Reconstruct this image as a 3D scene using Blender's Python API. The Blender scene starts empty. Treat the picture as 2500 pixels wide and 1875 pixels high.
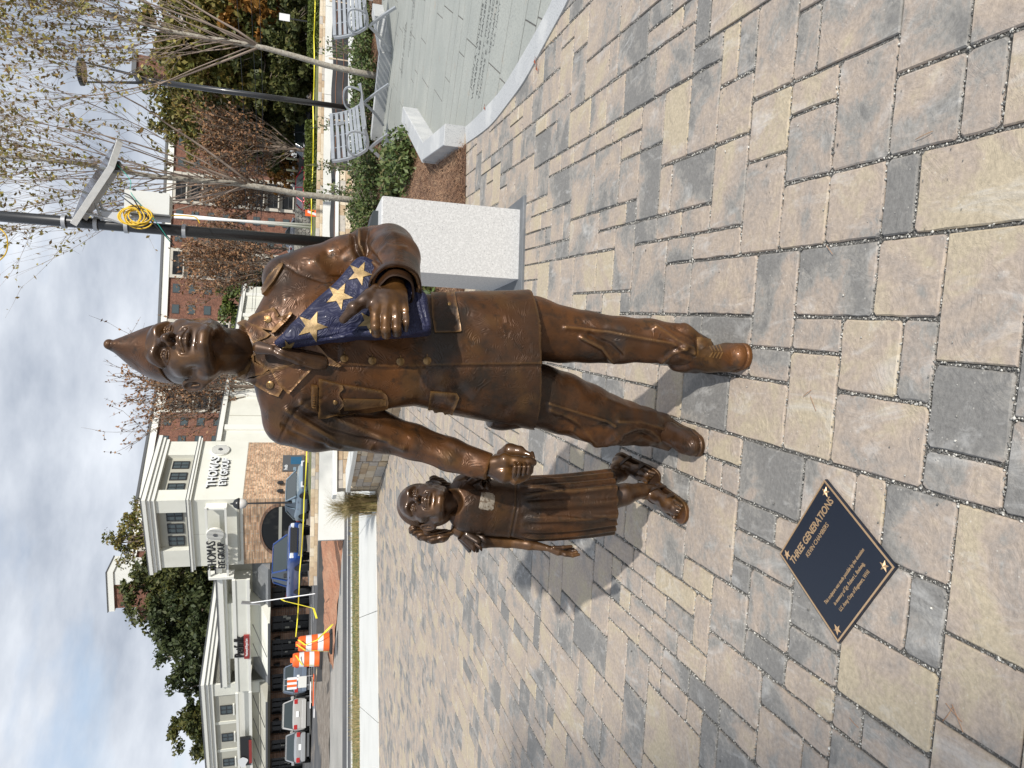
import bpy, bmesh, math, random
import numpy as np
from mathutils import Vector, Matrix
from mathutils.bvhtree import BVHTree
from mathutils.geometry import delaunay_2d_cdt, tessellate_polygon
SC = bpy.context.scene
COL = SC.collection
rnd = random.Random(7)
PI = math.pi
# ------------------------------------------------------------ camera (portrait picture stored lying on its side)
F, T, R, H = 1733.0, math.radians(16.94), 0.0256, 1.5
cR, sR = math.cos(R), math.sin(R)
FW = np.array([0, math.cos(T), -math.sin(T)]); UPV = np.array([0, math.sin(T), math.cos(T)]); RT = np.array([1.0, 0, 0])
XP = RT*cR + UPV*sR; YP = -RT*sR + UPV*cR
cam = bpy.data.cameras.new('camera'); cob = bpy.data.objects.new('camera', cam); COL.objects.link(cob)
cam.sensor_width = 36; cam.sensor_fit = 'HORIZONTAL'; cam.lens = F/2500*36; cam.clip_start = .05; cam.clip_end = 3000
cob.matrix_world = Matrix((tuple(-YP)+(0,), tuple(XP)+(0,), tuple(-FW)+(H,), (0, 0, 0, 1))).transposed() if False else \
    Matrix(((-YP[0], XP[0], -FW[0], 0), (-YP[1], XP[1], -FW[1], 0), (-YP[2], XP[2], -FW[2], H), (0, 0, 0, 1)))
SC.camera = cob
EYE = np.array([0, 0, H])
def ray(x, y):
    u, v = 1875-y, x
    return XP*(u-937.5)/F - YP*(v-1250)/F + FW
def gnd(x, y, z=0.0):
    d = ray(x, y); return d*((z-H)/d[2]) + EYE
def atY(x, y, Y):
    d = ray(x, y); return d*(Y/d[1]) + EYE
def mpp(Y, z=1.0):      # metres per photo pixel at a place
    return (Y*math.cos(T)-(z-H)*math.sin(T))/F
# ------------------------------------------------------------ light
SUN = np.array([.426, -.682, .595]); SUN /= np.linalg.norm(SUN)
EL = math.asin(SUN[2]); AZ = math.atan2(SUN[0], SUN[1])
w = bpy.data.worlds.new('World'); SC.world = w; w.use_nodes = True
nt = w.node_tree; nt.nodes.clear()
def N(nt, typ, **kw):
    n = nt.nodes.new(typ)
    for k, v in kw.items():
        if k == 'inp':
            for a, b in v.items(): n.inputs[a].default_value = b
        else: setattr(n, k, v)
    return n
out = N(nt, 'ShaderNodeOutputWorld'); bg = N(nt, 'ShaderNodeBackground')
sky = N(nt, 'ShaderNodeTexSky', sky_type='NISHITA', sun_disc=False, sun_elevation=EL, sun_rotation=AZ, dust_density=1.0, air_density=1.0)
tc = N(nt, 'ShaderNodeTexCoord'); mp = N(nt, 'ShaderNodeMapping'); mp.inputs['Scale'].default_value = (1, 1, 3.2)
nz = N(nt, 'ShaderNodeTexNoise', inp={'Scale': 2.3, 'Detail': 7.0, 'Roughness': .52, 'Distortion': .15})
cr = N(nt, 'ShaderNodeValToRGB'); cr.color_ramp.elements[0].position = .26; cr.color_ramp.elements[1].position = .50
nz2 = N(nt, 'ShaderNodeTexNoise', inp={'Scale': 3.7, 'Detail': 6.0, 'Roughness': .55})
mp2 = N(nt, 'ShaderNodeMapping'); mp2.inputs['Scale'].default_value = (1, 1, 2.6); mp2.inputs['Location'].default_value = (3.3, 1.2, .4)
cr2 = N(nt, 'ShaderNodeValToRGB'); cr2.color_ramp.elements[0].position = .36; cr2.color_ramp.elements[1].position = .66
cr2.color_ramp.elements[0].color = (3.3, 3.7, 4.4, 1); cr2.color_ramp.elements[1].color = (6.6, 6.95, 7.5, 1)
mx = N(nt, 'ShaderNodeMix', data_type='RGBA')
L = nt.links.new
L(tc.outputs['Generated'], mp.inputs[0]); L(mp.outputs[0], nz.inputs['Vector']); L(nz.outputs['Fac'], cr.inputs[0])
L(tc.outputs['Generated'], mp2.inputs[0]); L(mp2.outputs[0], nz2.inputs['Vector']); L(nz2.outputs['Fac'], cr2.inputs[0])
L(cr.outputs[0], mx.inputs['Factor']); L(sky.outputs[0], mx.inputs['A']); L(cr2.outputs[0], mx.inputs['B'])
L(mx.outputs['Result'], bg.inputs[0]); L(bg.outputs[0], out.inputs[0]); bg.inputs[1].default_value = .112
sl = bpy.data.lights.new('sun', 'SUN'); sl.energy = 3.5; sl.angle = math.radians(1.1); sl.color = (1, .955, .89)
so = bpy.data.objects.new('sun', sl); COL.objects.link(so)
so.rotation_euler = Vector(SUN).to_track_quat('Z', 'Y').to_euler()
vs = SC.view_settings; vs.view_transform = 'Standard'; vs.look = 'None'; vs.exposure = 0.30; vs.gamma = 1; vs.use_curve_mapping = False
# ------------------------------------------------------------ materials
MATS = {}
def mat(name, col, rough=.6, metal=0.0, var=None, bump=None, spec=.5, coat=0, extra=None, trans=None, emit=None):
    """var: list of (scale, detail, colour2, lo, hi[, stretch]) mixed in turn; bump: list of (scale, strength, dist[, detail, stretch])"""
    m = bpy.data.materials.new(name); m.use_nodes = True; t = m.node_tree; b = t.nodes['Principled BSDF']; l = t.links.new
    b.inputs['Roughness'].default_value = rough; b.inputs['Metallic'].default_value = metal
    b.inputs['Specular IOR Level'].default_value = spec
    if coat: b.inputs['Coat Weight'].default_value = coat; b.inputs['Coat Roughness'].default_value = .12
    tc = N(t, 'ShaderNodeTexCoord'); c4 = lambda c: (*c, 1)
    cur = None
    rg = N(t, 'ShaderNodeRGB'); rg.outputs[0].default_value = c4(col); cur = rg.outputs[0]
    def coord(stretch):
        if not stretch: return tc.outputs['Object']
        mp = N(t, 'ShaderNodeMapping'); mp.inputs['Scale'].default_value = stretch; l(tc.outputs['Object'], mp.inputs[0]); return mp.outputs[0]
    for v in (var or []):
        n = N(t, 'ShaderNodeTexNoise', inp={'Scale': v[0], 'Detail': v[1], 'Roughness': .6}); l(coord(v[5] if len(v) > 5 else None), n.inputs['Vector'])
        r = N(t, 'ShaderNodeMapRange', inp={'From Min': v[3], 'From Max': v[4]}); l(n.outputs['Fac'], r.inputs['Value'])
        x = N(t, 'ShaderNodeMix', data_type='RGBA'); x.inputs['B'].default_value = c4(v[2]); l(r.outputs[0], x.inputs['Factor']); l(cur, x.inputs['A']); cur = x.outputs['Result']
    l(cur, b.inputs['Base Color'])
    nb = None
    for v in (bump or []):
        n = N(t, 'ShaderNodeTexNoise', inp={'Scale': v[0], 'Detail': v[3] if len(v) > 3 else 4.0, 'Roughness': .6}); l(coord(v[4] if len(v) > 4 else None), n.inputs['Vector'])
        bp = N(t, 'ShaderNodeBump', inp={'Strength': v[1], 'Distance': v[2]}); l(n.outputs['Fac'], bp.inputs['Height'])
        if nb: l(nb, bp.inputs['Normal'])
        nb = bp.outputs[0]
    if nb: l(nb, b.inputs['Normal'])
    if trans is not None: b.inputs['Transmission Weight'].default_value = trans
    if emit: b.inputs['Emission Color'].default_value = c4(emit[0]); b.inputs['Emission Strength'].default_value = emit[1]
    if extra: extra(t, b, tc, cur, nb)
    MATS[name] = m
    return m
# ------------------------------------------------------------ object helpers
def mesh(name, V, Fc, m=None, smooth=False, mats=None, mi=None):
    me = bpy.data.meshes.new(name)
    V = np.asarray(V, dtype=np.float32)
    if isinstance(Fc, np.ndarray) and len(Fc):
        k = Fc.shape[1]; n = len(Fc)
        me.vertices.add(len(V)); me.vertices.foreach_set('co', V.ravel())
        me.loops.add(n*k); me.loops.foreach_set('vertex_index', Fc.astype(np.int32).ravel())
        me.polygons.add(n); me.polygons.foreach_set('loop_start', np.arange(0, n*k, k, dtype=np.int32))
        me.polygons.foreach_set('loop_total', np.full(n, k, dtype=np.int32)); me.update(calc_edges=True); me.validate()
    else:
        me.from_pydata([tuple(map(float, v)) for v in V], [], [tuple(map(int, f)) for f in Fc]); me.update()
    for x in (mats or ([m] if m else [])): me.materials.append(x)
    if mi is not None: me.polygons.foreach_set('material_index', np.asarray(mi, dtype=np.int32))
    if smooth: me.polygons.foreach_set('use_smooth', np.ones(len(me.polygons), dtype=bool))
    return me
def link(name, me, parent=None, loc=None, rz=None):
    o = bpy.data.objects.new(name, me); COL.objects.link(o)
    if parent is not None: o.parent = parent
    if loc is not None: o.location = loc
    if rz is not None: o.rotation_euler = (0, 0, rz)
    return o
def tag(o, label=None, cat=None, group=None, kind=None):
    if label: o['label'] = label
    if cat: o['category'] = cat
    if group: o['group'] = group
    if kind: o['kind'] = kind
    return o
def thing(name, label, cat, loc=(0, 0, 0), rz=0, group=None, kind=None):
    return tag(link(name, None, None, loc, rz), label, cat, group, kind)
def copytree(o, parent=None):
    c = o.copy(); COL.objects.link(c)
    if parent is not None: c.parent = parent
    for ch in o.children: copytree(ch, c)
    return c
class MB:
    """collects simple solids into one mesh"""
    def __init__(s): s.v = []; s.f = []; s.m = []; s.cm = 0
    def add(s, V, Fc):
        n = len(s.v); s.v += [tuple(map(float, p)) for p in V]; s.f += [tuple(int(i)+n for i in f) for f in Fc]; s.m += [s.cm]*len(Fc); return s
    def box(s, c, d, rz=0, rot=None, taper=1.0):
        V = []
        for z in (-.5, .5):
            k = 1 if z < 0 else taper
            for x, y in ((-.5, -.5), (.5, -.5), (.5, .5), (-.5, .5)): V.append(Vector((x*d[0]*k, y*d[1]*k, z*d[2])))
        M = rot.to_matrix() if rot is not None and not isinstance(rot, Matrix) else (rot if rot is not None else Matrix.Rotation(rz, 3, 'Z'))
        V = [M @ p + Vector(c) for p in V]
        return s.add(V, [(3, 2, 1, 0), (4, 5, 6, 7), (0, 1, 5, 4), (1, 2, 6, 5), (2, 3, 7, 6), (3, 0, 4, 7)])
    def bbox(s, c, d, bev, rz=0):      # box with chamfered top edges
        x, y, z = d[0]/2, d[1]/2, d[2]/2; M = Matrix.Rotation(rz, 3, 'Z'); V = []
        for (k, zz) in ((0, -z), (0, z-bev), (bev, z)):
            for sx, sy in ((-1, -1), (1, -1), (1, 1), (-1, 1)): V.append(M @ Vector((sx*(x-k), sy*(y-k), zz)) + Vector(c))
        Fc = [(3, 2, 1, 0), (8, 9, 10, 11)]
        for r in (0, 4):
            for i in range(4): Fc.append((r+i, r+(i+1) % 4, r+4+(i+1) % 4, r+4+i))
        return s.add(V, Fc)
    def tube(s, pts, r, n=8, cap=True, flat=None):
        pts = [Vector(p) for p in pts]; k = len(pts); rr = r if hasattr(r, '__len__') else [r]*k; base = len(s.v); V = []; Fc = []
        up = Vector((0, 0, 1)); prev = None
        for i, p in enumerate(pts):
            d = (pts[min(i+1, k-1)]-pts[max(i-1, 0)])
            if d.length < 1e-9: d = Vector((0, 0, 1))
            d.normalize()
            if prev is None:
                a = d.cross(up)
                if a.length < .05: a = d.cross(Vector((1, 0, 0)))
            else:
                a = prev - d*prev.dot(d)
                if a.length < 1e-6: a = d.cross(up)
            a.normalize(); prev = a; b = d.cross(a)
            for j in range(n):
                th = 2*PI*j/n; V.append(p + a*math.cos(th)*rr[i] + b*math.sin(th)*rr[i]*(flat or 1))
        for i in range(k-1):
            for j in range(n): Fc.append((i*n+j, i*n+(j+1) % n, (i+1)*n+(j+1) % n, (i+1)*n+j))
        if cap: Fc.append(tuple(range(n))[::-1]); Fc.append(tuple((k-1)*n+j for j in range(n)))
        return s.add(V, Fc)
    def prism(s, poly, z0, z1, M=None, bev=0):
        n = len(poly); A = sum(poly[i][0]*poly[(i+1) % n][1]-poly[(i+1) % n][0]*poly[i][1] for i in range(n))
        if A < 0: poly = poly[::-1]
        V = [Vector((x, y, z0)) for x, y in poly] + [Vector((x, y, z1)) for x, y in poly]
        if M is not None: V = [M @ p for p in V]
        tris = tessellate_polygon([[Vector((x, y, 0)) for x, y in poly]])
        Fc = []
        for t in tris:
            a, b, c = [Vector(poly[i]) for i in t]
            if (b-a).cross(c-a) < 0: t = t[::-1]
            Fc.append(tuple(i+n for i in t)); Fc.append(tuple(t[::-1]))
        for i in range(n): Fc.append((i, (i+1) % n, n+(i+1) % n, n+i))
        return s.add(V, Fc)
    def quad(s, *p): return s.add(p, [tuple(range(len(p)))])
    def me(s, name, m=None, smooth=False, mats=None):
        return mesh(name, s.v, s.f, m, smooth, mats, s.m if mats else None)
    def build(s, name, m, parent=None, smooth=False, loc=None, rz=None):
        if isinstance(m, (list, tuple)): me = s.me(name, None, smooth, m)
        else: me = s.me(name, m, smooth)
        return link(name, me, parent, loc, rz)
    def lathe(s, prof, n=16, c=(0, 0, 0)):
        V = []; Fc = []; k = len(prof)
        for r, z in prof:
            for j in range(n): V.append((c[0]+r*math.cos(2*PI*j/n), c[1]+r*math.sin(2*PI*j/n), c[2]+z))
        for i in range(k-1):
            for j in range(n): Fc.append((i*n+j, i*n+(j+1) % n, (i+1)*n+(j+1) % n, (i+1)*n+j))
        Fc.append(tuple(range(n))[::-1]); Fc.append(tuple((k-1)*n+j for j in range(n)))
        return s.add(V, Fc)
def setsmooth(o, ang=40):
    me = o.data; me.polygons.foreach_set('use_smooth', np.ones(len(me.polygons), dtype=bool))
    try: me.set_sharp_from_angle(angle=math.radians(ang))
    except Exception: pass
    return o
def text_geo(txt, size, depth=.002, bold=False, align='CENTER', spacing=1.0):
    c = bpy.data.curves.new('t', 'FONT'); c.body = txt; c.size = size; c.extrude = depth; c.align_x = align; c.align_y = 'CENTER'
    c.space_character = spacing; c.resolution_u = 3
    if bold: c.offset = size*.018
    o = bpy.data.objects.new('t', c); COL.objects.link(o)
    dg = bpy.context.evaluated_depsgraph_get(); me = bpy.data.meshes.new_from_object(o.evaluated_get(dg))
    bpy.data.objects.remove(o); bpy.data.curves.remove(c)
    return me
def text_obj(name, txt, size, m, parent, M, depth=.002, bold=False, sx=1.0, align='CENTER', spacing=1.0):
    me = text_geo(txt, size, depth, bold, align, spacing); me.transform(M @ Matrix.Diagonal((sx, 1, 1, 1)))
    me.materials.clear(); me.materials.append(m); me.name = name
    return link(name, me, parent)
# ============================================================ GROUND
A0 = math.radians(-5.45); cA, sA = math.cos(A0), math.sin(A0)
def g2w(s, q): return (s*cA - q*sA, s*sA + q*cA)
def w2g(x, y): return (x*cA + y*sA, -x*sA + y*cA)
MOD, S0, Q0 = .1066, .055, 1.157
def paver_mat(t, b, tc, cur, nb):
    l = t.links.new
    at = N(t, 'ShaderNodeAttribute', attribute_name='tone'); at2 = N(t, 'ShaderNodeAttribute', attribute_name='seed')
    cm = N(t, 'ShaderNodeCombineXYZ'); l(at2.outputs['Fac'], cm.inputs[2])
    ad = N(t, 'ShaderNodeVectorMath', operation='ADD'); l(tc.outputs['Object'], ad.inputs[0]); l(cm.outputs[0], ad.inputs[1])
    n1 = N(t, 'ShaderNodeTexNoise', inp={'Scale': 3.4, 'Detail': 3.0, 'Roughness': .55, 'Distortion': .7}); l(ad.outputs[0], n1.inputs['Vector'])
    m1 = N(t, 'ShaderNodeMath', operation='MULTIPLY_ADD'); m1.inputs[1].default_value = 2.0; m1.inputs[2].default_value = -1.0; l(n1.outputs['Fac'], m1.inputs[0])
    nq = N(t, 'ShaderNodeTexNoise', inp={'Scale': 13.0, 'Detail': 5.0, 'Roughness': .7, 'Distortion': 1.5}); l(ad.outputs[0], nq.inputs['Vector'])
    mq = N(t, 'ShaderNodeMath', operation='MULTIPLY_ADD'); mq.inputs[1].default_value = .9; l(nq.outputs['Fac'], mq.inputs[0]); l(m1.outputs[0], mq.inputs[2])
    ms = N(t, 'ShaderNodeMath', operation='SUBTRACT'); l(mq.outputs[0], ms.inputs[0]); ms.inputs[1].default_value = .45
    m2 = N(t, 'ShaderNodeMath', operation='ADD'); l(ms.outputs[0], m2.inputs[0]); l(at.outputs['Fac'], m2.inputs[1])
    cr = N(t, 'ShaderNodeValToRGB'); e = cr.color_ramp.elements
    e[0].position = .12; e[0].color = (.215, .208, .195, 1); e[1].position = .95; e[1].color = (.465, .395, .285, 1)
    for p, c in ((.3, (.295, .28, .255, 1)), (.46, (.37, .315, .268, 1)), (.68, (.43, .355, .285, 1))):
        x = e.new(p); x.color = c
    l(m2.outputs[0], cr.inputs[0])
    # fine pits and pale lime bloom
    n2 = N(t, 'ShaderNodeTexNoise', inp={'Scale': 70.0, 'Detail': 4.0, 'Roughness': .7}); l(tc.outputs['Object'], n2.inputs['Vector'])
    r2 = N(t, 'ShaderNodeMapRange', inp={'From Min': .3, 'From Max': .72, 'To Min': .80, 'To Max': 1.18}); l(n2.outputs['Fac'], r2.inputs['Value'])
    hs = N(t, 'ShaderNodeVectorMath', operation='SCALE'); l(cr.outputs[0], hs.inputs[0]); l(r2.outputs[0], hs.inputs['Scale'])
    n3 = N(t, 'ShaderNodeTexNoise', inp={'Scale': 5.5, 'Detail': 6.0, 'Roughness': .68, 'Distortion': 1.1}); mp = N(t, 'ShaderNodeMapping'); mp.inputs['Scale'].default_value = (1.7, .8, 1); mp.inputs['Rotation'].default_value = (0, 0, .5)
    l(ad.outputs[0], mp.inputs[0]); l(mp.outputs[0], n3.inputs['Vector'])
    r3 = N(t, 'ShaderNodeMapRange', inp={'From Min': .55, 'From Max': .78, 'To Max': .55}); l(n3.outputs['Fac'], r3.inputs['Value'])
    mx = N(t, 'ShaderNodeMix', data_type='RGBA'); mx.inputs['B'].default_value = (.66, .65, .62, 1); l(r3.outputs[0], mx.inputs['Factor']); l(hs.outputs[0], mx.inputs['A'])
    # sparse pale grit chips
    v = N(t, 'ShaderNodeTexVoronoi', inp={'Scale': 55.0}); l(tc.outputs['Object'], v.inputs['Vector'])
    r4 = N(t, 'ShaderNodeMapRange', inp={'From Min': .16, 'From Max': .08, 'To Max': .55}); l(v.outputs['Distance'], r4.inputs['Value'])
    n5 = N(t, 'ShaderNodeTexNoise', inp={'Scale': 23.0}); l(tc.outputs['Object'], n5.inputs['Vector'])
    r5 = N(t, 'ShaderNodeMapRange', inp={'From Min': .5, 'From Max': .6}); l(n5.outputs['Fac'], r5.inputs['Value'])
    mu = N(t, 'ShaderNodeMath', operation='MULTIPLY'); l(r4.outputs[0], mu.inputs[0]); l(r5.outputs[0], mu.inputs[1])
    mx2 = N(t, 'ShaderNodeMix', data_type='RGBA'); mx2.inputs['B'].default_value = (.62, .59, .52, 1); l(mu.outputs[0], mx2.inputs['Factor']); l(mx.outputs['Result'], mx2.inputs['A'])
    l(mx2.outputs['Result'], b.inputs['Base Color'])
    # slate-like relief
    w1 = N(t, 'ShaderNodeTexNoise', inp={'Scale': 9.0, 'Detail': 6.0, 'Roughness': .62, 'Distortion': 1.6}); l(ad.outputs[0], w1.inputs['Vector'])
    b1 = N(t, 'ShaderNodeBump', inp={'Strength': .55, 'Distance': .012}); l(w1.outputs['Fac'], b1.inputs['Height'])
    b2 = N(t, 'ShaderNodeBump', inp={'Strength': .5, 'Distance': .0022}); l(n2.outputs['Fac'], b2.inputs['Height']); l(b1.outputs[0], b2.inputs['Normal'])
    l(b2.outputs[0], b.inputs['Normal'])
M_pav = mat('paver_stone', (.4, .35, .3), rough=.83, spec=.35, extra=paver_mat)
M_bed = mat('joint_grit', (.13, .125, .115), .95, var=[(160, 3, (.42, .41, .38), .52, .66)], bump=[(220, 1, .01)])
M_conc = mat('pale_concrete', (.68, .68, .64), .85, var=[(1.2, 5, (.60, .60, .56), .45, .75), (30, 3, (.66, .66, .61), .5, .8)], bump=[(90, .25, .003)])
M_asph = mat('asphalt', (.065, .066, .068), .9, var=[(.35, 4, (.13, .125, .12), .45, .7), (60, 3, (.16, .16, .15), .6, .75)], bump=[(120, .4, .004)])
M_dust = mat('dusty_asphalt', (.33, .32, .29), .92, var=[(.5, 5, (.44, .42, .38), .42, .7), (40, 3, (.15, .145, .135), .55, .75)], bump=[(60, .5, .01)])
M_clay = mat('red_clay', (.42, .20, .115), .95, var=[(1.5, 6, (.50, .29, .18), .4, .7), (8, 5, (.27, .13, .075), .55, .75)], bump=[(4, 1, .12), (25, .8, .02)])
M_dirt = mat('gravelly_dirt', (.20, .165, .13), .95, var=[(3, 6, (.34, .30, .25), .42, .68), (30, 4, (.11, .09, .07), .5, .7)], bump=[(12, 1, .05), (60, .7, .01)])
M_soil = mat('bare_soil', (.13, .09, .06), .95, var=[(3, 5, (.22, .16, .10), .4, .7)], bump=[(20, 1, .02)])
M_lawn = mat('short_grass', (.085, .12, .03), .9, var=[(2, 5, (.26, .23, .09), .42, .62), (25, 4, (.04, .06, .015), .5, .75)], bump=[(60, 1, .02)])
M_mark = mat('road_paint', (.78, .78, .74), .7, var=[(9, 5, (.45, .45, .43), .5, .75)])

# explicit pavers near the lens (grid cells), the rest laid by chance
EXP = [(0,2,4,7),(0,2,2,4),(-1,2,0,2),(-1,2,7,9),(-1,0,5,7),(-2,0,3,5),(-2,0,2,3),(-3,-1,0,2),(-4,-2,2,5),(-4,-1,5,7),(-2,-1,7,9),(-4,-2,7,10),(-4,-3,0,2),
 (-6,-4,1,3),(-7,-4,-1,1),(-8,-6,1,2),(-8,-6,2,4),(-10,-8,1,4),(-9,-7,-1,1),(-11,-9,-1,1),(-10,-9,4,6),(-9,-7,4,6),(-10,-8,6,8),(-6,-4,3,4),(-6,-4,4,6),
 (4,7,4,6),(6,7,6,8),(4,6,6,8),(5,7,8,10),(2,5,8,10),(2,4,6,8),(2,4,4,6),(2,4,3,4),(2,4,0,3),(4,6,2,4),(4,6,1,2),(4,6,-1,1),(6,9,2,4),(7,9,4,7),(7,9,7,8),(7,10,8,10),
 (4,6,12,15),(4,6,15,16),(4,7,16,18),(5,7,18,20),(-2,0,-2,0),(0,2,-2,0),(2,4,-3,0),(-4,-2,-3,0)]
TONE = {(0,2,4,7):.36,(0,2,2,4):.62,(-1,2,0,2):.72,(-1,2,7,9):.26,(-1,0,5,7):.46,(-2,0,3,5):.66,(-2,0,2,3):.38,(-3,-1,0,2):.2,(-4,-2,2,5):.72,(-4,-1,5,7):.74,(-2,-1,7,9):.55,(-4,-2,7,10):.6,
 (-4,-3,0,2):.42,(-6,-4,1,3):.3,(-7,-4,-1,1):.66,(-8,-6,1,2):.28,(-8,-6,2,4):.46,(-10,-8,1,4):.72,(4,7,4,6):.62,(6,7,6,8):.78,(4,6,6,8):.48,(5,7,8,10):.86,(2,5,8,10):.66,(2,4,6,8):.6,
 (2,4,4,6):.42,(2,4,3,4):.2,(2,4,0,3):.82,(4,6,2,4):.58,(4,6,1,2):.5,(6,9,2,4):.5,(7,9,4,7):.52,(4,6,12,15):.24,(4,7,16,18):.2,(-9,-7,-1,1):.55}
IR, JR = (-125, 52), (-8, 142)
occ = {}; PAV = []
def put(r, expl=False):
    for i in range(r[0], r[1]):
        for j in range(r[2], r[3]): occ[(i, j)] = 1
    PAV.append(r)
for r in EXP:
    if not any((i, j) in occ for i in range(r[0], r[1]) for j in range(r[2], r[3])): put(r)
SZ = [(2,2)]*5+[(2,3)]*5+[(2,1)]*2+[(3,2)]*4+[(1,2)]*3+[(2,4)]*2+[(3,3)]+[(3,4)]+[(1,1)]+[(1,3)]
ARC_C = None
# arc edging of the round court: circle through three kerb points
def circ(a, b, c):
    ax, ay = a; bx, by = b; cx, cy = c; d = 2*(ax*(by-cy)+bx*(cy-ay)+cx*(ay-by))
    ux = ((ax*ax+ay*ay)*(by-cy)+(bx*bx+by*by)*(cy-ay)+(cx*cx+cy*cy)*(ay-by))/d
    uy = ((ax*ax+ay*ay)*(cx-bx)+(bx*bx+by*by)*(ax-cx)+(cx*cx+cy*cy)*(bx-ax))/d
    return ux, uy, math.hypot(ax-ux, ay-uy)
k1, k2, k3 = gnd(1142, 350)[:2], gnd(1285, 195)[:2], gnd(1391, 0)[:2]
ACX, ACY, AR = circ(k1, k2, k3)
def inplaza(x, y):
    if math.hypot(x-ACX, y-ACY) < AR-.12 : return False
    # far sidewalk line
    a, b = gnd(919, 1300), gnd(926, 1875); t = (x-a[0])/(b[0]-a[0]); 
    if y > a[1]+(b[1]-a[1])*t + .1: return False
    # mulch bed lies right of the edge from (1137,350) to behind the pedestal
    e0, e1 = gnd(1137, 352), gnd(1137, 560)
    if x > .55 and y > 6.55+ (x-1.69)*(e0[1]-e1[1])/(e0[0]-e1[0]) + .1: return False
    return True
for j in range(*JR):
    for i in range(*IR):
        if (i, j) in occ: continue
        x, y = g2w(S0+MOD*(i+.5), Q0+MOD*(j+.5))
        if not inplaza(x, y) or abs(x) > .6+.62*max(y, .5): continue
        rnd.shuffle(SZ)
        for a, b in SZ+[(1, 1)]:
            if all((i+p, j+q) not in occ for p in range(a) for q in range(b)): put((i, i+a, j, j+b)); break
def paver_geo(r, fine):
    i0, i1, j0, j1 = r; g, h = .0035, .0055
    s0, s1, q0, q1 = S0+MOD*i0+h, S0+MOD*i1-h, Q0+MOD*j0+g, Q0+MOD*j1-g
    cs, cq = (s0+s1)/2, (q0+q1)/2; zt = rnd.uniform(-.0012, .0012)
    ring = []
    c = .009
    def edge(a, b):
        n = max(1, int(round(math.dist(a, b)/.045))) if fine else 1
        return [(a[0]+(b[0]-a[0])*k/n, a[1]+(b[1]-a[1])*k/n) for k in range(n)]
    P = [(s0+c, q0), (s1-c, q0), (s1, q0+c), (s1, q1-c), (s1-c, q1), (s0+c, q1), (s0, q1-c), (s0, q0+c)] if fine else [(s0, q0), (s1, q0), (s1, q1), (s0, q1)]
    for k in range(len(P)):
        a, b = P[k], P[(k+1) % len(P)]; ring += edge(a, b) if math.dist(a, b) > .03 else [a]
    jt = .0016 if fine else .0008
    ring = [(x+rnd.uniform(-jt, jt), y+rnd.uniform(-jt, jt)) for x, y in ring]
    n = len(ring); V = []
    for ins, z in ((0, -.03), (0, -.0045), (.004, zt)):
        for x, y in ring:
            dx, dy = cs-x, cq-y; d = math.hypot(dx, dy) or 1
            wx, wy = g2w(x+dx/d*ins*1.2, y+dy/d*ins*1.2); V.append((wx, wy, z + (rnd.uniform(-.0008, .0006) if ins and fine else 0)))
    Fc = []
    for q in (0, n):
        for k in range(n): Fc.append((q+k, q+(k+1) % n, q+n+(k+1) % n, q+n+k))
    if fine:
        wx, wy = g2w(cs, cq); V.append((wx, wy, zt+.0004)); 
        for k in range(n): Fc.append((2*n+k, 2*n+(k+1) % n, 3*n))
    else: Fc.append(tuple(2*n+k for k in range(n)))
    return V, Fc
def paver_tone(r):
    if r in TONE: return TONE[r]
    x, y = g2w(S0+MOD*(r[0]+r[1])/2, Q0+MOD*(r[2]+r[3])/2)
    near = max(0, min(1, (5-math.hypot(x, y))/3.5))
    t = rnd.choice([.2, .3, .5, .5, .6, .6, .72, .8]) + rnd.uniform(-.07, .07)
    return t - .10*near
def area(r):
    x, y = g2w(S0+MOD*(r[0]+r[1])/2, Q0+MOD*(r[2]+r[3])/2)
    a = (r[1]-r[0])*(r[3]-r[2])
    u = x/max(y, .3)
    vis = 1 if (y > 1.25 and abs(u) < .62) else .02
    return a*vis/(y*y+1)**1.5
PAV.sort(key=area, reverse=True)
plaza = thing('paved_plaza', None, None, kind='structure')
def attrs(me, tones, seeds, counts):
    for nm, arr in (('tone', tones), ('seed', seeds)):
        a = me.attributes.new(nm, 'FLOAT', 'FACE'); a.data.foreach_set('value', np.repeat(np.array(arr, dtype=np.float32), counts))
for k, r in enumerate(PAV[:296]):
    V, Fc = paver_geo(r, True); me = mesh('paver', V, Fc, M_pav); attrs(me, [paver_tone(r)], [rnd.uniform(0, 40)], [len(Fc)]); link('paver', me, plaza)
V = []; Fc = []; tn = []; sd = []; ct = []
for r in PAV[296:]:
    v, f = paver_geo(r, False); n = len(V); V += v; Fc += [tuple(i+n for i in q) for q in f]; tn.append(paver_tone(r)); sd.append(rnd.uniform(0, 40)); ct.append(len(f))
me = mesh('paver_field', V, Fc, M_pav); attrs(me, tn, sd, ct); tag(link('paver_field', me, plaza), kind='stuff')
# one big terrain sheet, lower than everything, and the joint bed
mb = MB(); mb.quad((-700, -300, -.35), (700, -300, -.35), (700, 900, -.35), (-700, 900, -.35)); tag(mb.build('terrain', M_soil), kind='structure')
mb = MB(); mb.quad((-14, -3, -.008), (7, -3, -.008), (7, 14.5, -.008), (-14, 14.5, -.008)); mb.build('joint_bed', M_bed, plaza)
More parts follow.
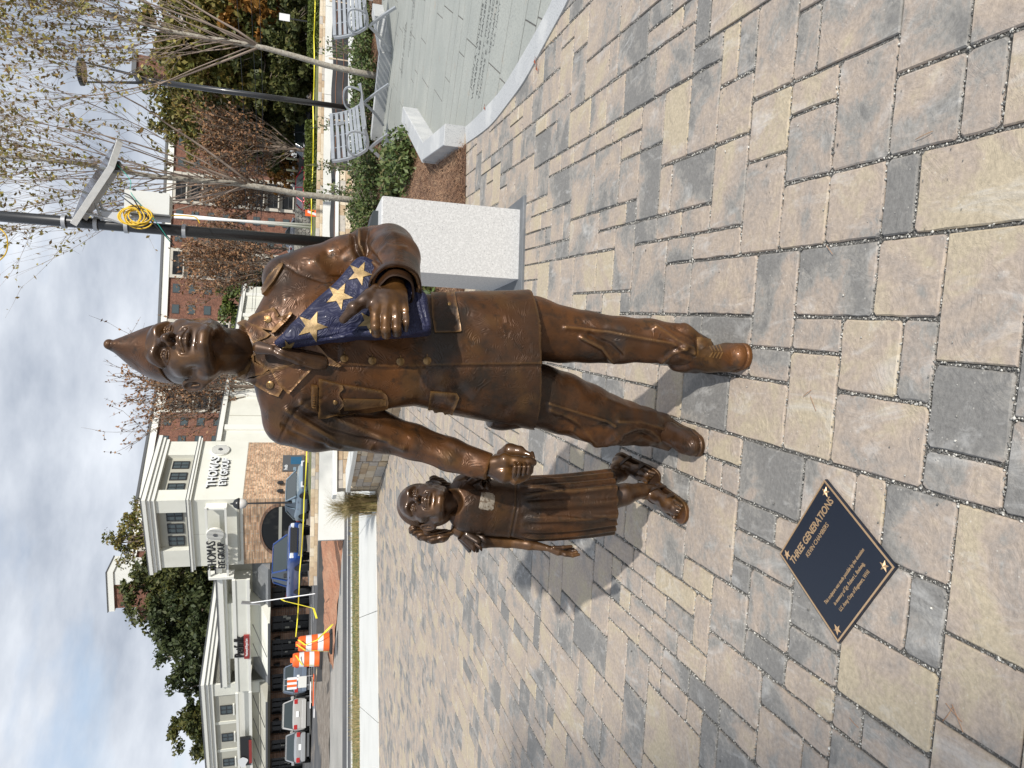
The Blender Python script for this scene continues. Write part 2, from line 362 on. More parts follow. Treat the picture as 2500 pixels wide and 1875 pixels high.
# grit chips lying in the joints
def chips(n, place, size, name, m, parent=None, kind='stuff'):
    base = np.array([(1, 0, 0), (-1, 0, 0), (0, 1, 0), (0, -1, 0), (0, 0, 1), (0, 0, -1)], float)
    fb = np.array([(0, 2, 4), (2, 1, 4), (1, 3, 4), (3, 0, 4), (2, 0, 5), (1, 2, 5), (3, 1, 5), (0, 3, 5)])
    rs = np.random.RandomState(5); P = np.array([place(rs) for _ in range(n)]); n = len(P)
    sc = size[0] + (size[1]-size[0])*rs.rand(n, 1, 1)**2
    B = base[None]*(.55+.75*rs.rand(n, 6, 1)) * sc*np.array([1, .8, .6]); th = rs.rand(n)*6.28
    c, s_ = np.cos(th)[:, None], np.sin(th)[:, None]
    X = B[..., 0]*c-B[..., 1]*s_; Y = B[..., 0]*s_+B[..., 1]*c
    V = np.stack([X, Y, B[..., 2]], -1)+P[:, None]; Fc = (fb[None]+6*np.arange(n)[:, None, None]).reshape(-1, 3)
    me = mesh(name, V.reshape(-1, 3), Fc, m); a = me.attributes.new('seed', 'FLOAT', 'FACE'); a.data.foreach_set('value', np.repeat(rs.rand(n).astype(np.float32), 8))
    o = link(name, me, parent); 
    if kind: o['kind'] = kind
    return o
def chipcol(t, b, tc, cur, nb):
    at = N(t, 'ShaderNodeAttribute', attribute_name='seed'); cr = N(t, 'ShaderNodeValToRGB'); e = cr.color_ramp.elements
    e[0].color = (.10, .10, .095, 1); e[1].color = (.68, .66, .6, 1); e.new(.5).color = (.35, .34, .31, 1)
    t.links.new(at.outputs['Fac'], cr.inputs[0]); t.links.new(cr.outputs[0], b.inputs['Base Color'])
M_chip = mat('grit_chips', (.4, .4, .4), .8, extra=chipcol)
JP = []
for r in PAV[:420]:
    for (a, b, c, d) in ((r[0], r[2], r[1], r[2]), (r[0], r[2], r[0], r[3])):
        JP.append((S0+MOD*a, Q0+MOD*b, S0+MOD*c, Q0+MOD*d))
def pj(rs):
    a = JP[rs.randint(len(JP))]; t = rs.rand(); w = .004
    x, y = g2w(a[0]+(a[2]-a[0])*t+rs.uniform(-w, w), a[1]+(a[3]-a[1])*t+rs.uniform(-w, w)); return (x, y, rs.uniform(-.006, -.0005))
chips(30000, pj, (.0018, .0062), 'joint_grit_chips', M_chip, plaza)
def pl_(rs):
    y = 1.3+4.5*rs.rand()**1.5; x = rs.uniform(-.62, .62)*y; return (x, y, .003)
chips(260, pl_, (.002, .0062), 'loose_grit', M_chip, plaza)
# ============================================================ SCULPTING TOOLS (distance fields meshed by surface nets)
def surfnets(D, org, h):
    S = D < 0
    nx, ny, nz_ = D.shape
    c = np.zeros((nx-1, ny-1, nz_-1), np.int8)
    for dx in (0, 1):
        for dy in (0, 1):
            for dz in (0, 1): c += S[dx:nx-1+dx, dy:ny-1+dy, dz:nz_-1+dz]
    act = (c > 0) & (c < 8); idx = np.argwhere(act); n = len(idx)
    ids = np.full(act.shape, -1, np.int64); ids[act] = np.arange(n)
    acc = np.zeros((n, 3)); cnt = np.zeros(n); i, j, k = idx.T
    corners = [(a, b, d) for a in (0, 1) for b in (0, 1) for d in (0, 1)]
    val = {q: D[i+q[0], j+q[1], k+q[2]].astype(np.float64) for q in corners}
    for q in corners:
        for ax in range(3):
            if q[ax] == 0:
                r = list(q); r[ax] = 1; r = tuple(r); a, b = val[q], val[r]; m = (a < 0) != (b < 0)
                t = np.where(m, a/np.where(m, a-b, 1), 0)
                p = np.array(q, float)[None].repeat(n, 0); p[:, ax] += t
                acc[m] += p[m]; cnt[m] += 1
    V = (idx + acc/cnt[:, None])*h + org
    Fs = []
    for ax in range(3):
        a1, a2 = [(1, 2), (2, 0), (0, 1)][ax]
        sl0 = [slice(1, -1)]*3; sl0[ax] = slice(0, -1); sl1 = list(sl0); sl1[ax] = slice(1, None)
        A = S[tuple(sl0)]; B = S[tuple(sl1)]; E = np.argwhere(A != B)
        if not len(E): continue
        off = np.ones(3, int); off[ax] = 0; E = E+off; flip = ~S[E[:, 0], E[:, 1], E[:, 2]]
        q = []
        for u, v in ((0, 0), (1, 0), (1, 1), (0, 1)):
            o = E.copy(); o[:, a1] -= 1-u; o[:, a2] -= 1-v; q.append(ids[o[:, 0], o[:, 1], o[:, 2]])
        q = np.stack(q, 1); q[flip] = q[flip][:, ::-1]; Fs.append(q)
    return V, np.concatenate(Fs)
def smin(a, b, k):
    if k <= 0: return np.minimum(a, b)
    h = np.clip(.5+.5*(b-a)/k, 0, 1); return b*(1-h)+a*h - k*h*(1-h)
def smax(a, b, k): return -smin(-a, -b, k)
class Field:
    def __init__(s, lo, hi, h):
        s.lo = np.array(lo, float); s.h = h; s.n = np.ceil((np.array(hi)-s.lo)/h).astype(int)+1
        s.ax = [(s.lo[i]+np.arange(s.n[i])*h).astype(np.float32) for i in range(3)]
        s.D = np.full(s.n, .08, np.float32)
    def sub(s, lo, hi):
        a = np.clip(np.floor((np.array(lo)-s.lo)/s.h).astype(int), 0, s.n); b = np.clip(np.ceil((np.array(hi)-s.lo)/s.h).astype(int)+1, 0, s.n)
        return tuple(slice(a[i], b[i]) for i in range(3))
    def P(s, sl):
        return np.meshgrid(s.ax[0][sl[0]], s.ax[1][sl[1]], s.ax[2][sl[2]], indexing='ij', sparse=True)
    def op(s, fn, lo, hi, k=.01, mode='u', pad=None):
        p = (.012+2*k) if pad is None else pad
        sl = s.sub(np.array(lo)-p, np.array(hi)+p)
        if any(q.start >= q.stop for q in sl): return s
        X, Y, Z = s.P(sl); d = fn(X, Y, Z).astype(np.float32); cur = s.D[sl]
        s.D[sl] = smin(cur, d, k) if mode == 'u' else smax(cur, -d, k)
        return s
    def cone(s, a, b, r1, r2, k=.01, mode='u', flat=None):
        """round cone from a to b; flat=(axis vector, factor>1 squeezes along it)"""
        a = np.array(a, float); b = np.array(b, float); R_ = max(r1, r2)
        ab = b-a; L2 = max(ab@ab, 1e-12)
        def fn(X, Y, Z):
            px, py, pz = X-a[0], Y-a[1], Z-a[2]
            t = np.clip((px*ab[0]+py*ab[1]+pz*ab[2])/L2, 0, 1)
            qx, qy, qz = px-t*ab[0], py-t*ab[1], pz-t*ab[2]
            q2 = qx*qx+qy*qy+qz*qz
            if flat is not None:
                f = np.array(flat[0], float); f /= np.linalg.norm(f); dd = qx*f[0]+qy*f[1]+qz*f[2]; q2 = q2+dd*dd*(flat[1]**2-1)
            return np.sqrt(q2)-(r1+(r2-r1)*t)
        return s.op(fn, np.minimum(a, b)-R_, np.maximum(a, b)+R_, k, mode)
    def chain(s, pts, rad, k=.01, mode='u', flat=None):
        for i in range(len(pts)-1): s.cone(pts[i], pts[i+1], rad[i], rad[i+1], k, mode, flat)
        return s
    def ell(s, c, r, M=None, k=.01, mode='u'):
        c = np.array(c, float); r = np.array(r, float); R_ = r.max(); M = np.eye(3) if M is None else np.array(M)
        def fn(X, Y, Z):
            px, py, pz = X-c[0], Y-c[1], Z-c[2]
            q = [(px*M[0, i]+py*M[1, i]+pz*M[2, i])/r[i] for i in range(3)]
            n = np.sqrt(q[0]**2+q[1]**2+q[2]**2); return (n-1)*r.min()*(.5+.5*np.minimum(n, 1)) if False else (n-1)*r.min()
        ext = np.sqrt(((M*r)**2).sum(1))
        return s.op(fn, c-ext, c+ext, k, mode)
    def mesh(s, name, m, smooth=1, disp=None):
        s.D[0] = s.D[-1] = .08; s.D[:, 0] = s.D[:, -1] = .08; s.D[:, :, 0] = s.D[:, :, -1] = .08
        V, Fc = surfnets(s.D, s.lo, s.h)
        for _ in range(smooth):
            A = np.zeros_like(V); C = np.zeros(len(V))
            for i in range(4):
                a, b = Fc[:, i], Fc[:, (i+1) % 4]
                for q in range(3): A[:, q] += np.bincount(a, V[b, q], len(V)) + np.bincount(b, V[a, q], len(V))
                C += np.bincount(a, minlength=len(V)) + np.bincount(b, minlength=len(V))
            V = V*.5 + .5*A/C[:, None]
        if disp is not None:
            n = vnorm(V, Fc); V = V + n*disp(V, n)[:, None]
        return mesh(name, V, Fc, m, True)
def vnorm(V, Fc):
    a = V[Fc[:, 2]]-V[Fc[:, 0]]; b = V[Fc[:, 3]]-V[Fc[:, 1]]; fn = np.cross(a, b); n = np.zeros_like(V)
    for i in range(4):
        for q in range(3): n[:, q] += np.bincount(Fc[:, i], fn[:, q], len(V))
    return n/np.maximum(np.linalg.norm(n, axis=1, keepdims=True), 1e-12)
def rotm(pitch=0, yaw=0, roll=0):      # degrees: pitch>0 lifts the chin, yaw>0 turns the face to picture-right, roll>0 leans the crown to picture-right
    p, y, r = map(math.radians, (pitch, yaw, roll))
    Rx = np.array([[1, 0, 0], [0, math.cos(p), -math.sin(p)], [0, math.sin(p), math.cos(p)]]).T
    Rz = np.array([[math.cos(y), -math.sin(y), 0], [math.sin(y), math.cos(y), 0], [0, 0, 1]])
    Ry = np.array([[math.cos(r), 0, math.sin(r)], [0, 1, 0], [-math.sin(r), 0, math.cos(r)]])
    return Ry @ Rz @ Rx
# bronze: warm brown lacquered patina, rubbed gold on ridges, fine tooling strokes
def bronze_extra(gold, strokes):
    def f(t, b, tc, cur, nb):
        l = t.links.new
        g = N(t, 'ShaderNodeNewGeometry'); r = N(t, 'ShaderNodeMapRange', inp={'From Min': .51, 'From Max': .60}); l(g.outputs['Pointiness'], r.inputs['Value'])
        mu = N(t, 'ShaderNodeMath', operation='MULTIPLY'); mu.inputs[1].default_value = gold; l(r.outputs[0], mu.inputs[0])
        x = N(t, 'ShaderNodeMix', data_type='RGBA'); x.inputs['B'].default_value = (.30, .165, .055, 1); l(mu.outputs[0], x.inputs['Factor']); l(cur, x.inputs['A'])
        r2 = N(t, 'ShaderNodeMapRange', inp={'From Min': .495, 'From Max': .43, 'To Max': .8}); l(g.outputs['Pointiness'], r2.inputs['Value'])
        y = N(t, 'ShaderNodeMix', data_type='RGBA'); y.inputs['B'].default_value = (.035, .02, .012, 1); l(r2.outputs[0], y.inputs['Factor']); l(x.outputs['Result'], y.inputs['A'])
        l(y.outputs['Result'], b.inputs['Base Color'])
        nzr = N(t, 'ShaderNodeTexNoise', inp={'Scale': 9.0, 'Detail': 4.0}); l(tc.outputs['Object'], nzr.inputs['Vector'])
        rr = N(t, 'ShaderNodeMapRange', inp={'From Min': .3, 'From Max': .7, 'To Min': .33, 'To Max': .54}); l(nzr.outputs['Fac'], rr.inputs['Value']); l(rr.outputs[0], b.inputs['Roughness'])
        if strokes:
            n0 = N(t, 'ShaderNodeTexNoise', inp={'Scale': 9.0, 'Detail': 2.0, 'Distortion': 1.2}); l(tc.outputs['Object'], n0.inputs['Vector'])
            m0 = N(t, 'ShaderNodeMath', operation='MULTIPLY'); m0.inputs[1].default_value = 120.0; l(n0.outputs['Fac'], m0.inputs[0])
            s0 = N(t, 'ShaderNodeMath', operation='SINE'); l(m0.outputs[0], s0.inputs[0])
            n1 = N(t, 'ShaderNodeTexNoise', inp={'Scale': 28.0, 'Detail': 3.0}); l(tc.outputs['Object'], n1.inputs['Vector'])
            r1 = N(t, 'ShaderNodeMapRange', inp={'From Min': .46, 'From Max': .62}); l(n1.outputs['Fac'], r1.inputs['Value'])
            m1 = N(t, 'ShaderNodeMath', operation='MULTIPLY'); l(s0.outputs[0], m1.inputs[0]); l(r1.outputs[0], m1.inputs[1])
            bp = N(t, 'ShaderNodeBump', inp={'Strength': strokes, 'Distance': .0016}); l(m1.outputs[0], bp.inputs['Height'])
            if nb: l(nb, bp.inputs['Normal'])
            l(bp.outputs[0], b.inputs['Normal'])
    return f
BR = [(2.0, 3, (.150, .056, .013), .45, .64), (5.5, 5, (.026, .017, .011), .46, .64), (3.1, 3, (.115, .058, .017), .56, .70), (26, 5, (.030, .018, .010), .54, .72)]
M_br = mat('bronze_cloth', (.058, .027, .012), .42, .42, var=BR, bump=[(14, .25, .006)], spec=.5, coat=.15, extra=bronze_extra(.5, .32))
M_brs = mat('bronze_skin', (.058, .028, .012), .32, .45, var=[(7, 4, (.14, .062, .014), .45, .66), (11, 4, (.045, .024, .014), .50, .70)], bump=[(30, .12, .003)], spec=.6, coat=.4, extra=bronze_extra(.35, 0))
M_brg = mat('bronze_gilt', (.26, .155, .06), .36, .8, var=[(30, 4, (.14, .085, .04), .45, .7)], bump=[(120, .3, .002)], coat=.2)
M_brb = mat('bronze_badge_blue', (.035, .045, .13), .3, .2, var=[(8, 4, (.02, .024, .07), .45, .7)], spec=.5, coat=.5)
M_brp = mat('bronze_plain', (.052, .026, .012), .4, .45, var=BR, bump=[(30, .3, .004)], spec=.55, coat=.28)
M_brw = mat('bronze_worn_patch', (.40, .35, .28), .38, .6, var=[(60, 4, (.16, .11, .07), .5, .62)], bump=[(90, .8, .004)])
# ============================================================ BRONZE SOLDIER
def W(x, y, Y): return atY(x, y, Y)
def projv(V):
    p = V - EYE; a = p@XP; b = p@YP; c = p@FW
    return 1250-F*b/c, 1875-(937.5+F*a/c)
def segd(px, py, pts):
    d = np.full(len(px), 1e9)
    for i in range(len(pts)-1):
        a = np.array(pts[i], float); e = np.array(pts[i+1], float)-a; L2 = e@e+1e-9
        t = np.clip(((px-a[0])*e[0]+(py-a[1])*e[1])/L2, 0, 1); d = np.minimum(d, np.hypot(px-a[0]-t*e[0], py-a[1]-t*e[1]))
    return d
def vnoise(V, scale, seed):
    """cheap smooth value noise by numpy"""
    r = np.random.RandomState(seed); G = r.rand(32, 32, 32); q = V*scale+100; i = np.floor(q).astype(int); f = q-i; f = f*f*(3-2*f); i &= 31; j = (i+1) & 31
    g = lambda a, b, c: G[a, b, c]
    x0, x1, y0, y1, z0, z1 = i[:, 0], j[:, 0], i[:, 1], j[:, 1], i[:, 2], j[:, 2]; fx, fy, fz = f.T
    a = (g(x0, y0, z0)*(1-fx)+g(x1, y0, z0)*fx)*(1-fy)+(g(x0, y1, z0)*(1-fx)+g(x1, y1, z0)*fx)*fy
    b = (g(x0, y0, z1)*(1-fx)+g(x1, y0, z1)*fx)*(1-fy)+(g(x0, y1, z1)*(1-fx)+g(x1, y1, z1)*fx)*fy
    return a*(1-fz)+b*fz
def relief(V, n, items, noise=()):
    px, py = projv(V); tocam = -(n@FW); m = np.clip(tocam*2.2, 0, 1); d = np.zeros(len(V))
    for pts, wd, h in items: d += m*h*np.exp(-(segd(px, py, pts)/wd)**2)
    for sc, amp, seed in noise: d += amp*(vnoise(V*np.array([1, 1, .55]), sc, seed)-.5)
    return d
soldier = thing('bronze_soldier_statue', 'life-size bronze statue of a soldier in a long uniform coat and peaked side cap', 'statue', tuple(W(1780, 960, 2.4)[:2])+(0,))
bpy.context.view_layer.update()
def part(name, me, par, m=None):
    """me in world coordinates, kept there under its parent"""
    w_ = Vector((0, 0, 0)); q = par
    while q is not None: w_ += Vector(q.location); q = q.parent
    me.transform(Matrix.Translation(-w_)); return link(name, me, par)
def bvh_of(me): return BVHTree.FromPolygons([v.co[:] for v in me.vertices], [p.vertices[:] for p in me.polygons])
def hit(bvh, x, y):
    d = Vector(ray(x, y)).normalized(); r = bvh.ray_cast(Vector(EYE), d)
    return (r[0], r[1]) if r[0] is not None else (None, None)
def avgn(bvh, x, y, r=7):
    n = Vector((0, 0, 0))
    for dx, dy in ((0, 0), (r, 0), (-r, 0), (0, r), (0, -r)):
        h, q = hit(bvh, x+dx, y+dy)
        if q is not None: n += q if q.dot(Vector(EYE)-h) > 0 else -q
    return n.normalized()
def resample(poly, step):
    o = []
    for i in range(len(poly)):
        a, b = poly[i], poly[(i+1) % len(poly)]; n = max(1, int(math.dist(a, b)/step)); o += [(a[0]+(b[0]-a[0])*k/n, a[1]+(b[1]-a[1])*k/n) for k in range(n)]
    return o
def inside(poly, x, y):
    c = False; j = len(poly)-1
    for i in range(len(poly)):
        if (poly[i][1] > y) != (poly[j][1] > y) and x < (poly[j][0]-poly[i][0])*(y-poly[i][1])/(poly[j][1]-poly[i][1])+poly[i][0]: c = not c
        j = i
    return c
def patch(name, poly, bvh, th, par, m, step=5, base=.004, puff=0, hfn=None, rim=0):
    """a plate of the given outline (photo pixels) laid over a sculpted surface, with its own thickness"""
    if isinstance(bvh, (tuple, list)):
        V_, F_ = bvh
    ring = resample(poly, step); pts = list(ring)
    x0, x1 = min(p[0] for p in ring), max(p[0] for p in ring); y0, y1 = min(p[1] for p in ring), max(p[1] for p in ring)
    inner = []
    x = x0+step/2
    while x < x1:
        y = y0+step/2
        while y < y1:
            if inside(ring, x, y) and segd(np.array([x]), np.array([y]), ring+[ring[0]])[0] > step*.45: inner.append((x, y))
            y += step
        x += step
    if rim:
        cx = sum(p[0] for p in ring)/len(ring); cy = sum(p[1] for p in ring)/len(ring)
    pts += inner; n = len(ring)
    res = delaunay_2d_cdt([Vector(p) for p in pts], [(i, (i+1) % n) for i in range(n)], [], 1, 1e-4)
    co, faces = res[0], res[2]
    P = []; Q = []; last = None
    arr = np.array([[c[0], c[1]] for c in co]); dd = segd(arr[:, 0], arr[:, 1], ring+[ring[0]])
    for (c, d) in zip(co, dd):
        h, nn = hit(bvh, c[0], c[1])
        if h is None: P.append(None); Q.append(None); continue
        nn = avgn(bvh, c[0], c[1], 6)
        t = th + puff*min(1, d/14)**.5 if puff else th
        if rim and d < rim: t += .0025
        if hfn: t += hfn(c[0], c[1])
        P.append(h+nn*t); Q.append(h-nn*base)
    ok = [i for i in range(len(P)) if P[i] is not None]; mp_ = {o: k for k, o in enumerate(ok)}
    V = [P[i] for i in ok]; nv = len(V); V += [Q[i] for i in ok]; Fc = []
    ec = {}
    for f in faces:
        if any(P[i] is None for i in f): continue
        g = [mp_[i] for i in f]
        if (V[g[1]]-V[g[0]]).cross(V[g[2]]-V[g[0]]).dot(Vector(EYE)-V[g[0]]) < 0: g = g[::-1]
        Fc.append(tuple(g)); Fc.append(tuple(nv+i for i in g[::-1]))
        for k in range(len(g)): ec[(g[k], g[(k+1) % len(g)])] = 1
    for (a, b) in list(ec):
        if (b, a) not in ec: Fc.append((b, a, nv+a, nv+b))
    o = part(name, mesh(name, V, Fc, m), par); setsmooth(o, 45); return o
# ---- coat with sleeves
H0 = .005
cf = Field((-.34, 1.98, .60), (.62, 2.70, 1.68), H0)
tab = [(608,905,800),(622,950,762),(640,1004,724),(662,1050,688),(690,1066,662),(740,1052,664),(800,1018,676),(860,1008,690),(912,1003,704),(960,996,714),(1013,992,720),(1049,1000,720),(1103,1014,714),(1180,1029,710),(1237,1039,708),(1302,1052,704),(1345,1060,700)]
YC = 2.44
rows = []
for (x, a, b) in tab:
    p, q = W(x, a, YC), W(x, b, YC); z = (p[2]+q[2])/2
    ry = np.interp(x, [600, 625, 650, 690, 760, 850, 1000, 1100, 1250, 1350], [.055, .085, .11, .135, .150, .145, .128, .150, .168, .175])
    rows.append((z, (p[0]+q[0])/2, (q[0]-p[0])/2, ry, YC + np.interp(x, [600, 700, 1000, 1300], [.0, .01, -.01, .01])))
rows.sort(); RW = np.array(rows)
def torso(X, Y, Z):
    z = Z.ravel(); f = [np.interp(z, RW[:, 0], RW[:, i])[None, None, :] for i in range(1, 5)]
    n = ((np.abs((X-f[0])/f[1]))**2.35 + (np.abs((Y-f[3])/f[2]))**2.35)**(1/2.35)
    d = (n-1)*np.minimum(f[1], f[2]); return np.maximum(d, (Z-(RW[-1, 0]+.005))*.7)
cf.op(torso, (-.30, 2.2, .60), (.50, 2.68, 1.66), k=.02)
# collar stand / trapezius
cf.cone(W(618, 860, 2.47), W(600, 856, 2.44), .092, .078, k=.04)
# hollow skirt of the coat
zz = cf.ax[2]; D0 = cf.D.copy(); shell = np.maximum(cf.D, -(D0+.014)); m_ = (zz < .95); cf.D[:, :, m_] = shell[:, :, m_]
# sleeves
ra = [(W(704,1026,2.45),.083),(W(770,1040,2.45),.080),(W(850,1044,2.46),.072),(W(930,1056,2.46),.066),(W(1010,1078,2.45),.059),(W(1098,1108,2.42),.056),(W(1195,1138,2.37),.047)]
cf.chain([p for p, r in ra], [r for p, r in ra], k=.022)
la = [(W(708,686,2.46),.086),(W(765,664,2.46),.078),(W(840,636,2.46),.074),(W(905,612,2.44),.073),(W(950,604,2.40),.074)]
cf.chain([p for p, r in la], [r for p, r in la], k=.022)
fa = [(W(955,606,2.40),.078),(W(965,632,2.30),.079),(W(967,702,2.145),.077)]
cf.chain([p for p, r in fa], [r for p, r in fa], k=.012)
# groove between body and viewer-left arm, armpit
cf.cone(W(830,1000,2.33), W(985,1002,2.34), .010, .012, k=.02, mode='s')
def cutend(f, p, ax, rad, depth=.05):
    """slice a sleeve off square and bore it out"""
    ax = ax/np.linalg.norm(ax)
    def fn(X, Y, Z):
        t = (X-p[0])*ax[0]+(Y-p[1])*ax[1]+(Z-p[2])*ax[2]; return -t
    def fn2(X, Y, Z):
        dx, dy, dz = X-p[0], Y-p[1], Z-p[2]; t = dx*ax[0]+dy*ax[1]+dz*ax[2]; q = np.sqrt(np.maximum(dx*dx+dy*dy+dz*dz-t*t, 0)); return np.maximum(-t, q-rad*1.6)
    f.op(fn2, p-rad*1.6, p+rad*1.6, k=0, mode='s', pad=0)
    f.cone(p-ax*depth, p+ax*.02, rad*.78, rad*.80, k=0, mode='s')
axL = fa[2][0]-fa[1][0]; cutend(cf, fa[2][0]-axL/np.linalg.norm(axL)*.004, axL, .077)
axR = ra[6][0]-ra[5][0]; cutend(cf, ra[6][0], axR, .047)
# hem cut
zh = (W(1302, 1056, 2.44)[2]+W(1281, 703, 2.44)[2])/2
hx = [W(1302,1056,2.44), W(1324,893,2.27), W(1290,706,2.44)]
nh = np.cross(hx[1]-hx[0], hx[2]-hx[0]); nh /= np.linalg.norm(nh); nh = nh if nh[2] > 0 else -nh
def hemf(X, Y, Z): return (X-hx[0][0])*nh[0]+(Y-hx[0][1])*nh[1]+(Z-hx[0][2])*nh[2]
cf.op(lambda X, Y, Z: np.maximum(hemf(X, Y, Z), Z-.9), (-.3, 2.1, .6), (.6, 2.7, .9), k=0, mode='s', pad=0)
foldsC = [
 ([(836,893),(948,899),(1092,895),(1324,892)], 3.2, -.0045),
 ([(836,889),(948,894),(1092,890),(1324,887)], 5.5, .0022),
 # viewer-left sleeve: big diagonal folds
 ([(700,1000),(760,1040),(820,1075),(905,1092)], 8, .010), ([(722,1003),(800,1050),(868,1070),(940,1080)], 6, -.009),
 ([(735,985),(830,1028),(905,1058),(985,1092)], 9, .009), ([(690,1040),(740,1066),(790,1084)], 7, -.008), ([(716,1050),(770,1075),(830,1090)], 6, .008),
 ([(840,1000),(930,1022),(1010,1040),(1080,1062)], 10, -.007), ([(930,1070),(1040,1100),(1100,1130),(1150,1158)], 14, .006), ([(1000,1050),(1090,1085),(1150,1125)], 12, -.004),
 # shoulder seams
 ([(681,1076),(715,1010),(745,980),(790,968)], 3.5, -.004), ([(686,640),(730,668),(790,690),(810,690)], 3.5, -.004),
 # elbow creases on the bent arm
 ([(862,575),(868,610),(885,640),(902,650)], 6, -.016), ([(880,566),(880,598),(896,628),(915,645)], 5, .011), ([(898,556),(893,592),(905,618),(925,640)], 5, -.010),
 ([(905,600),(925,580),(960,566)], 12, .006), ([(800,620),(830,625),(860,600)], 9, -.005), ([(770,640),(800,672),(845,668),(870,640)], 12, .008),
 ([(925,618),(945,596),(992,604)], 4, .004),
 # body drags
 ([(960,990),(1010,960),(1080,925)], 18, .004), ([(1085,960),(1110,990),(1170,1005),(1240,1035)], 14, .007), ([(1120,950),(1150,985),(1230,1005)], 16, -.006),
 ([(1150,740),(1200,790),(1290,800)], 26, .004), ([(1130,800),(1200,850),(1300,860)], 30, -.004), ([(880,820),(930,850),(1000,870)], 16, .004), ([(700,730),(760,720),(800,705)], 16, .006),
 ([(700,800),(780,860),(830,885)], 14, .004),
]
def dC(V, n): 
    d = relief(V, n, foldsC, ((5.5, .010, 3), (11, .0032, 4), (45, .0008, 9)))
    px, py = projv(V); m = np.clip(-(n@FW)*3, 0, 1); line = np.interp(px, [836, 948, 1092, 1324], [893, 899, 895, 892]); 
    d += m*((px > 830) & (py < line) & (py > 700))*.0035
    return d
coat_me = cf.mesh('coat', M_br, 1, dC)
coat_sm = cf.mesh('tmp', M_br, 3, lambda V, n: relief(V, n, foldsC[2:], ((5.5, .012, 3),))+.002)
coatB = bvh_of(coat_sm)
coat = part('coat', coat_me, soldier)
# ---- trousers
tf = Field((-.40, 2.12, .02), (.42, 2.80, .84), .005)
def leg(pts): tf.chain([p for p, r in pts], [r for p, r in pts], k=.015)
def pr(x, y, Y, wpx):
    p = W(x, y, Y); return (p, wpx/2*mpp(Y, p[2]))
leg([pr(1230,805,2.45,170), pr(1300,804,2.45,152), pr(1370,818,2.44,128), pr(1436,823,2.42,118), pr(1515,830,2.39,112), pr(1581,832,2.37,106), pr(1654,842,2.35,100), pr(1700,858,2.34,84), pr(1726,862,2.335,66)])
leg([pr(1230,965,2.46,170), pr(1310,967,2.47,152), pr(1371,985,2.49,146), pr(1431,1004,2.52,136), pr(1475,1022,2.54,128), pr(1521,1031,2.57,110), pr(1570,1040,2.60,98), pr(1612,1050,2.62,86), pr(1655,1066,2.62,88)])
foldsT = [
 ([(1380,800),(1480,810),(1560,825),(1640,838),(1690,862)], 5, .011), ([(1420,825),(1470,850),(1500,885)], 6, .012), ([(1440,815),(1490,842),(1515,868)], 6, -.010),
 ([(1600,800),(1650,830),(1690,850),(1700,870)], 6, .012), ([(1612,885),(1640,862),(1672,850)], 6, .012), ([(1625,870),(1655,850)], 6, -.009), ([(1650,800),(1700,828),(1708,850)], 6, -.009), ([(1668,790),(1712,825)], 5, .008),
 ([(1330,760),(1400,780),(1470,800)], 12, -.006), ([(1660,870),(1690,880),(1720,880)], 8, .006),
 ([(1340,985),(1420,1010),(1480,1028),(1500,1040)], 5, .010), ([(1345,1000),(1400,1025),(1440,1062),(1460,1090)], 8, .012), ([(1400,1050),(1440,1080),(1480,1085),(1500,1070)], 8, .010),
 ([(1370,1020),(1410,1045),(1450,1050),(1480,1040)], 10, -.010), ([(1510,1030),(1560,1030),(1620,1048),(1670,1062)], 6, .009), ([(1510,1060),(1550,1040),(1590,1052),(1610,1075)], 9, .009),
 ([(1530,1070),(1570,1055),(1600,1072)], 8, -.013), ([(1480,975),(1540,1000),(1600,1010)], 8, .006), ([(1500,1082),(1512,1070)], 6, .008),
]
tr_me = tf.mesh('trousers', M_br, 1, lambda V, n: relief(V, n, foldsT, ((7, .014, 13), (13, .005, 14), (45, .0008, 19))))
trB = bvh_of(tr_me); part('trousers', tr_me, soldier)
patch('trouser_cuff', [(1700,822),(1734,829),(1738,860),(1730,897),(1706,897),(1702,860)], trB, .004, soldier, M_br, 5)
# ---- shoes
def shoe(toe, heel, w, name='shoe', par=soldier, zt=0.0, m=M_br):
    toe = np.array(toe); heel = np.array(heel); d = toe-heel; Ln = np.linalg.norm(d); d /= Ln; s = np.array([-d[1], d[0], 0]); f = Field(np.minimum(toe, heel)-.09, np.maximum(toe, heel)+np.array([.09, .09, .19]), .0035)
    P = lambda t, q, z: heel + d*Ln*t + s*q + np.array([0, 0, z])
    f.chain([P(.04, 0, .05), P(.10, 0, .13)], [w*.42, w*.40], k=.03)
    f.chain([P(.12, 0, .045), P(.45, 0, .05), P(.72, 0, .040), P(.90, 0, .034)], [w*.42, w*.43, w*.5, w*.46], k=.02, flat=((0, 0, 1), 1.25))
    f.cone(P(.18, 0, .10), P(.55, 0, .06), w*.36, w*.36, k=.03)
    # sole welt
    def sole(X, Y, Z):
        t = (X-heel[0])*d[0]+(Y-heel[1])*d[1]; q = (X-heel[0])*s[0]+(Y-heel[1])*s[1]; tt = np.clip(t/Ln, .08, .9)
        hw = np.interp(tt.ravel(), [.08, .3, .5, .75, .92], [w*.43, w*.42, w*.44, w*.54, w*.47]).reshape(tt.shape)
        d2 = np.sqrt((t-tt*Ln)**2*1.0+q*q)-hw; return np.maximum(d2, np.abs(Z-.009)-.009)
    f.op(sole, np.minimum(toe, heel)-.08, np.maximum(toe, heel)+np.array([.08, .08, .03]), k=.002)
    f.D[:, :, f.ax[2] < .001] = .05
    me = f.mesh(name, m, 1, lambda V, n: (vnoise(V, 22, 5)-.5)*.004*(V[:, 2] > .03)); b = bvh_of(me); o = part(name, me, par); return o, b
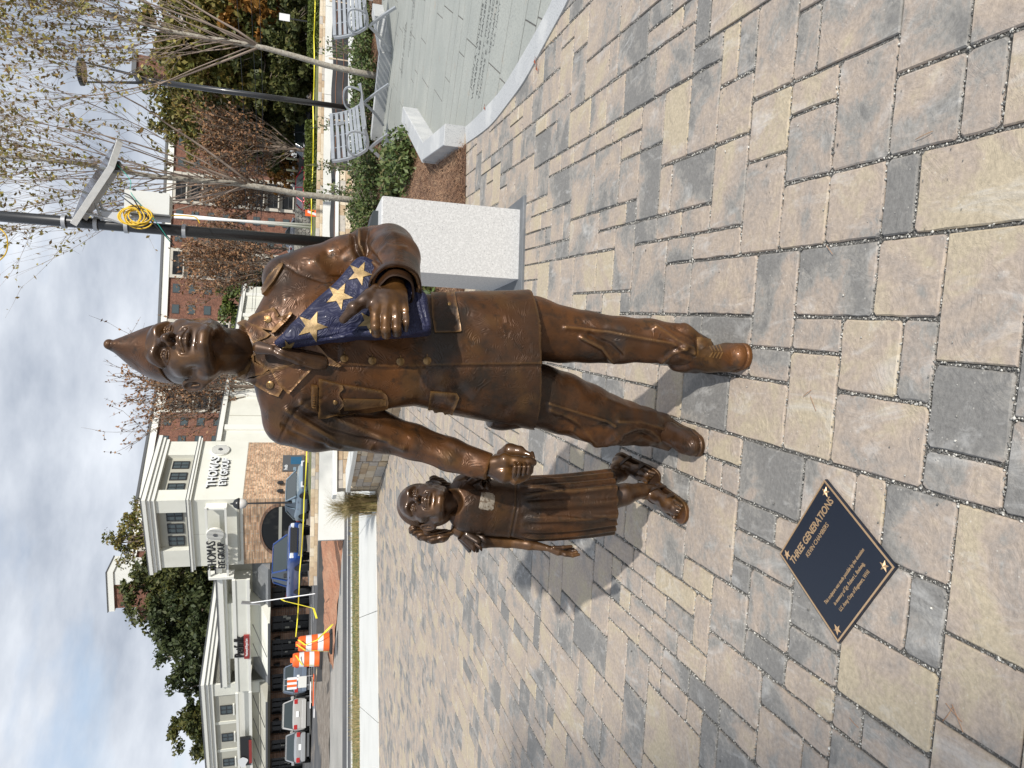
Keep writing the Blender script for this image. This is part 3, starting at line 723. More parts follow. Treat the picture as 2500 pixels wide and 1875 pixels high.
tl = gnd(1836, 868); hl = np.array([.10, 2.40, 0]); s1, b1 = shoe((tl[0], tl[1]+.012, 0), hl, .098)
tr_ = gnd(1724, 1092); s2, b2 = shoe((tr_[0]-.005, tr_[1]+.02, 0), (-.15, 2.68, 0), .092)
for k in range(4):      # laces
    x = 1731+k*8; patch('lace', [(x, 846-k), (x+8, 858), (x+10, 857), (x+3, 845-k)], b1, .0025, s1, M_br, 3, base=.002)
    patch('lace', [(x+9, 859), (x+1, 872+k), (x+4, 873+k), (x+12, 860)], b1, .0025, s1, M_br, 3, base=.002)
# ---- head: sculpted in its own axes (life-size metres, face towards -Y), then posed
def build_head(hw=1.0, female=False, h=.0018, neck=None):
    f = Field((-.105, -.135, -.21), (.105, .145, .135), h); g = 1.0
    f.ell((0, .018, .045), (.076, .094, .086), k=.01)                       # cranium
    f.ell((0, -.036, .000), (.062, .050, .080), k=.03)                      # face mass
    jw = .050 if not female else .045
    for s in (-1, 1):
        f.chain([(s*.060, .008, -.028), (s*jw, -.008, -.062), (s*.026, -.058, -.092)], [.020, .019, .016], k=.022)   # jaw
        f.cone((s*.047, -.058, -.012), (s*.058, -.030, -.004), .017, .014, k=.02)                                   # cheekbone
        f.ell((s*.032, -.060, -.050), (.020, .018, .026), k=.022)                                                      # cheek
        f.chain([(s*.008, -.090, .030), (s*.030, -.089, .036), (s*.052, -.068, .028)], [.0080, .0085, .007], k=.009)    # brow ridge
    f.cone((-.010, -.074, -.098), (.010, -.074, -.098), .017, .017, k=.016)   # chin
    f.ell((0, -.070, -.040), (.030, .020, .030), k=.016)                      # muzzle
    f.ell((0, -.078, .048), (.045, .018, .026), k=.02)
    for s in (-1, 1):
        f.ell((s*.031, -.093, .011), (.0210, .0170, .0130), k=.010, mode='s')   # sockets
        f.ell((s*.0315, -.0700, .0095), (.0136, .0136, .0136), k=.001)           # eyeballs
        up = [(s*(.0315-.0150*math.cos(a)), -.0700-.0142*math.sin(a)*.98-.001, .0095+.0080*math.sin(a)) for a in np.linspace(.12, PI-.12, 7)]
        lo = [(s*(.0315-.0150*math.cos(a)), -.0700-.0138*math.sin(a), .0095-.0068*math.sin(a)) for a in np.linspace(.12, PI-.12, 7)]
        f.chain(up, [.0016, .0017, .0018, .0018, .0018, .0017, .0014], k=.0025)
        f.chain(lo, [.0013, .0014, .0015, .0015, .0015, .0014, .0013], k=.003)
        f.cone((s*.0305, -.0850, .0100), (s*.0305, -.0822, .0100), .0034, .0030, k=.0006, mode='s')      # pupil
        f.chain([(s*.012, -.0885, .0275), (s*.028, -.0905, .0335), (s*.047, -.077, .0285)], [.0035, .0042, .0022], k=.004)  # eyebrow
    f.chain([(0, -.088, .028), (0, -.094, .012), (0, -.108, -.010), (0, -.1145, -.018)], [.0078, .0072, .0082, .0090], k=.010)
    for s in (-1, 1):
        f.ell((s*.0125, -.098, -.0200), (.0070, .0105, .0072), k=.009)
        f.ell((s*.0068, -.1055, -.0285), (.0042, .0060, .0040), k=.002, mode='s')
        f.chain([(s*.0185, -.094, -.022), (s*.030, -.083, -.040), (s*.034, -.074, -.056)], [.0010, .0014, .0008], k=.009, mode='s')   # smile line
    f.chain([(-.0300, -.0800, -.0520), (-.013, -.0920, -.0490), (-.004, -.0960, -.0468), (0, -.0955, -.0482), (.004, -.0960, -.0468), (.013, -.0920, -.0490), (.0300, -.0800, -.0520)], [.002, .0038, .0046, .0044, .0046, .0038, .002], k=.006)
    f.chain([(-.023, -.0825, -.0580), (-.010, -.0925, -.0620), (0, -.0940, -.0630), (.010, -.0925, -.0620), (.023, -.0825, -.0580)], [.0015, .0034, .0042, .0034, .0015], k=.008)
    f.chain([(-.0310, -.0810, -.0515), (-.013, -.0960, -.0552), (0, -.1000, -.0550), (.013, -.0960, -.0552), (.0310, -.0810, -.0515)], [.0012, .0017, .0019, .0017, .0012], k=.0025, mode='s')
    f.ell((0, -.097, -.036), (.0028, .004, .008), k=.004, mode='s')
    f.ell((0, -.096, -.076), (.015, .005, .0035), k=.012, mode='s')
    for s in (-1, 1):      # ears
        e = rotm(0, s*-32, s*8)
        c = np.array([s*.084, .012, -.008])
        f.ell(c, (.0095, .0215, .036), e, k=.003)
        f.ell(c+np.array([s*.006, -.003, .003]), (.0085, .0145, .0255), e, k=.002, mode='s')
        f.chain([c+np.array([s*.002, .006, .018]), c+np.array([s*.003, .001, .004]), c+np.array([s*.002, .002, -.012])], [.0022, .0030, .0024], k=.003)
        f.ell(c+np.array([s*.005, -.006, -.006]), (.004, .0045, .008), e, k=.002, mode='s')
    nk, nl = np.array(neck[0]), np.array(neck[1])
    if not female:
        f.cone((0, .018, -.045), nk, .056, .062, k=.022)
        for s in (-1, 1): f.cone((s*.058, .015, -.05), nk+np.array([s*.02, -.055, .01]), .013, .014, k=.022)
        f.ell(nk*.6+np.array([0, -.048, -.03]), (.011, .012, .014), k=.014)
    else:
        f.cone((0, .018, -.045), nk, .037, .040, k=.025)
        for s in (-1, 1): f.cone((s*.045, .01, -.055), nk+np.array([s*.012, -.034, .0]), .010, .009, k=.02)
    return f
def place(me, C, s, M):
    n = len(me.vertices); a = np.empty(n*3, np.float32); me.vertices.foreach_get('co', a); a = a.reshape(-1, 3)
    a = (a*np.array(s))@M.T+np.array(C); me.vertices.foreach_set('co', a.astype(np.float32).ravel()); me.update(); return me
HM = rotm(33, 14, 3); HS = (1.20, 1.20, 1.14); HC = W(470, 858, 2.35)
tolocal = lambda P, C, S, M: ((np.array(P)-C)@M)/np.array(S)
hf = build_head(neck=(tolocal(W(600,858,2.425), HC, HS, HM), 0))
head_me = place(hf.mesh('head', M_brs, 1, lambda V, n: (vnoise(V, 60, 3)-.5)*.0009), HC, HS, HM)
headB = bvh_of(head_me); head = part('head', head_me, soldier)
# ---- side cap
kf = Field((-.12, -.15, -.02), (.12, .15, .26), .0022)
def capf(hgt, off, notch):
    def fn(X, Y, Z):
        zb = .062+.10*(Y-(-.08))*-.0 ; t = np.clip((Z-.055)/hgt, 0, 1); rx = (.071+off-.10*np.clip(Y-.03, 0, .1))*(1-t**1.75)+.015*t; ry = .101+off-.030*t
        yc = .012-.006*t
        n = ((np.abs(X/rx))**2.1+(np.abs((Y-yc)/ry))**(2.1-.4*t))**(1/2.1); d = (n-1)*np.minimum(rx, ry)
        return np.maximum(np.maximum(d, (Z-.055-hgt)*.8), -(Z-.050-.12*np.clip(-(Y+.02), -.2, 0)*0+.0))
    return fn
kf.op(capf(.146, .002, 0), (-.1, -.12, .045), (.1, .13, .21), k=.002)
kf.op(capf(.126, .0065, 0), (-.1, -.12, .045), (.1, .13, .20), k=.001)
kf.cone((0, -.060, .199), (0, .045, .190), .0125, .011, k=.003)
# narrow the outer fold at the top so the inner ridge stands proud
cap_me = kf.mesh('side_cap', M_br, 1, lambda V, n: (vnoise(V, 16, 8)-.5)*.006)
CM = rotm(19, 13, 5)
part('side_cap', place(cap_me, HC+np.array([-.006, .012, .002]), (1.19, 1.17, 1.10), CM), soldier)
# ---- shirt collar, tie
colf = Field((-.12, 2.20, 1.48), (.30, 2.62, 1.80), .003)
nk = [HM@(np.array([0, .045, -.165])*1.2)+HC, HM@(np.array([0, .062, -.215])*1.2)+HC]
# ---- garment details laid over the coat (outlines in photo pixels)
def Z1(pts, ox, oy, s): return [(ox+x/s, oy+y/s) for x, y in pts]
R3 = lambda *p: Z1(p, 550, 750, 2.765)
R2 = lambda *p: Z1(p, 200, 700, 2.766)
RF = lambda *p: Z1(p, 550, 500, 3.687)
def plate(name, poly, bvh, lift, th, par, m, dome=0, face=.35):
    """flat plate (badge, button, bar) lying on the surface, outline in photo pixels"""
    cx = sum(p[0] for p in poly)/len(poly); cy = sum(p[1] for p in poly)/len(poly); h, _ = hit(bvh, cx, cy); n = avgn(bvh, cx, cy, 6)
    v = (Vector(EYE)-h).normalized(); n = (n*(1-face)+v*face).normalized(); o = h+n*lift; V = []; k = len(poly)
    for t in (-.006, th):
        for x, y in poly:
            d = Vector(ray(x, y)); q = Vector(EYE); s = (o-q).dot(n)/d.dot(n); V.append(q+d*s+n*t)
    for x, y in poly:
        d = Vector(ray(cx+(x-cx)*.82, cy+(y-cy)*.82)); q = Vector(EYE); s = (o-q).dot(n)/d.dot(n); V.append(q+d*s+n*(th+.0012))
    V.append(o+n*(th+.0015+dome)); Fc = []
    for a in (0, k):
        for i in range(k): Fc.append((a+i, a+(i+1) % k, a+k+(i+1) % k, a+k+i))
    for i in range(k): Fc.append((2*k+i, 2*k+(i+1) % k, 3*k))
    ob = part(name, mesh(name, V, Fc, m), par); bm = bmesh.new(); bm.from_mesh(ob.data); bmesh.ops.recalc_face_normals(bm, faces=bm.faces); bm.to_mesh(ob.data); bm.free(); setsmooth(ob, 50); return ob, o, n
def letter2(txt, o, n, size_px, lift, m, par, rot=0):
    z = n; up = Vector((0, 0, 1)); x = up.cross(z).normalized(); y = z.cross(x); s = size_px*mpp(o[1], o[2])
    M = Matrix(((x[0], y[0], z[0], o[0]+z[0]*lift), (x[1], y[1], z[1], o[1]+z[1]*lift), (x[2], y[2], z[2], o[2]+z[2]*lift), (0, 0, 0, 1))) @ Matrix.Rotation(rot, 4, 'Z')
    me = text_geo(txt, s, .0012); me.transform(M); me.materials.clear(); me.materials.append(m); return part('lettering', me, par)
# merge coat and neck for ray casting
def merged(*ms):
    V = []; Fc = []
    for me in ms:
        w_ = Vector((0, 0, 0)); n = len(V); V += [v.co[:] for v in me[0].vertices] if me[1] is None else [(v.co+me[1])[:] for v in me[0].vertices]; Fc += [tuple(i+n for i in p.vertices) for p in me[0].polygons]
    return BVHTree.FromPolygons(V, Fc)
SL = Vector(soldier.location)
bodyB = merged((coat_sm, None), (head_me, SL))
# shirt front, collar points
patch('shirt_front', RF((285,1250),(420,1165),(560,1260),(800,1370),(620,1440),(400,1490),(250,1380)), bodyB, .006, soldier, M_br, 5, base=.01)
patch('shirt_collar', R2((1045,590),(1095,560),(1158,455),(1172,462),(1178,505),(1272,560),(1240,590),(1135,608),(1080,600)), bodyB, .013, soldier, M_br, 5, base=.01)
patch('shirt_collar', R2((1060,265),(1110,240),(1200,270),(1285,325),(1262,345),(1168,385),(1150,350),(1100,290)), bodyB, .013, soldier, M_br, 5, base=.01)
tkf = Field(W(620,900,2.36)-np.array([0,.14,.24]), W(620,820,2.36)+np.array([.03,.05,.06]), .0022)
tkf.chain([W(634,849,2.285), W(662,854,2.262)], [.021, .0150], k=.006, flat=((0, 1, .2), 1.25))
tkf.chain([W(668,856,2.258), W(690,861,2.256), W(730,872,2.268), W(780,884,2.285)], [.0125, .0200, .025, .029], k=.006, flat=((0, 1, .1), 1.35))
part('necktie', tkf.mesh('necktie', M_brs, 1, lambda V, n: relief(V, n, [([(670,850),(700,866),(740,885)], 3, -.002), ([(672,862),(720,878)], 3, .002)], ((20, .003, 4),))), soldier)
# lapels and coat collar
patch('coat_collar', R2((1110,610),(1180,615),(1290,560),(1420,535),(1385,600),(1355,665),(1360,690),(1335,738),(1280,720),(1200,670)), bodyB, .009, soldier, M_br, 5, base=.008, rim=3)
patch('lapel', R2((1600,480),(1605,500),(1400,720),(1340,660),(1290,565),(1420,525)), bodyB, .013, soldier, M_br, 5, base=.008, rim=3)
patch('coat_collar', R2((1075,265),(1110,245),(1180,195),(1310,148),(1340,200),(1330,215),(1420,180),(1425,200),(1300,300)), bodyB, .010, soldier, M_br, 5, base=.008, rim=3)
patch('lapel', RF((470,1110),(590,975),(612,985),(560,1060),(470,1150),(430,1160)), bodyB, .014, soldier, M_br, 5, base=.008, rim=3)
patch('lapel', R3((500,258),(600,240),(690,330),(780,390),(765,397),(690,385),(600,345),(510,285)), bodyB, .013, soldier, M_br, 5, base=.008, rim=3)
def circle(c, r, n=20): return [(c[0]+r*math.cos(a), c[1]+r*math.sin(a)) for a in np.linspace(0, 2*PI, n+1)[:-1]]
detB = bodyB
for c in (RF((385,1030))[0], RF((405,1620))[0]):
    o, oo, nn = plate('collar_disc', circle(c, 9.5), detB, .012, .003, soldier, M_brg); letter2('US', oo, nn, 11, .005, M_brg, soldier)
for c in R3((803,345),(992,360),(1182,366),(1363,360)):
    o, oo, nn = plate('coat_button', circle(c, 10), detB, .004, .004, soldier, M_brg, dome=.002)
    plate('button_relief', [(c[0]+5.5*math.cos(a)*(1 if k % 2 else .55), c[1]+5.5*math.sin(a)*(1 if k % 2 else .55)) for k, a in enumerate(np.linspace(0, 2*PI, 13)[:-1])], detB, .009, .001, o, M_brg)
    plate('buttonhole', [(c[0]-1, c[1]-17), (c[0]+1.4, c[1]-17), (c[0]+1.4, c[1]-9), (c[0]-1, c[1]-9)], detB, .003, .001, soldier, M_br)
def disc(name, c, r, bvh, th, m, par): return plate(name, circle(c, r, 14), bvh, th-.004, .003, par, m, dome=.002)
# breast pocket, flap with scalloped edge, name bar, ribbon of the pleat
patch('breast_pocket', R3((630,480),(790,520),(1060,565),(1090,590),(1100,640),(1095,680),(900,715),(790,735),(630,742)), detB, .004, soldier, M_br, 6, base=.005, rim=4)
patch('pocket_pleat', R3((795,612),(1085,618),(1085,655),(900,680),(800,690)), detB, .0065, soldier, M_br, 6, base=.004)
patch('pocket_flap', R3((630,485),(790,520),(796,545),(770,570),(768,590),(795,625),(796,650),(765,680),(770,700),(785,735),(628,742)), detB, .0085, soldier, M_br, 5, base=.004, rim=3)
disc('pocket_button', R3((742,642))[0], 6, detB, .0115, M_brg, soldier)
nb_, no_, nn_ = plate('name_bar', R3((582,528),(622,533),(618,698),(578,694)), detB, .005, .005, soldier, M_br, face=.1)
for k in range(9): plate('name_relief', R3((592,545+k*16),(609,547+k*16),(606,556+k*16),(590,553+k*16)), detB, .010, .0015, nb_, M_br, face=.1)
# side pockets
patch('side_pocket', R3((1385,568),(1560,580),(1575,605),(1530,733),(1368,695)), detB, .006, soldier, M_br, 5, base=.005, rim=4)
R4 = lambda *p: Z1(p, 850, 650, 4.148)
patch('pocket_flap', R4((835,275),(1075,255),(1135,610),(1140,665),(1120,672),(875,675),(850,520)), detB, .0085, soldier, M_br, 5, base=.005, rim=3)
disc('pocket_button', R4((1022,385))[0], 5.5, detB, .011, M_brg, soldier)
# shoulder straps
patch('shoulder_strap', RF((525,530),(490,545),(400,640),(360,720),(320,800),(335,830),(375,790),(450,690),(520,560)), detB, .008, soldier, M_br, 5, base=.006)
# ---- hands
def hand_left():
    f = Field(W(810, 840, 2.02)-np.array([.02, 0, .22]), W(810, 690, 2.30)+np.array([.06, 0, .05]), .0022)
    w = W(962, 700, 2.150); P = lambda x, y, Y: W(x, y, Y)
    K = [P(917,768,2.078), P(942,776,2.068), P(968,773,2.072), P(991,760,2.086)]
    f.cone(P(965,660,2.22), w, .036, .034, k=.01)
    B = [P(932,722,2.122), P(948,724,2.114), P(963,722,2.116), P(978,718,2.126)]
    for i in range(4):
        f.chain([w, B[i], K[i]], [.026, .021, .0155], k=.012)
    f.ell(P(950,745,2.105), (.035, .02, .045), k=.02)
    M1 = [P(917,798,2.060), P(942,804,2.052), P(968,800,2.056), P(993,787,2.068)]
    M2 = [P(919,813,2.085), P(943,817,2.078), P(969,812,2.080), P(994,801,2.090)]
    TP = [P(923,806,2.115), P(946,808,2.110), P(971,804,2.112), P(994,795,2.118)]
    for i in range(4):
        r = .0148 if i < 3 else .0135
        f.chain([K[i], M1[i]], [r*1.03, r*.95], k=.004); f.chain([M1[i], M2[i]], [r*.97, r*.92], k=.003); f.chain([M2[i], TP[i]], [r*.92, r*.8], k=.003)
        f.ell(K[i]-np.array([0, .004, 0]), (.012, .010, .012), k=.006)
        f.chain([B[i]-np.array([0, .018, 0]), K[i]-np.array([0, .011, 0])], [.0035, .0045], k=.006)
    f.chain([P(920,712,2.14), P(893,732,2.112), P(863,752,2.105), P(838,780,2.120)], [.024, .0195, .0165, .0125], k=.010)
    f.ell(P(866,750,2.100), (.015, .013, .015), k=.006)
    f.chain([P(905,722,2.12), P(917,755,2.10)], [.018, .015], k=.015)
    return f
hm = hand_left().mesh('hand', M_brs, 1, lambda V, n: (vnoise(V, 70, 6)-.5)*.0016)
handL = part('hand', hm, soldier)
# rolled cuffs
def ring(name, p, ax, r, w, th, par, m, tilt=0, n=28):
    ax = Vector(ax).normalized(); a = ax.orthogonal().normalized(); b = ax.cross(a); V = []; Fc = []
    prof = [(r, -w), (r+th, -w*.9), (r+th*1.2, 0), (r+th, w*.9), (r, w), (r-th*.6, w*.8), (r-th*.6, -w)]
    for k in range(n):
        t = 2*PI*k/n; dr = .002*math.sin(3*t+1)+.0015*math.sin(5*t)
        for rr, q in prof: V.append(Vector(p)+ax*q+(a*math.cos(t)+b*math.sin(t))*(rr+dr))
    m_ = len(prof)
    for k in range(n):
        for j in range(m_): Fc.append((k*m_+j, k*m_+(j+1) % m_, ((k+1) % n)*m_+(j+1) % m_, ((k+1) % n)*m_+j))
    o = part(name, mesh(name, V, Fc, m), par); return setsmooth(o, 50)
aL = axL/np.linalg.norm(axL)
ring('sleeve_cuff', fa[2][0]-aL*.008, aL, .0765, .010, .003, soldier, M_br)
ring('shirt_cuff', fa[2][0]+aL*.006, aL, .052, .022, .004, soldier, M_br)
aR = axR/np.linalg.norm(axR)

def hand_right():
    o = W(1200, 1200, 2.36); f = Field(o-np.array([.06, .12, .16]), o+np.array([.16, .10, .10]), .0021); P = lambda x, y, Y: W(x, y, Y)
    f.cone(P(1175,1132,2.385), P(1212,1144,2.365), .031, .030, k=.01)
    f.chain([P(1205,1142,2.365), P(1230,1152,2.345), P(1258,1156,2.335)], [.032, .036, .030], k=.015)
    f.chain([P(1205,1130,2.35), P(1232,1123,2.325), P(1262,1126,2.310), P(1292,1128,2.305), P(1302,1129,2.306)], [.026, .022, .0165, .0155, .0125], k=.010)   # thumb
    # fingers curl under the small hand
    for i, (x, y) in enumerate([(1256,1166),(1266,1162),(1276,1158),(1284,1152)]):
        f.chain([P(x-14, y-2, 2.330), P(x, y+8, 2.322), P(x+8, y-2, 2.315), P(x+12, y-14, 2.318)], [.015, .014, .013, .011], k=.004)
    return f
hr = hand_right().mesh('hand', M_brs, 1, lambda V, n: (vnoise(V, 70, 6)-.5)*.0012)
part('hand', hr, soldier)
# ---- folded flag under the arm
flag = thing('folded_flag', 'triangular folded blue flag with gold stars held against the soldier\'s chest', 'flag', tuple(W(860, 760, 2.2)))
ff = Field((-.05, 2.03, .98), (.44, 2.40, 1.70), .0030)
fA, fB, fC, fB2 = W(736, 815, 2.235), W(1026, 792, 2.165), W(890, 664, 2.235), W(1020, 738, 2.185)
fn_ = np.cross(fB-fA, fC-fA); fn_ /= np.linalg.norm(fn_); fn_ = -fn_ if fn_[1] > 0 else fn_
fu = (fB-fA)/np.linalg.norm(fB-fA); fv = np.cross(fn_, fu)
def tri(X, Y, Z):
    dx, dy, dz = X-fA[0], Y-fA[1], Z-fA[2]
    u = dx*fu[0]+dy*fu[1]+dz*fu[2]; v = dx*fv[0]+dy*fv[1]+dz*fv[2]; w_ = dx*fn_[0]+dy*fn_[1]+dz*fn_[2]
    pts = [np.array([0, 0])]+[np.array([(q-fA)@fu, (q-fA)@fv]) for q in (fB, fB2, fC)]
    sg = np.sign(np.cross(pts[1]-pts[0], pts[2]-pts[0])); d = -1e9
    for i in range(4):
        e = pts[(i+1) % 4]-pts[i]; e = e/np.linalg.norm(e); nn_ = np.array([e[1], -e[0]])*sg; q = (u-pts[i][0])*nn_[0]+(v-pts[i][1])*nn_[1]; d = smax(d, q, .02) if isinstance(d, np.ndarray) else q
    c_ = d-.016; a_ = np.abs(w_+.010*np.clip(1+d/.05, 0, 1)*0)-.020-.010*np.clip(-d/.06, 0, 1); return np.sqrt(np.maximum(c_, 0)**2+np.maximum(a_, 0)**2)+np.minimum(np.maximum(c_, a_), 0)-.018
ff.op(tri, (-.05, 2.03, .98), (.44, 2.40, 1.70), k=0)
def dF(V, n):
    px, py = projv(V); d = (vnoise(V, 9, 31)-.5)*.014+(vnoise(V, 22, 32)-.5)*.006
    for pts, wd, h in (([(700,842),(800,826),(870,800),(990,806)], 5, -.006), ([(810,800),(860,800),(905,770)], 9, -.006), ([(1012,700),(1020,760),(1032,800)], 3, -.005), ([(1022,700),(1030,750),(1042,790)], 3, -.004), ([(690,845),(760,838),(840,822)], 4, .004)):
        d += h*np.exp(-(segd(px, py, pts)/wd)**2)
    return d
def flagx(t, b, tc, cur, nb):
    l = t.links.new; n0 = N(t, 'ShaderNodeTexNoise', inp={'Scale': 8.0, 'Detail': 2.5, 'Distortion': 1.2}); l(tc.outputs['Object'], n0.inputs['Vector'])
    m0 = N(t, 'ShaderNodeMath', operation='MULTIPLY'); m0.inputs[1].default_value = 170.0; l(n0.outputs['Fac'], m0.inputs[0]); s0 = N(t, 'ShaderNodeMath', operation='SINE'); l(m0.outputs[0], s0.inputs[0])
    bp = N(t, 'ShaderNodeBump', inp={'Strength': .4, 'Distance': .0014}); l(s0.outputs[0], bp.inputs['Height']); l(bp.outputs[0], b.inputs['Normal'])
M_flag = mat('flag_blue_patina', (.015, .017, .050), .52, .1, var=[(6, 4, (.009, .011, .030), .46, .66), (40, 3, (.035, .037, .085), .55, .75)], spec=.35, coat=.04, extra=flagx)
M_star = mat('star_gold_patina', (.26, .175, .065), .45, .4, var=[(14, 4, (.17, .11, .045), .42, .65), (9, 3, (.36, .27, .14), .55, .72)], bump=[(60, .35, .003)])
flag_me = ff.mesh('flag_body', M_flag, 1, dF); flagB = bvh_of(flag_me); part('flag_body', flag_me, flag)
def star(c, R_, rot, wob=.0):
    P = []
    for k in range(10):
        a = math.radians(rot)+k*PI/5; r = R_ if k % 2 == 0 else R_*.40; P.append((c[0]+r*math.cos(a), c[1]+r*math.sin(a)*.98))
    return P
for c, R_, rot in (((762,797), 39, 2), ((828,723), 35, 8), ((878,668), 31, 6), ((902,785), 30, 12), ((704,848), 20, 30)):
    try: patch('gold_star', star(c, R_, rot), flagB, .003, flag, M_star, 4, base=.003)
    except Exception as ex: print('star', ex)
# ============================================================ BRONZE GIRL
girl = thing('bronze_girl_statue', 'small bronze statue of a girl in a gathered dress holding the soldier\'s hand', 'statue', tuple(W(1650, 1220, 2.65)[:2])+(0,))
bpy.context.view_layer.update()
GM = rotm(44, 17, 9); GS = (.98, .96, .97); GC = W(1044, 1231, 2.66)
gh = build_head(female=True, neck=(tolocal(W(1122,1229,2.680), GC, GS, GM), 0))
gh_me = place(gh.mesh('head', M_brs, 1), GC, GS, GM); ghB = bvh_of(gh_me); ghead = part('head', gh_me, girl)
# hair drawn back into two bunches
hfld = Field((-.14, -.12, -.16), (.14, .13, .15), .002)
hfld.ell((0, .022, .046), (.083, .099, .091), k=.01)
hfld.ell((0, .05, -.01), (.074, .075, .075), k=.03)
def facecut(X, Y, Z): return (Y-(-.050+.75*(Z-.085)*-1*0))*1.0 + np.maximum(0, (Z-.060))*-1.15 + np.maximum(0, .0-Z)*-.0 + np.maximum(0, .03-Z)*.55
hfld.op(lambda X, Y, Z: (Y+.048)*.8+np.maximum(0, Z-.050)*2.2+(-.006), (-.14, -.12, -.16), (.14, .13, .15), k=.004, mode='s')
hfld.op(lambda X, Y, Z: np.sqrt(((np.abs(X)-.078)/1)**2+((Y-.002)/1)**2+((Z+.02)/1.6)**2)-.028+0*Z, (-.12, -.05, -.09), (.12, .05, .06), k=.004, mode='s')
for s in (-1, 1): hfld.cone((s*.074, .045, .022), (s*.094, .050, .020), .024, .017, k=.015)
def dH(V, n):
    r = np.hypot(V[:, 2]-.02, V[:, 1]-.05); a = np.arctan2(V[:, 2]-.02, V[:, 1]-.05); return .0016*np.sin(a*46+3*np.sin(V[:, 0]*30))*np.clip(np.abs(V[:, 0])*14, .15, 1)*np.clip(r*14, 0, 1)
M_brh = mat('bronze_hair', (.07, .035, .016), .36, .45, var=[(6, 4, (.13, .055, .015), .5, .68)], bump=[(30, .5, .004, 4, (1, 1, 5))], coat=.3, extra=bronze_extra(.4, 0))
part('hair', place(hfld.mesh('hair', M_brh, 1, dH), GC, GS, GM), girl)
def bunch(pts, rad, side):
    lo = np.min([p for p in pts], 0)-.05; hi = np.max(pts, 0)+.05; f = Field(lo, hi, .0028); f.chain(pts, rad, k=.012)
    d = lambda V, n: .0018*np.sin((V[:, 0]*1.0+V[:, 1])*420+V[:, 2]*60)+(vnoise(V, 20, 4)-.5)*.004
    part('hair_bunch', f.mesh('hair_bunch', M_brh, 1, d), girl)
bunch([W(1010,1292,2.70), W(1030,1302,2.71), W(1055,1309,2.71), W(1080,1308,2.70), W(1104,1299,2.69)], [.017, .024, .026, .022, .010], 1)
bunch([W(1058,1170,2.73), W(1075,1180,2.73), W(1095,1190,2.72), W(1112,1198,2.71)], [.016, .018, .014, .008], 0)
for c, ax in ((W(1008,1289,2.70), W(1030,1302,2.71)-W(1008,1285,2.70)),): ring('hair_tie', c, ax, .014, .005, .007, girl, M_brh, n=16); ring('hair_tie', c+ax*.3, ax, .014, .005, .006, girl, M_brh, n=16)
# dress
gf = Field((-.80, 2.36, .20), (-.30, 2.96, 1.16), .0042)
YG = 2.665
gtab = [(1088,1248,1204),(1098,1272,1186),(1112,1292,1172),(1135,1302,1166),(1165,1306,1167),(1205,1309,1170),(1255,1311,1175),(1266,1313,1173),(1300,1317,1167),(1350,1316,1163),(1400,1312,1160),(1450,1306,1156),(1515,1297,1150)]
rows = []
for (x, a, b) in gtab:
    p, q = W(x, a, YG), W(x, b, YG); ry = np.interp(x, [1088, 1112, 1150, 1255, 1300, 1515], [.040, .070, .082, .080, .100, .150]); rows.append(((p[2]+q[2])/2, (p[0]+q[0])/2, (q[0]-p[0])/2, ry, YG+np.interp(x, [1100, 1260, 1515], [0, .0, .03])))
rows.sort(); GW = np.array(rows); zw = W(1262, 1240, YG)[2]
def gbody(X, Y, Z):
    z = Z.ravel(); f = [np.interp(z, GW[:, 0], GW[:, i])[None, None, :] for i in range(1, 5)]
    a = np.arctan2((Y-f[3])/f[2], (X-f[0])/f[1]); k = np.clip((zw-Z)/.04, 0, 1)
    pl = (np.sin(a*17+1.3*np.sin(a*3+Z*4))*.5+np.sin(a*29+Z*9)*.25*np.clip(1-(zw-Z)/.25, .2, 1)+np.sin(a*7+2)*.5*np.clip((zw-Z)/.3, 0, 1))*.0105*k
    n = ((np.abs((X-f[0])/f[1]))**2.2 + (np.abs((Y-f[3])/f[2]))**2.2)**(1/2.2)
    return np.maximum((n-1)*np.minimum(f[1], f[2])-pl, Z-GW[-1, 0])
gf.op(gbody, (-.80, 2.38, .2), (-.30, 2.95, 1.14), k=0)
m_ = gf.ax[2] < zw-.05; D0 = gf.D.copy(); gf.D[:, :, m_] = np.maximum(gf.D, -(D0+.009))[:, :, m_]
# neckline, armholes
gf.ell(W(1092, 1228, 2.585), (.062, .085, .062), k=.006, mode='s')
hm0 = [W(1503,1297,2.6), W(1507,1178,2.55), W(1478,1153,2.80)]
gnrm = np.cross(hm0[1]-hm0[0], hm0[2]-hm0[0]); gnrm /= np.linalg.norm(gnrm); gnrm = gnrm if gnrm[2] > 0 else -gnrm
def ghem(X, Y, Z): return (X-hm0[0][0])*gnrm[0]+(Y-hm0[0][1])*gnrm[1]+(Z-hm0[0][2])*gnrm[2]+.006*np.abs(np.sin(X*62+Y*47))
gf.op(lambda X, Y, Z: np.maximum(ghem(X, Y, Z), Z-.75), (-.8, 2.36, .2), (-.3, 2.96, .7), k=0, mode='s', pad=0)
gfold = [([(1263,1170),(1262,1240),(1247,1314)], 2.2, -.004), ([(1258,1170),(1257,1240),(1242,1312)], 3, .002), ([(1300,1190),(1400,1200),(1490,1190)], 7, .004), ([(1280,1260),(1380,1255),(1480,1270)], 6, -.005), ([(1300,1235),(1400,1240),(1495,1232)], 8, .004)]
dress_me = gf.mesh('dress', M_br, 1, lambda V, n: relief(V, n, gfold, ((12, .0035, 51), (55, .0009, 52)))); dressB = bvh_of(dress_me); part('dress', dress_me, girl)
patch('dress_patch', Z1([(1108,612),(1170,614),(1218,625),(1238,650),(1238,690),(1226,770),(1212,786),(1170,786),(1090,774),(1080,760)], 900, 1050, 4.022), dressB, .003, girl, M_brw, 4, base=.004, puff=.001)
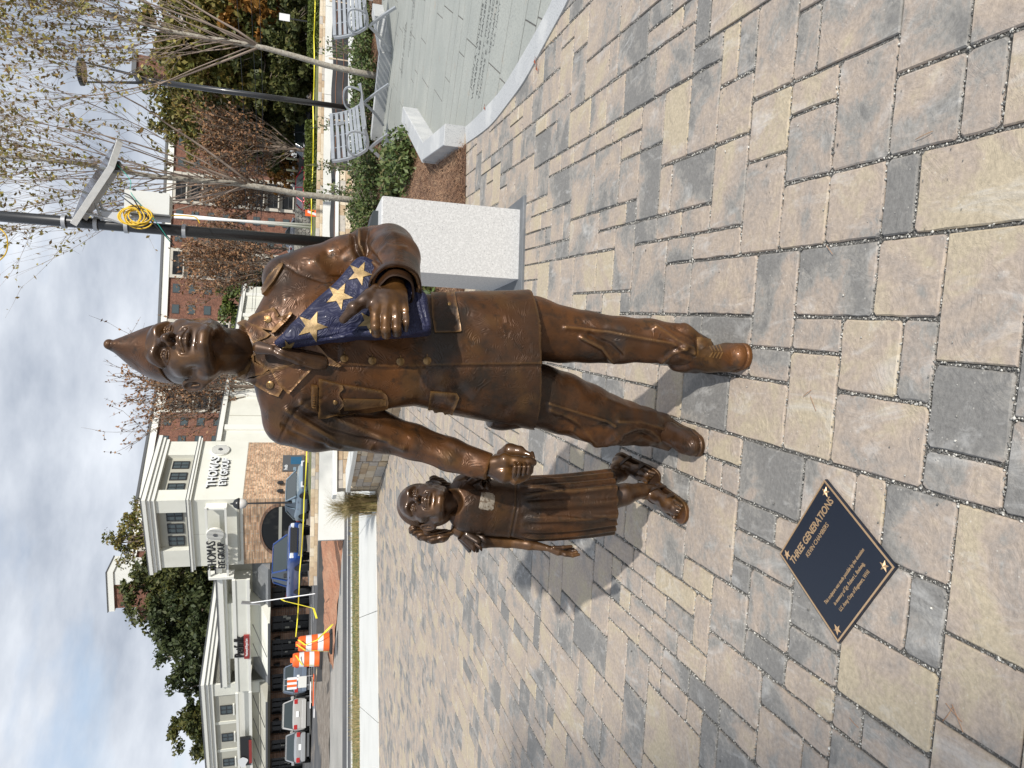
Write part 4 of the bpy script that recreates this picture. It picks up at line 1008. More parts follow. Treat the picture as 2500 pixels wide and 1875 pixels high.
# skin: chest, arms, legs in one piece
sf = Field((-.85, 2.22, .05), (-.12, 3.05, 1.14), .0042)
sf.ell(W(1140, 1232, 2.672), (.080, .062, .050), k=.02); sf.cone(W(1108, 1229, 2.682), W(1130, 1232, 2.68), .040, .055, k=.02)
sf.chain([W(1122,1290,2.68), W(1180,1318,2.69), W(1235,1322,2.69), W(1290,1329,2.66), W(1336,1338,2.63)], [.034, .030, .024, .021, .0135], k=.012)
sf.chain([W(1125,1180,2.67), W(1185,1152,2.62), W(1215,1125,2.50), W(1232,1105,2.43)], [.032, .026, .023, .016], k=.012)
sf.chain([W(1440,1222,2.72), W(1495,1213,2.675), W(1525,1207,2.66), W(1565,1198,2.68), W(1600,1194,2.70), W(1616,1190,2.70)], [.052, .048, .043, .030, .0205, .020], k=.015)
sf.chain([W(1440,1185,2.70), W(1485,1170,2.76), W(1515,1157,2.84), W(1545,1140,2.93)], [.045, .036, .030, .022], k=.015)
gs_me = sf.mesh('body', M_brs, 1, lambda V, n: (vnoise(V, 30, 3)-.5)*.002); part('body', gs_me, girl)
# frilled sleeves
def frill(name, c, ax, r, w_, n=84, waves=9, seed=0):
    ax = Vector(ax).normalized(); a = ax.orthogonal().normalized(); b = ax.cross(a); V = []; Fc = []; m = 6
    for k in range(n):
        t = 2*PI*k/n
        for j in range(m):
            q = j/(m-1); rr = r*(.72+.36*q)+q*.018*math.sin(waves*t+seed)+q*.006*math.sin(waves*2.3*t+seed*2); V.append(Vector(c)+ax*(q*w_+.006*q*math.cos(waves*t))+(a*math.cos(t)+b*math.sin(t))*rr)
    for k in range(n):
        for j in range(m-1): Fc.append((k*m+j, k*m+j+1, ((k+1) % n)*m+j+1, ((k+1) % n)*m+j))
    o = part(name, mesh(name, V, Fc, M_brp, True), girl); md = o.modifiers.new('s', 'SOLIDIFY'); md.thickness = .004; return o
frill('sleeve_frill', W(1128,1294,2.67), W(1185,1318,2.67)-W(1115,1292,2.67), .050, .060, seed=1)
frill('sleeve_frill', W(1146,1303,2.67), W(1195,1320,2.67)-W(1115,1300,2.67), .043, .050, seed=3)
frill('sleeve_frill', W(1148,1178,2.66), W(1180,1150,2.62)-W(1130,1186,2.67), .050, .062, seed=4)
# free hand
def hand_g(wr, pal, tips, name='hand'):
    pts = [wr, pal]+[p for t in tips for p in t]; f = Field(np.min(pts, 0)-.03, np.max(pts, 0)+.03, .0018)
    f.cone(wr, pal, .0135, .018, k=.01, flat=((1, 0, 0), 1.15))
    for i, t in enumerate(tips): f.chain([pal*.55+t[0]*.45]+list(t), [.010]+[.0078, .0068, .0058][:len(t)], k=.004)
    return part(name, f.mesh(name, M_brs, 1), girl)
hand_g(W(1336,1338,2.63), W(1362,1347,2.62), [(W(1380,1354,2.605), W(1398,1357,2.60), W(1413,1354,2.60)), (W(1381,1350,2.61), W(1396,1351,2.605), W(1408,1348,2.60)), (W(1380,1347,2.63), W(1395,1346,2.63), W(1405,1344,2.62)), (W(1376,1345,2.645), W(1388,1343,2.65), W(1400,1340,2.645)), (W(1352,1337,2.615), W(1375,1336,2.61), W(1395,1334,2.61))])
# hand in the soldier's hand: back of the hand behind, four fingers round the front
hg = Field(W(1255,1130,2.33)-np.array([.09,.10,.10]), W(1255,1130,2.36)+np.array([.09,.12,.10]), .0018)
hg.chain([W(1224,1108,2.44), W(1245,1100,2.41), W(1268,1102,2.39)], [.017, .024, .021], k=.012); hg.cone(W(1268,1102,2.39), W(1297,1112,2.36), .015, .009, k=.008)
for i, x in enumerate((1256, 1267, 1279, 1290)): hg.chain([W(x+2,1128,2.300), W(x+1,1140,2.276), W(x-1,1153,2.278), W(x-3,1165-i*3,2.292)], [.0070, .0072, .0068, .0058], k=.002)
hg.chain([W(1299,1106,2.35), W(1303,1118,2.33)], [.007, .006], k=.003)
part('hand', hg.mesh('hand', M_brs, 1), girl)
# sandals and feet
def sandal(toe, heel, w_, lift, toes=True):
    toe = np.array(toe, float); heel = np.array(heel, float); d = toe-heel; Ln = np.linalg.norm(d); d /= Ln; s = np.cross(d, [0, 0, 1]); s /= np.linalg.norm(s); u = np.cross(s, d)
    f = Field(np.minimum(toe, heel)-.08, np.maximum(toe, heel)+.11, .0026); P = lambda t, q, z: heel+d*Ln*t+s*q+u*z
    f.chain([P(.10, 0, .035), P(.30, 0, .040), P(.62, 0, .030), P(.78, 0, .022)], [w_*.32, w_*.31, w_*.36, w_*.30], k=.02, flat=(u, 1.15))
    f.cone(P(.16, 0, .04), P(.20, 0, .085), w_*.34, w_*.27, k=.02)
    for k in range(5):
        q = w_*(-.36+.18*k); L_ = .97-.03*k if toes else .95; f.chain([P(.74, q*.9, .020), P(.86, q, .024), P(L_, q, .014)], [.0085, .0078, .0070], k=.002)
    o = part('foot', f.mesh('foot', M_brs, 1), girl)
    g = Field(np.minimum(toe, heel)-.08, np.maximum(toe, heel)+.11, .0026)
    def sole(X, Y, Z):
        dx, dy, dz = X-heel[0], Y-heel[1], Z-heel[2]; t = dx*d[0]+dy*d[1]+dz*d[2]; q = dx*s[0]+dy*s[1]+dz*s[2]; v = dx*u[0]+dy*u[1]+dz*u[2]; tt = np.clip(t/Ln, .10, .92)
        hw = w_*(.44+.10*np.clip((tt-.3)/.45, 0, 1)); return np.maximum(np.sqrt((t-tt*Ln)**2+q*q)-hw, np.abs(v-.005)-.007)
    g.op(sole, np.minimum(toe, heel)-.07, np.maximum(toe, heel)+.07, k=0)
    part('sandal_sole', g.mesh('sandal_sole', M_br, 0), girl)
    for (t0, t1, zz) in ((.60, .66, .052), (.70, .60, .046), (.22, .30, .075)):
        V = []; Fc = []; n = 15
        for k in range(n):
            a = PI*k/(n-1); tt = t0+(t1-t0)*k/(n-1)
            for dt, dr in ((-.03, 0), (.03, 0), (.03, .004), (-.03, .004)): V.append(P(tt+dt, math.cos(a)*(w_*.47+dr), .004+math.sin(a)*(zz+dr)))
        for k in range(n-1):
            for j in range(4): Fc.append((k*4+j, k*4+(j+1) % 4, (k+1)*4+(j+1) % 4, (k+1)*4+j))
        setsmooth(part('sandal_strap', mesh('sandal_strap', V, Fc, M_br), girl), 50)
    # covered heel counter
    return o
g1 = gnd(1678, 1255); g2 = gnd(1622, 1195)
sandal((g1[0], g1[1]+.01, .006), (g2[0]-.005, g2[1]+.05, .006), .090, 0)
g3 = gnd(1606, 1168); sandal((g3[0], g3[1], .008), (g3[0]+.075, g3[1]+.15, .115), .080, 0)
# ============================================================ PLAZA FURNITURE
M_gran = mat('speckled_granite', (.53, .53, .52), .75, var=[(150, 3, (.30, .30, .31), .56, .64), (70, 2, (.60, .60, .59), .5, .6), (110, 3, (.12, .12, .13), .66, .72)], bump=[(300, .3, .001)])
M_gran2 = mat('sawn_granite', (.46, .47, .47), .8, var=[(120, 3, (.28, .29, .30), .52, .66), (2.2, 5, (.60, .60, .58), .5, .75)], bump=[(200, .3, .001)])
M_slab = mat('grey_green_slab', (.33, .345, .315), .8, var=[(1.4, 5, (.40, .41, .37), .42, .7), (60, 3, (.26, .27, .25), .5, .7), (4.5, 5, (.36, .32, .26), .62, .76)], bump=[(90, .3, .0012)])
M_slate = mat('dark_slate_base', (.13, .14, .15), .6, var=[(6, 4, (.20, .21, .22), .5, .7)])
M_engr = mat('engraved_letters', (.12, .125, .12), .9)
M_mulchb = mat('mulch_base', (.14, .075, .045), .95, var=[(9, 6, (.25, .14, .085), .42, .65), (40, 4, (.06, .035, .02), .5, .7)], bump=[(30, 1, .03)])
M_needle = mat('pine_straw', (.34, .19, .105), .8, var=[(13, 3, (.46, .30, .18), .45, .65), (7, 3, (.20, .105, .06), .52, .68)])
M_steel = mat('silver_paint', (.46, .48, .50), .38, .55, var=[(6, 3, (.40, .42, .44), .45, .65)])
M_black = mat('black_paint', (.014, .015, .017), .38, spec=.5, coat=.3)
M_bplaq = mat('plaque_navy', (.012, .018, .032), .42, .2, bump=[(500, .4, .0006)])
M_bgold = mat('plaque_gold', (.62, .42, .24), .35, .6)
court = thing('round_court', None, None, kind='structure')
outer = [gnd(1100+x/2.37, y/2.37)[:2] for x, y in ((95,830),(170,780),(250,718),(320,620),(380,545),(440,460),(520,310),(585,190),(640,90),(690,0))]
inner = [gnd(1100+x/2.37, y/2.37)[:2] for x, y in ((90,735),(145,690),(200,630),(250,578),(300,520),(345,450),(410,340),(480,220),(540,110),(600,0))]
outer += [np.array(p) for p in ((2.42,3.65),(2.75,3.1),(3.2,2.6),(4.0,2.0))]; inner += [np.array(p) for p in ((2.58,3.82),(2.88,3.25),(3.32,2.72),(4.1,2.15))]
def smooth_line(P, n):
    P = np.array(P); t = np.arange(len(P)); u = np.linspace(0, len(P)-1, n); Q = np.stack([np.interp(u, t, P[:, 0]), np.interp(u, t, P[:, 1])], 1)
    for _ in range(4): Q[1:-1] = Q[1:-1]*.5+(Q[:-2]+Q[2:])*.25
    return [q for q in Q]
outer = smooth_line(outer, 40); inner = smooth_line(inner, 40)
for k in range(0, len(outer)-1):
    if k % 3: continue
    a = outer[k:k+4]; b = inner[k:k+4]; mb = MB()
    mb.prism([tuple(q) for q in a]+[tuple(q) for q in b[::-1]], -.03, .010); mb.build('kerb_stone', M_gran2, court)
# slabs of the court
ang = math.radians(-123.4); d1 = np.array([math.cos(ang), math.sin(ang)]); d2 = np.array([-d1[1], d1[0]])
cpoly = [tuple(p) for p in inner]+[(11, 2.1), (15, 9), (14, 17), (9, 18.5), (7.6, 14.9), (6.1, 13.1), (4.9, 14.3), (4.2, 13.2), (3.75, 9.9), (2.7, 8.1), (2.47, 6.7)]
def clip_poly(poly, ok_n, ok_c):     # half-plane clip: keep n.p<=c
    o = []
    for i in range(len(poly)):
        a, b = poly[i], poly[(i+1) % len(poly)]; da, db = a[0]*ok_n[0]+a[1]*ok_n[1]-ok_c, b[0]*ok_n[0]+b[1]*ok_n[1]-ok_c
        if da <= 0: o.append(a)
        if (da < 0) != (db < 0): t = da/(da-db); o.append((a[0]+(b[0]-a[0])*t, a[1]+(b[1]-a[1])*t))
    return o
mb = MB(); V = [Vector((x, y, .002)) for x, y in cpoly]
mb.prism(cpoly, -.03, -.001); mb.build('slab_bed', M_bed, court)
rs = random.Random(3); row = -30; q = -14.0
slabs = 0
while q < 16:
    wd = rs.choice([.30, .46, .46, .61]); t = -22+rs.random()
    while t < 8:
        ln = rs.choice([.9, 1.2, 1.2, 1.5, .6]); g = .006
        quad = []
        for a, b in ((t+g, q+g), (t+ln-g, q+g), (t+ln-g, q+wd-g), (t+g, q+wd-g)):
            P = np.array([5.0, 8.0])+d2*a*1.0+d1*b; quad.append((P[0], P[1]))
        t += ln
        cx = sum(p[0] for p in quad)/4; cy = sum(p[1] for p in quad)/4
        if not (1.5 < cx < 12 and 3 < cy < 18.5) or abs(cx) > .72*cy+.6: continue
        ins = [inside(cpoly, *p) for p in quad]
        if not any(ins): continue
        poly = quad
        if not all(ins):
            # trim against the inner kerb by clipping each edge close by
            for k in range(len(inner)-1):
                a, b = inner[k], inner[k+1]
                if min(math.dist(a, (cx, cy)), math.dist(b, (cx, cy))) < 1.0:
                    nn = (-(b[1]-a[1]), (b[0]-a[0])); 
                    if nn[0]*(8-a[0])+nn[1]*(8-a[1]) > 0: nn = (-nn[0], -nn[1])
                    poly = clip_poly(poly, nn, nn[0]*a[0]+nn[1]*a[1])
                    if len(poly) < 3: break
        if len(poly) < 3: continue
        slabs += 1
        if slabs > 290: continue
        z = rs.uniform(.0015, .0035); MB().prism(poly, -.0005, z).build('slab', M_slab, court)
    q += wd
# engraved names on a few slabs
def names_block(cx, cy, lines, size, seed):
    for i, tx in enumerate(lines):
        p = np.array([cx, cy])+d1*(i*size*1.35); M = Matrix(((d2[0], -d1[0], 0, p[0]), (d2[1], -d1[1], 0, p[1]), (0, 0, 1, .0040), (0, 0, 0, 1)))
        text_obj('engraved_name', tx, size, M_engr, court, M, .0003)
pn = gnd(1165, 115); names_block(pn[0], pn[1], ['JOHN A. WILLIAMS', 'WARREN LEE HANSEN'], .085, 1)
pn = gnd(1180, 100); names_block(pn[0]-.05, pn[1]-.05, ['RICHARD T. MORGAN', 'THOMAS E. SWANSON'], .085, 1)
pn = gnd(1207, 55); names_block(pn[0], pn[1], ['VIETNAM 1968', 'U.S. NAVY'], .075, 1)
pn = gnd(1005, 60); names_block(pn[0], pn[1], ['CHARLES H. WATSON', 'MARTIN J. ALLEN'], .09, 1)
pn = gnd(985, 120); names_block(pn[0], pn[1], ['JAMES R. COLLINS', 'HENRY P. WALLACE'], .09, 1)
# low granite walls
def lowwall(name, pts, w_, z0, z1, label):
    t = thing(name, label, 'kerb wall', tuple(pts[0])+(0,)); off = Vector((*pts[0], 0))
    for i in range(len(pts)-1):
        a, b = Vector((*pts[i], 0)), Vector((*pts[i+1], 0)); n = max(1, round((b-a).length/1.3))
        for k in range(n):
            p, q_ = a.lerp(b, k/n), a.lerp(b, (k+1)/n); d = (q_-p).normalized(); L_ = (q_-p).length-.004+(.0 if k or i == 0 else .08)
            mb = MB(); mb.bbox(Vector(((p+q_)/2))+Vector((0, 0, (z0+z1)/2))-off-d*(0 if k or i == 0 else .04), (L_, w_, z1-z0+.0013*(i+k % 2)), .006, math.atan2(d.y, d.x)); mb.build('granite_block', M_gran2, t)
    return t
lowwall('granite_kerb_wall', [(2.37, 6.7), (2.60, 8.0), (3.65, 9.75)], .20, -.02, .20, 'low pale granite kerb wall bending round the pine straw nearest the pedestal')
lowwall('granite_kerb_wall', [(4.78, 14.2), (5.95, 12.95), (7.5, 14.6)], .22, -.02, .21, 'low grey granite kerb wall behind the slatted bench and thin tree')
lowwall('granite_kerb_wall', [(8.2, 15.6), (9.6, 14.6)], .22, -.02, .21, 'short granite kerb wall at the picture edge beside the far bench')
# pedestal
ped = thing('granite_pedestal', 'tall speckled white granite pedestal with dark tablet, right of the soldier', 'pedestal', (.985, 5.12, 0))
MB().bbox((0, 0, .006), (.66, .84, .024), .004).build('base_slab', M_slate, ped)
MB().bbox((0, 0, .50), (.49, .68, .964), .008).build('granite_block', M_gran, ped)
mb = MB(); mb.prism([(-.17, 0), (.17, 0), (.17, .035), (-.17, .105)], -.14, .14, Matrix.Translation((.02, .0, .982)) @ Matrix.Rotation(PI/2, 4, 'X') @ Matrix.Rotation(0, 4, 'Y')); 
tb = mb.build('bronze_tablet', mat('tablet_dark', (.06, .07, .075), .45, .6), ped); tb.rotation_euler = (0, 0, 0)
for i, tx in enumerate(['IN HONOR OF', 'ALL WHO SERVED']): pass
Ml = Matrix(((0, 0, -1, -.2457), (-1, 0, 0, -.02), (0, 1, 0, .76), (0, 0, 0, 1)))
text_obj('lettering', 'SANDY SPRINGS', .082, mat('teal_letters', (.03, .09, .10), .6), ped, Ml, .001)
text_obj('lettering', 'GEORGIA', .034, mat('red_letters', (.30, .05, .04), .6), ped, Matrix.Translation((0, 0, -.07)) @ Ml, .001)
mb = MB()
for s, rr in ((1, 0), (-1, 0)):
    mb.prism([(0, .0), (s*.045, .045), (s*.075, .10), (s*.03, .06)] if s > 0 else [(0, 0), (-.045, .045), (-.075, .10), (-.03, .06)], 0, .001, Matrix.Translation((0, 0, .055)) @ Ml)
mb.build('city_leaf_emblem', MATS['teal_letters'], ped)
# plaque in the paving
c4 = [gnd(*p, z=.014) for p in ((1904,1352),(2013,1167.6),(2184,1386),(2041.5,1570.6))]     # L T R B
pc = sum(c4)/4; px_ = ((c4[1]-c4[0])+(c4[2]-c4[3]))/2; py_ = ((c4[1]-c4[2])+(c4[0]-c4[3]))/2; wx, wy = np.linalg.norm(px_), np.linalg.norm(py_); px_ /= wx; py_ = np.array([-px_[1], px_[0], 0])
plq = thing('sculpture_plaque', 'square navy plaque with gold lettering and corner stars set on the pavers', 'plaque', (pc[0], pc[1], 0)); plq.rotation_euler = (0, 0, math.atan2(px_[1], px_[0]))
wx, wy = (wx+wy)/2*1.0, (wx+wy)/2
MB().bbox((0, 0, .0065), (wx, wy, .0110), .002).build('plaque_plate', M_bplaq, plq)
mb = MB(); t_ = .0045
for s in (-1, 1): mb.box((s*(wx/2-t_/2-.0015), 0, .0125), (t_, wy-.003, .0022)); mb.box((0, s*(wy/2-t_/2-.0015), .0125), (wx-.003-2*t_, t_, .0021))
mb.build('plaque_border', M_bgold, plq)
for sx in (-1, 1):
    for sy in (-1, 1):
        V = []; Fc = []
        for k in range(10):
            a = PI/2+k*PI/5+sx*.2; r = .0165 if k % 2 == 0 else .0068; V.append((r*math.cos(a), r*math.sin(a), 0))
        V.append((0, 0, .006)); Fc = [(k, (k+1) % 10, 10) for k in range(10)]
        link('plaque_star', mesh('plaque_star', V, Fc, M_bgold), plq, (sx*(wx/2-.026), sy*(wy/2-.026), .0122))
def ptext(tx, v, size, bold=False, sx=1.0, sp=1.0): return text_obj('plaque_lettering', tx, size, M_bgold, plq, Matrix.Translation((0, wy*(.5-v), .0124)), .0006, bold, sx, spacing=sp)
ptext('THREE GENERATIONS', .175, .0330, True, .86, .98)
ptext('KEVIN CHAMBERS', .275, .0205, False, .86)
ptext('This sculpture was made possible by the donation', .690, .0158, False, .74)
ptext('in memory of Sgt. Robert L. Boehmig,', .765, .0158, False, .74)
ptext('U.S. Army Corp of Engineers, WWI', .840, .0158, False, .74)
# pine straw bed: mounded sheet and straw blades
bedp = [(.35, 6.50), (2.28, 6.62), (2.52, 8.05), (3.6, 9.85), (4.1, 13.2), (4.68, 14.25), (5.95, 13.05), (7.5, 14.75), (9.6, 14.8), (16, 15.2), (17, 19.2), (-1.2, 16.4), (-.6, 12.0), (.0, 9.0)]
bx = np.arange(-1.5, 17, .35); by = np.arange(6.3, 19.5, .35); V = []; idx = {}; Fc = []
BP = np.array(bedp)
def bedz(x, y):
    d = segd(np.array([x]), np.array([y]), bedp+[bedp[0]])[0]; return .004+.11*min(1, d/.7)**.6+.02*math.sin(x*3+y*2.2)*min(1, d)
tri = delaunay_2d_cdt([Vector(p) for p in resample(bedp, .3)]+[Vector((x+.05*math.sin(y*9), y)) for x in bx for y in by if inside(bedp, x, y) and segd(np.array([x]), np.array([y]), bedp+[bedp[0]])[0] > .16], [(i, (i+1) % len(resample(bedp, .3))) for i in range(len(resample(bedp, .3)))], [], 1, 1e-4)
bed = link('pine_straw_bed', mesh('pine_straw_bed', [(c[0], c[1], bedz(c[0], c[1])) for c in tri[0]], tri[2], M_mulchb, True)); tag(bed, kind='structure')
rs_ = np.random.RandomState(11)
def straw(n, region, name, m, zfun, ln=(.05, .15), w_=.0013, par=None):
    V = np.zeros((n, 4, 3)); i = 0
    while i < n:
        x, y = region(rs_)
        z = zfun(x, y)+rs_.rand()**2*.028; a = rs_.rand()*6.28; L_ = rs_.uniform(*ln); e = rs_.uniform(-.25, .35); d = np.array([math.cos(a)*L_, math.sin(a)*L_, e*L_]); s = np.array([-math.sin(a), math.cos(a), 0])*w_*(1+y*.10); p = np.array([x, y, z])
        mid = p+d*.5+np.array([0, 0, .012*rs_.rand()]); V[i] = (p-s, p+s, mid+d*.5+s*.4, mid+d*.5-s*.4); i += 1
    Fc = np.arange(n*4).reshape(-1, 4); o = link(name, mesh(name, V.reshape(-1, 3), Fc, m), par); o['kind'] = 'stuff'; return o
def rbed(r):
    while True:
        y = 6.45+rs_.rand()**1.7*9; x = rs_.uniform(.2, 8)
        if inside(bedp, x, y): return x, y
straw(42000, rbed, 'pine_straw', M_needle, bedz)
# a few needles and dead leaves on the pavers
NL = ['single brown pine needle at the far bottom right of the paving', 'bent brown twig on the yellowish paver below the soldier\'s shoe', 'second needle crossing the bent twig below the soldier\'s shoe', 'longest of three needles on the corner paver left of the plaque', 'middle one of three needles on the corner paver left of the plaque', 'short curled one of three needles on the corner paver', 'lone needle under the left corner of the plaque', 'tiny needle right of the forward shoe', 'long twig where the granite edging meets the picture edge']
for (x, y, a, L_) in ((2262,330,95,.05),(1990,985,30,.05),(1975,960,120,.04),(2335,1740,60,.05),(2345,1755,30,.06),(2320,1745,150,.05),(2090,1765,70,.035),(2030,610,40,.04),(1350,100,60,.09)):
    g = gnd(x, y); a = math.radians(a); pts = [(g[0]+math.cos(a)*L_*(t-.5), g[1]+math.sin(a)*L_*(t-.5)+.25*L_*(t-.5)**2, .0045+.003*math.sin(t*3)) for t in np.linspace(0, 1, 5)]
    tag(MB().tube(pts, .0011, 4).build('pine_needle', M_needle), NL.pop(0), 'pine needle', 'pine needles fallen on the pavers')
M_leaf_red = mat('dead_leaf_red', (.33, .09, .04), .7, var=[(60, 3, (.20, .07, .03), .5, .7)])
LL = ['curled reddish leaf just outside the granite edging, nearer the picture edge', 'smaller reddish leaf touching the first one outside the edging', 'single reddish leaf lying inside the granite edging on the court']
for (x, y) in ((1317,165),(1312,148),(1188,262)):
    g = gnd(x, y); V = [(g[0]+dx*.028, g[1]+dy*.028, .012+z) for dx, dy, z in ((-1,0,0),(-.3,.4,.012),(.7,.25,0),(1,-.1,.008),(.2,-.4,.010))]
    tag(link('fallen_leaf', mesh('fallen_leaf', V, [(0,1,4),(1,2,4),(2,3,4)], M_leaf_red)), LL.pop(0), 'leaf', 'dead leaves by the round court')
# ---- benches
def strip(pts, w_, th, side):
    """flat bar swept along pts, its width along `side`"""
    mb = MB(); V = []; Fc = []; n = len(pts); side = Vector(side)
    for i, p in enumerate(pts):
        p = Vector(p); d = Vector(pts[min(i+1, n-1)])-Vector(pts[max(i-1, 0)]); u = d.cross(side).normalized()*th/2; s = side*w_/2; V += [p-s-u, p+s-u, p+s+u, p-s+u]
    for i in range(n-1):
        for j in range(4): Fc.append((i*4+j, i*4+(j+1) % 4, i*4+4+(j+1) % 4, i*4+4+j))
    Fc += [(3, 2, 1, 0), (n*4-4, n*4-3, n*4-2, n*4-1)]; return mb.add(V, Fc)
def bez(a, b, c, n=8): return [((1-t)**2*a[0]+2*t*(1-t)*b[0]+t*t*c[0], (1-t)**2*a[1]+2*t*(1-t)*b[1]+t*t*c[1]) for t in np.linspace(0, 1, n)]
def make_bench(L_, loc, rz, label):
    b = thing('metal_bench', label, 'bench', loc, rz, 'slatted metal benches by the round court')
    # side frames: local x along the bench, y to the front, z up
    for s in (-1, 1):
        X = s*L_/2; mk = lambda q: [(X, y, z) for y, z in q]
        strip(mk(bez((-.36, .02), (-.16, .16), (-.02, .36))+bez((-.02, .36), (.16, .20), (.34, .0))[1:]), .05, .035, (1, 0, 0)).build('leg_frame', M_steel, b)
        strip(mk(bez((-.30, .86), (-.22, .55), (-.05, .40))+bez((-.05, .40), (.10, .36), (.27, .46))[1:]), .045, .035, (1, 0, 0)).build('seat_bracket', M_steel, b)
        lp = bez((-.17, .52), (-.16, .70), (.10, .68))+bez((.10, .68), (.27, .66), (.17, .42))[1:]; strip(mk(lp), .045, .022, (1, 0, 0)).build('arm_loop', M_steel, b)
    prof = bez((-.295, .85), (-.215, .56), (-.06, .43), 8)
    for k, (y, z) in enumerate(prof[:-1]): strip([(-L_/2+.02, y+.02, z), (L_/2-.02, y+.02, z)], .045 if k else .05, .012 if k else .03, Vector((0, .35, -.94))).build('slat', M_steel, b)
    for k in range(7):
        y = -.03+k*.052; z = .425-.02*math.sin(k/6*PI)+.01*k/6; strip([(-L_/2+.02, y, z), (L_/2-.02, y, z)], .042, .012, Vector((0, 1, 0))).build('slat', M_steel, b)
    for fx in (-.25, 0, .25):
        X = fx*L_; strip([(X, y+.008, z) for y, z in prof]+[(X, .12, .405), (X, .28, .41)], .018, .010, (1, 0, 0)).build('cross_bar', M_steel, b)
    MB().box((-.22*L_, -.262+.045, .72), (.13, .006, .11), rot=Matrix.Rotation(.35, 3, 'X')).build('name_plate', mat('plate_grey', (.18, .19, .2), .5), b)
    return b
make_bench(1.80, (4.34, 12.20, .06), math.atan2(-.737, -.676), 'silver slatted metal bench turned sideways behind the pedestal').scale = (1, 1.08, 1.12)
make_bench(1.80, (6.72, 12.75, .06), math.atan2(-.60, -.80), 'silver slatted metal bench cut by the picture edge, right of the thin tree trunk').scale = (1, 1.08, 1.12)
# ============================================================ GROUND BEYOND THE PLAZA
e1 = np.array([.941, .338]); n1 = np.array([-.338, .941]); SB = np.array([-2.82, 13.32])
def L2(a, o): p = SB+e1*a+n1*o; return (p[0], p[1])
def sheet(name, a0, a1, o0, o1, z, m, kind='structure', n=1):
    mb = MB(); mb.prism([L2(a0, o0), L2(a1, o0), L2(a1, o1), L2(a0, o1)], z-.2, z); return tag(mb.build(name, m), kind=kind)
walk = thing('sidewalk', None, None, kind='structure')
a = -16.0
while a < 24:
    mb = MB(); mb.prism([L2(a+.006, .012), L2(a+1.82, .012), L2(a+1.82, 3.56), L2(a+.006, 3.56)], -.10, .010+.0); mb.build('concrete_slab', M_conc, walk); a += 1.826
sheet('lawn_strip', -18, 1.2, 3.57, 5.55, .005, M_lawn)
sheet('road_kerb', -18, 30, 5.56, 5.74, .03, M_conc)
sheet('road', -22, 34, 5.75, 9.6, -.03, M_asph)
sheet('dusty_road', -22, 34, 9.6, 16.6, -.034, M_dust)
mb = MB(); mb.prism([L2(-22, 7.62), L2(30, 7.62), L2(30, 7.80), L2(-22, 7.80)], -.03, -.026); tag(mb.build('road_edge_line', M_mark), kind='structure')
# far dirt, rising to the car park on the left
def hgt(x, y):
    o = (np.array([x, y])-SB)@n1
    z = -.04+.62*max(0, min(1, (o-16.6)/13))*max(.12, min(1, (x+19)/9))
    return z+.02*math.sin(x*1.7+y*.9)+.015*math.sin(x*4.1-y*2.3)
nx_, ny_ = 70, 26; V = []; Fc = []
for j in range(ny_+1):
    for i in range(nx_+1):
        p = L2(-26+40*i/nx_, 16.5+(j/ny_)**1.3*20); V.append((p[0], p[1], hgt(*p)+rnd.uniform(-.02, .02)))
for j in range(ny_):
    for i in range(nx_): k = j*(nx_+1)+i; Fc.append((k, k+1, k+nx_+2, k+nx_+1))
tag(link('dirt_verge', mesh('dirt_verge', V, Fc, M_dirt, True)), kind='structure')
# red clay bank
V = []; Fc = []; nx_, ny_ = 40, 10; c0, c1 = np.array([-4.95, 22.6]), np.array([-10.6, 26.2]); dd_ = (c1-c0)/np.linalg.norm(c1-c0); nn_ = np.array([dd_[1], -dd_[0]])*-1; nn_ = nn_ if nn_[1] > 0 else -nn_
for j in range(ny_+1):
    for i in range(nx_+1):
        t, u = i/nx_, j/ny_; p = c0+(c1-c0)*t+nn_*(u*4.2*(1-.45*t)); prof = math.sin(min(1, u*1.25)*PI/2)
        V.append((p[0]+rnd.uniform(-.04, .04), p[1], hgt(*p)*(1-.0)+.02+(.62-.40*t)*prof*(1 if i < nx_ else 0)+rnd.uniform(-.045, .045)*min(1, u*4)))
for j in range(ny_):
    for i in range(nx_): k = j*(nx_+1)+i; Fc.append((k, k+1, k+nx_+2, k+nx_+1))
tag(link('clay_bank', mesh('clay_bank', V, Fc, M_clay, True)), kind='structure')
mb = MB(); mb.prism([(-13, 31.5), (-4, 29), (40, 37), (95, 60), (95, 75), (30, 100), (-13, 100)], .1, .42); tag(mb.build('car_park', M_asph), kind='structure')
mb = MB(); mb.prism([(-70, 36), (-13, 31.5), (-13, 100), (-70, 100)], -.2, .055); tag(mb.build('lower_car_park', M_asph), kind='structure')
mb = MB(); mb.prism([(-4.6, 23.2), (16, 29.6), (60, 42), (60, 56), (-4.6, 31)], .0, .90); tag(mb.build('upper_lawn', M_lawn), kind='structure')
for k in range(9): mb = MB(); mb.box((-16+k*2.8, 37.5+k*-.25, .424), (.1, 4.6, .004), math.radians(-30)); tag(mb.build('parking_line', M_mark), kind='structure')
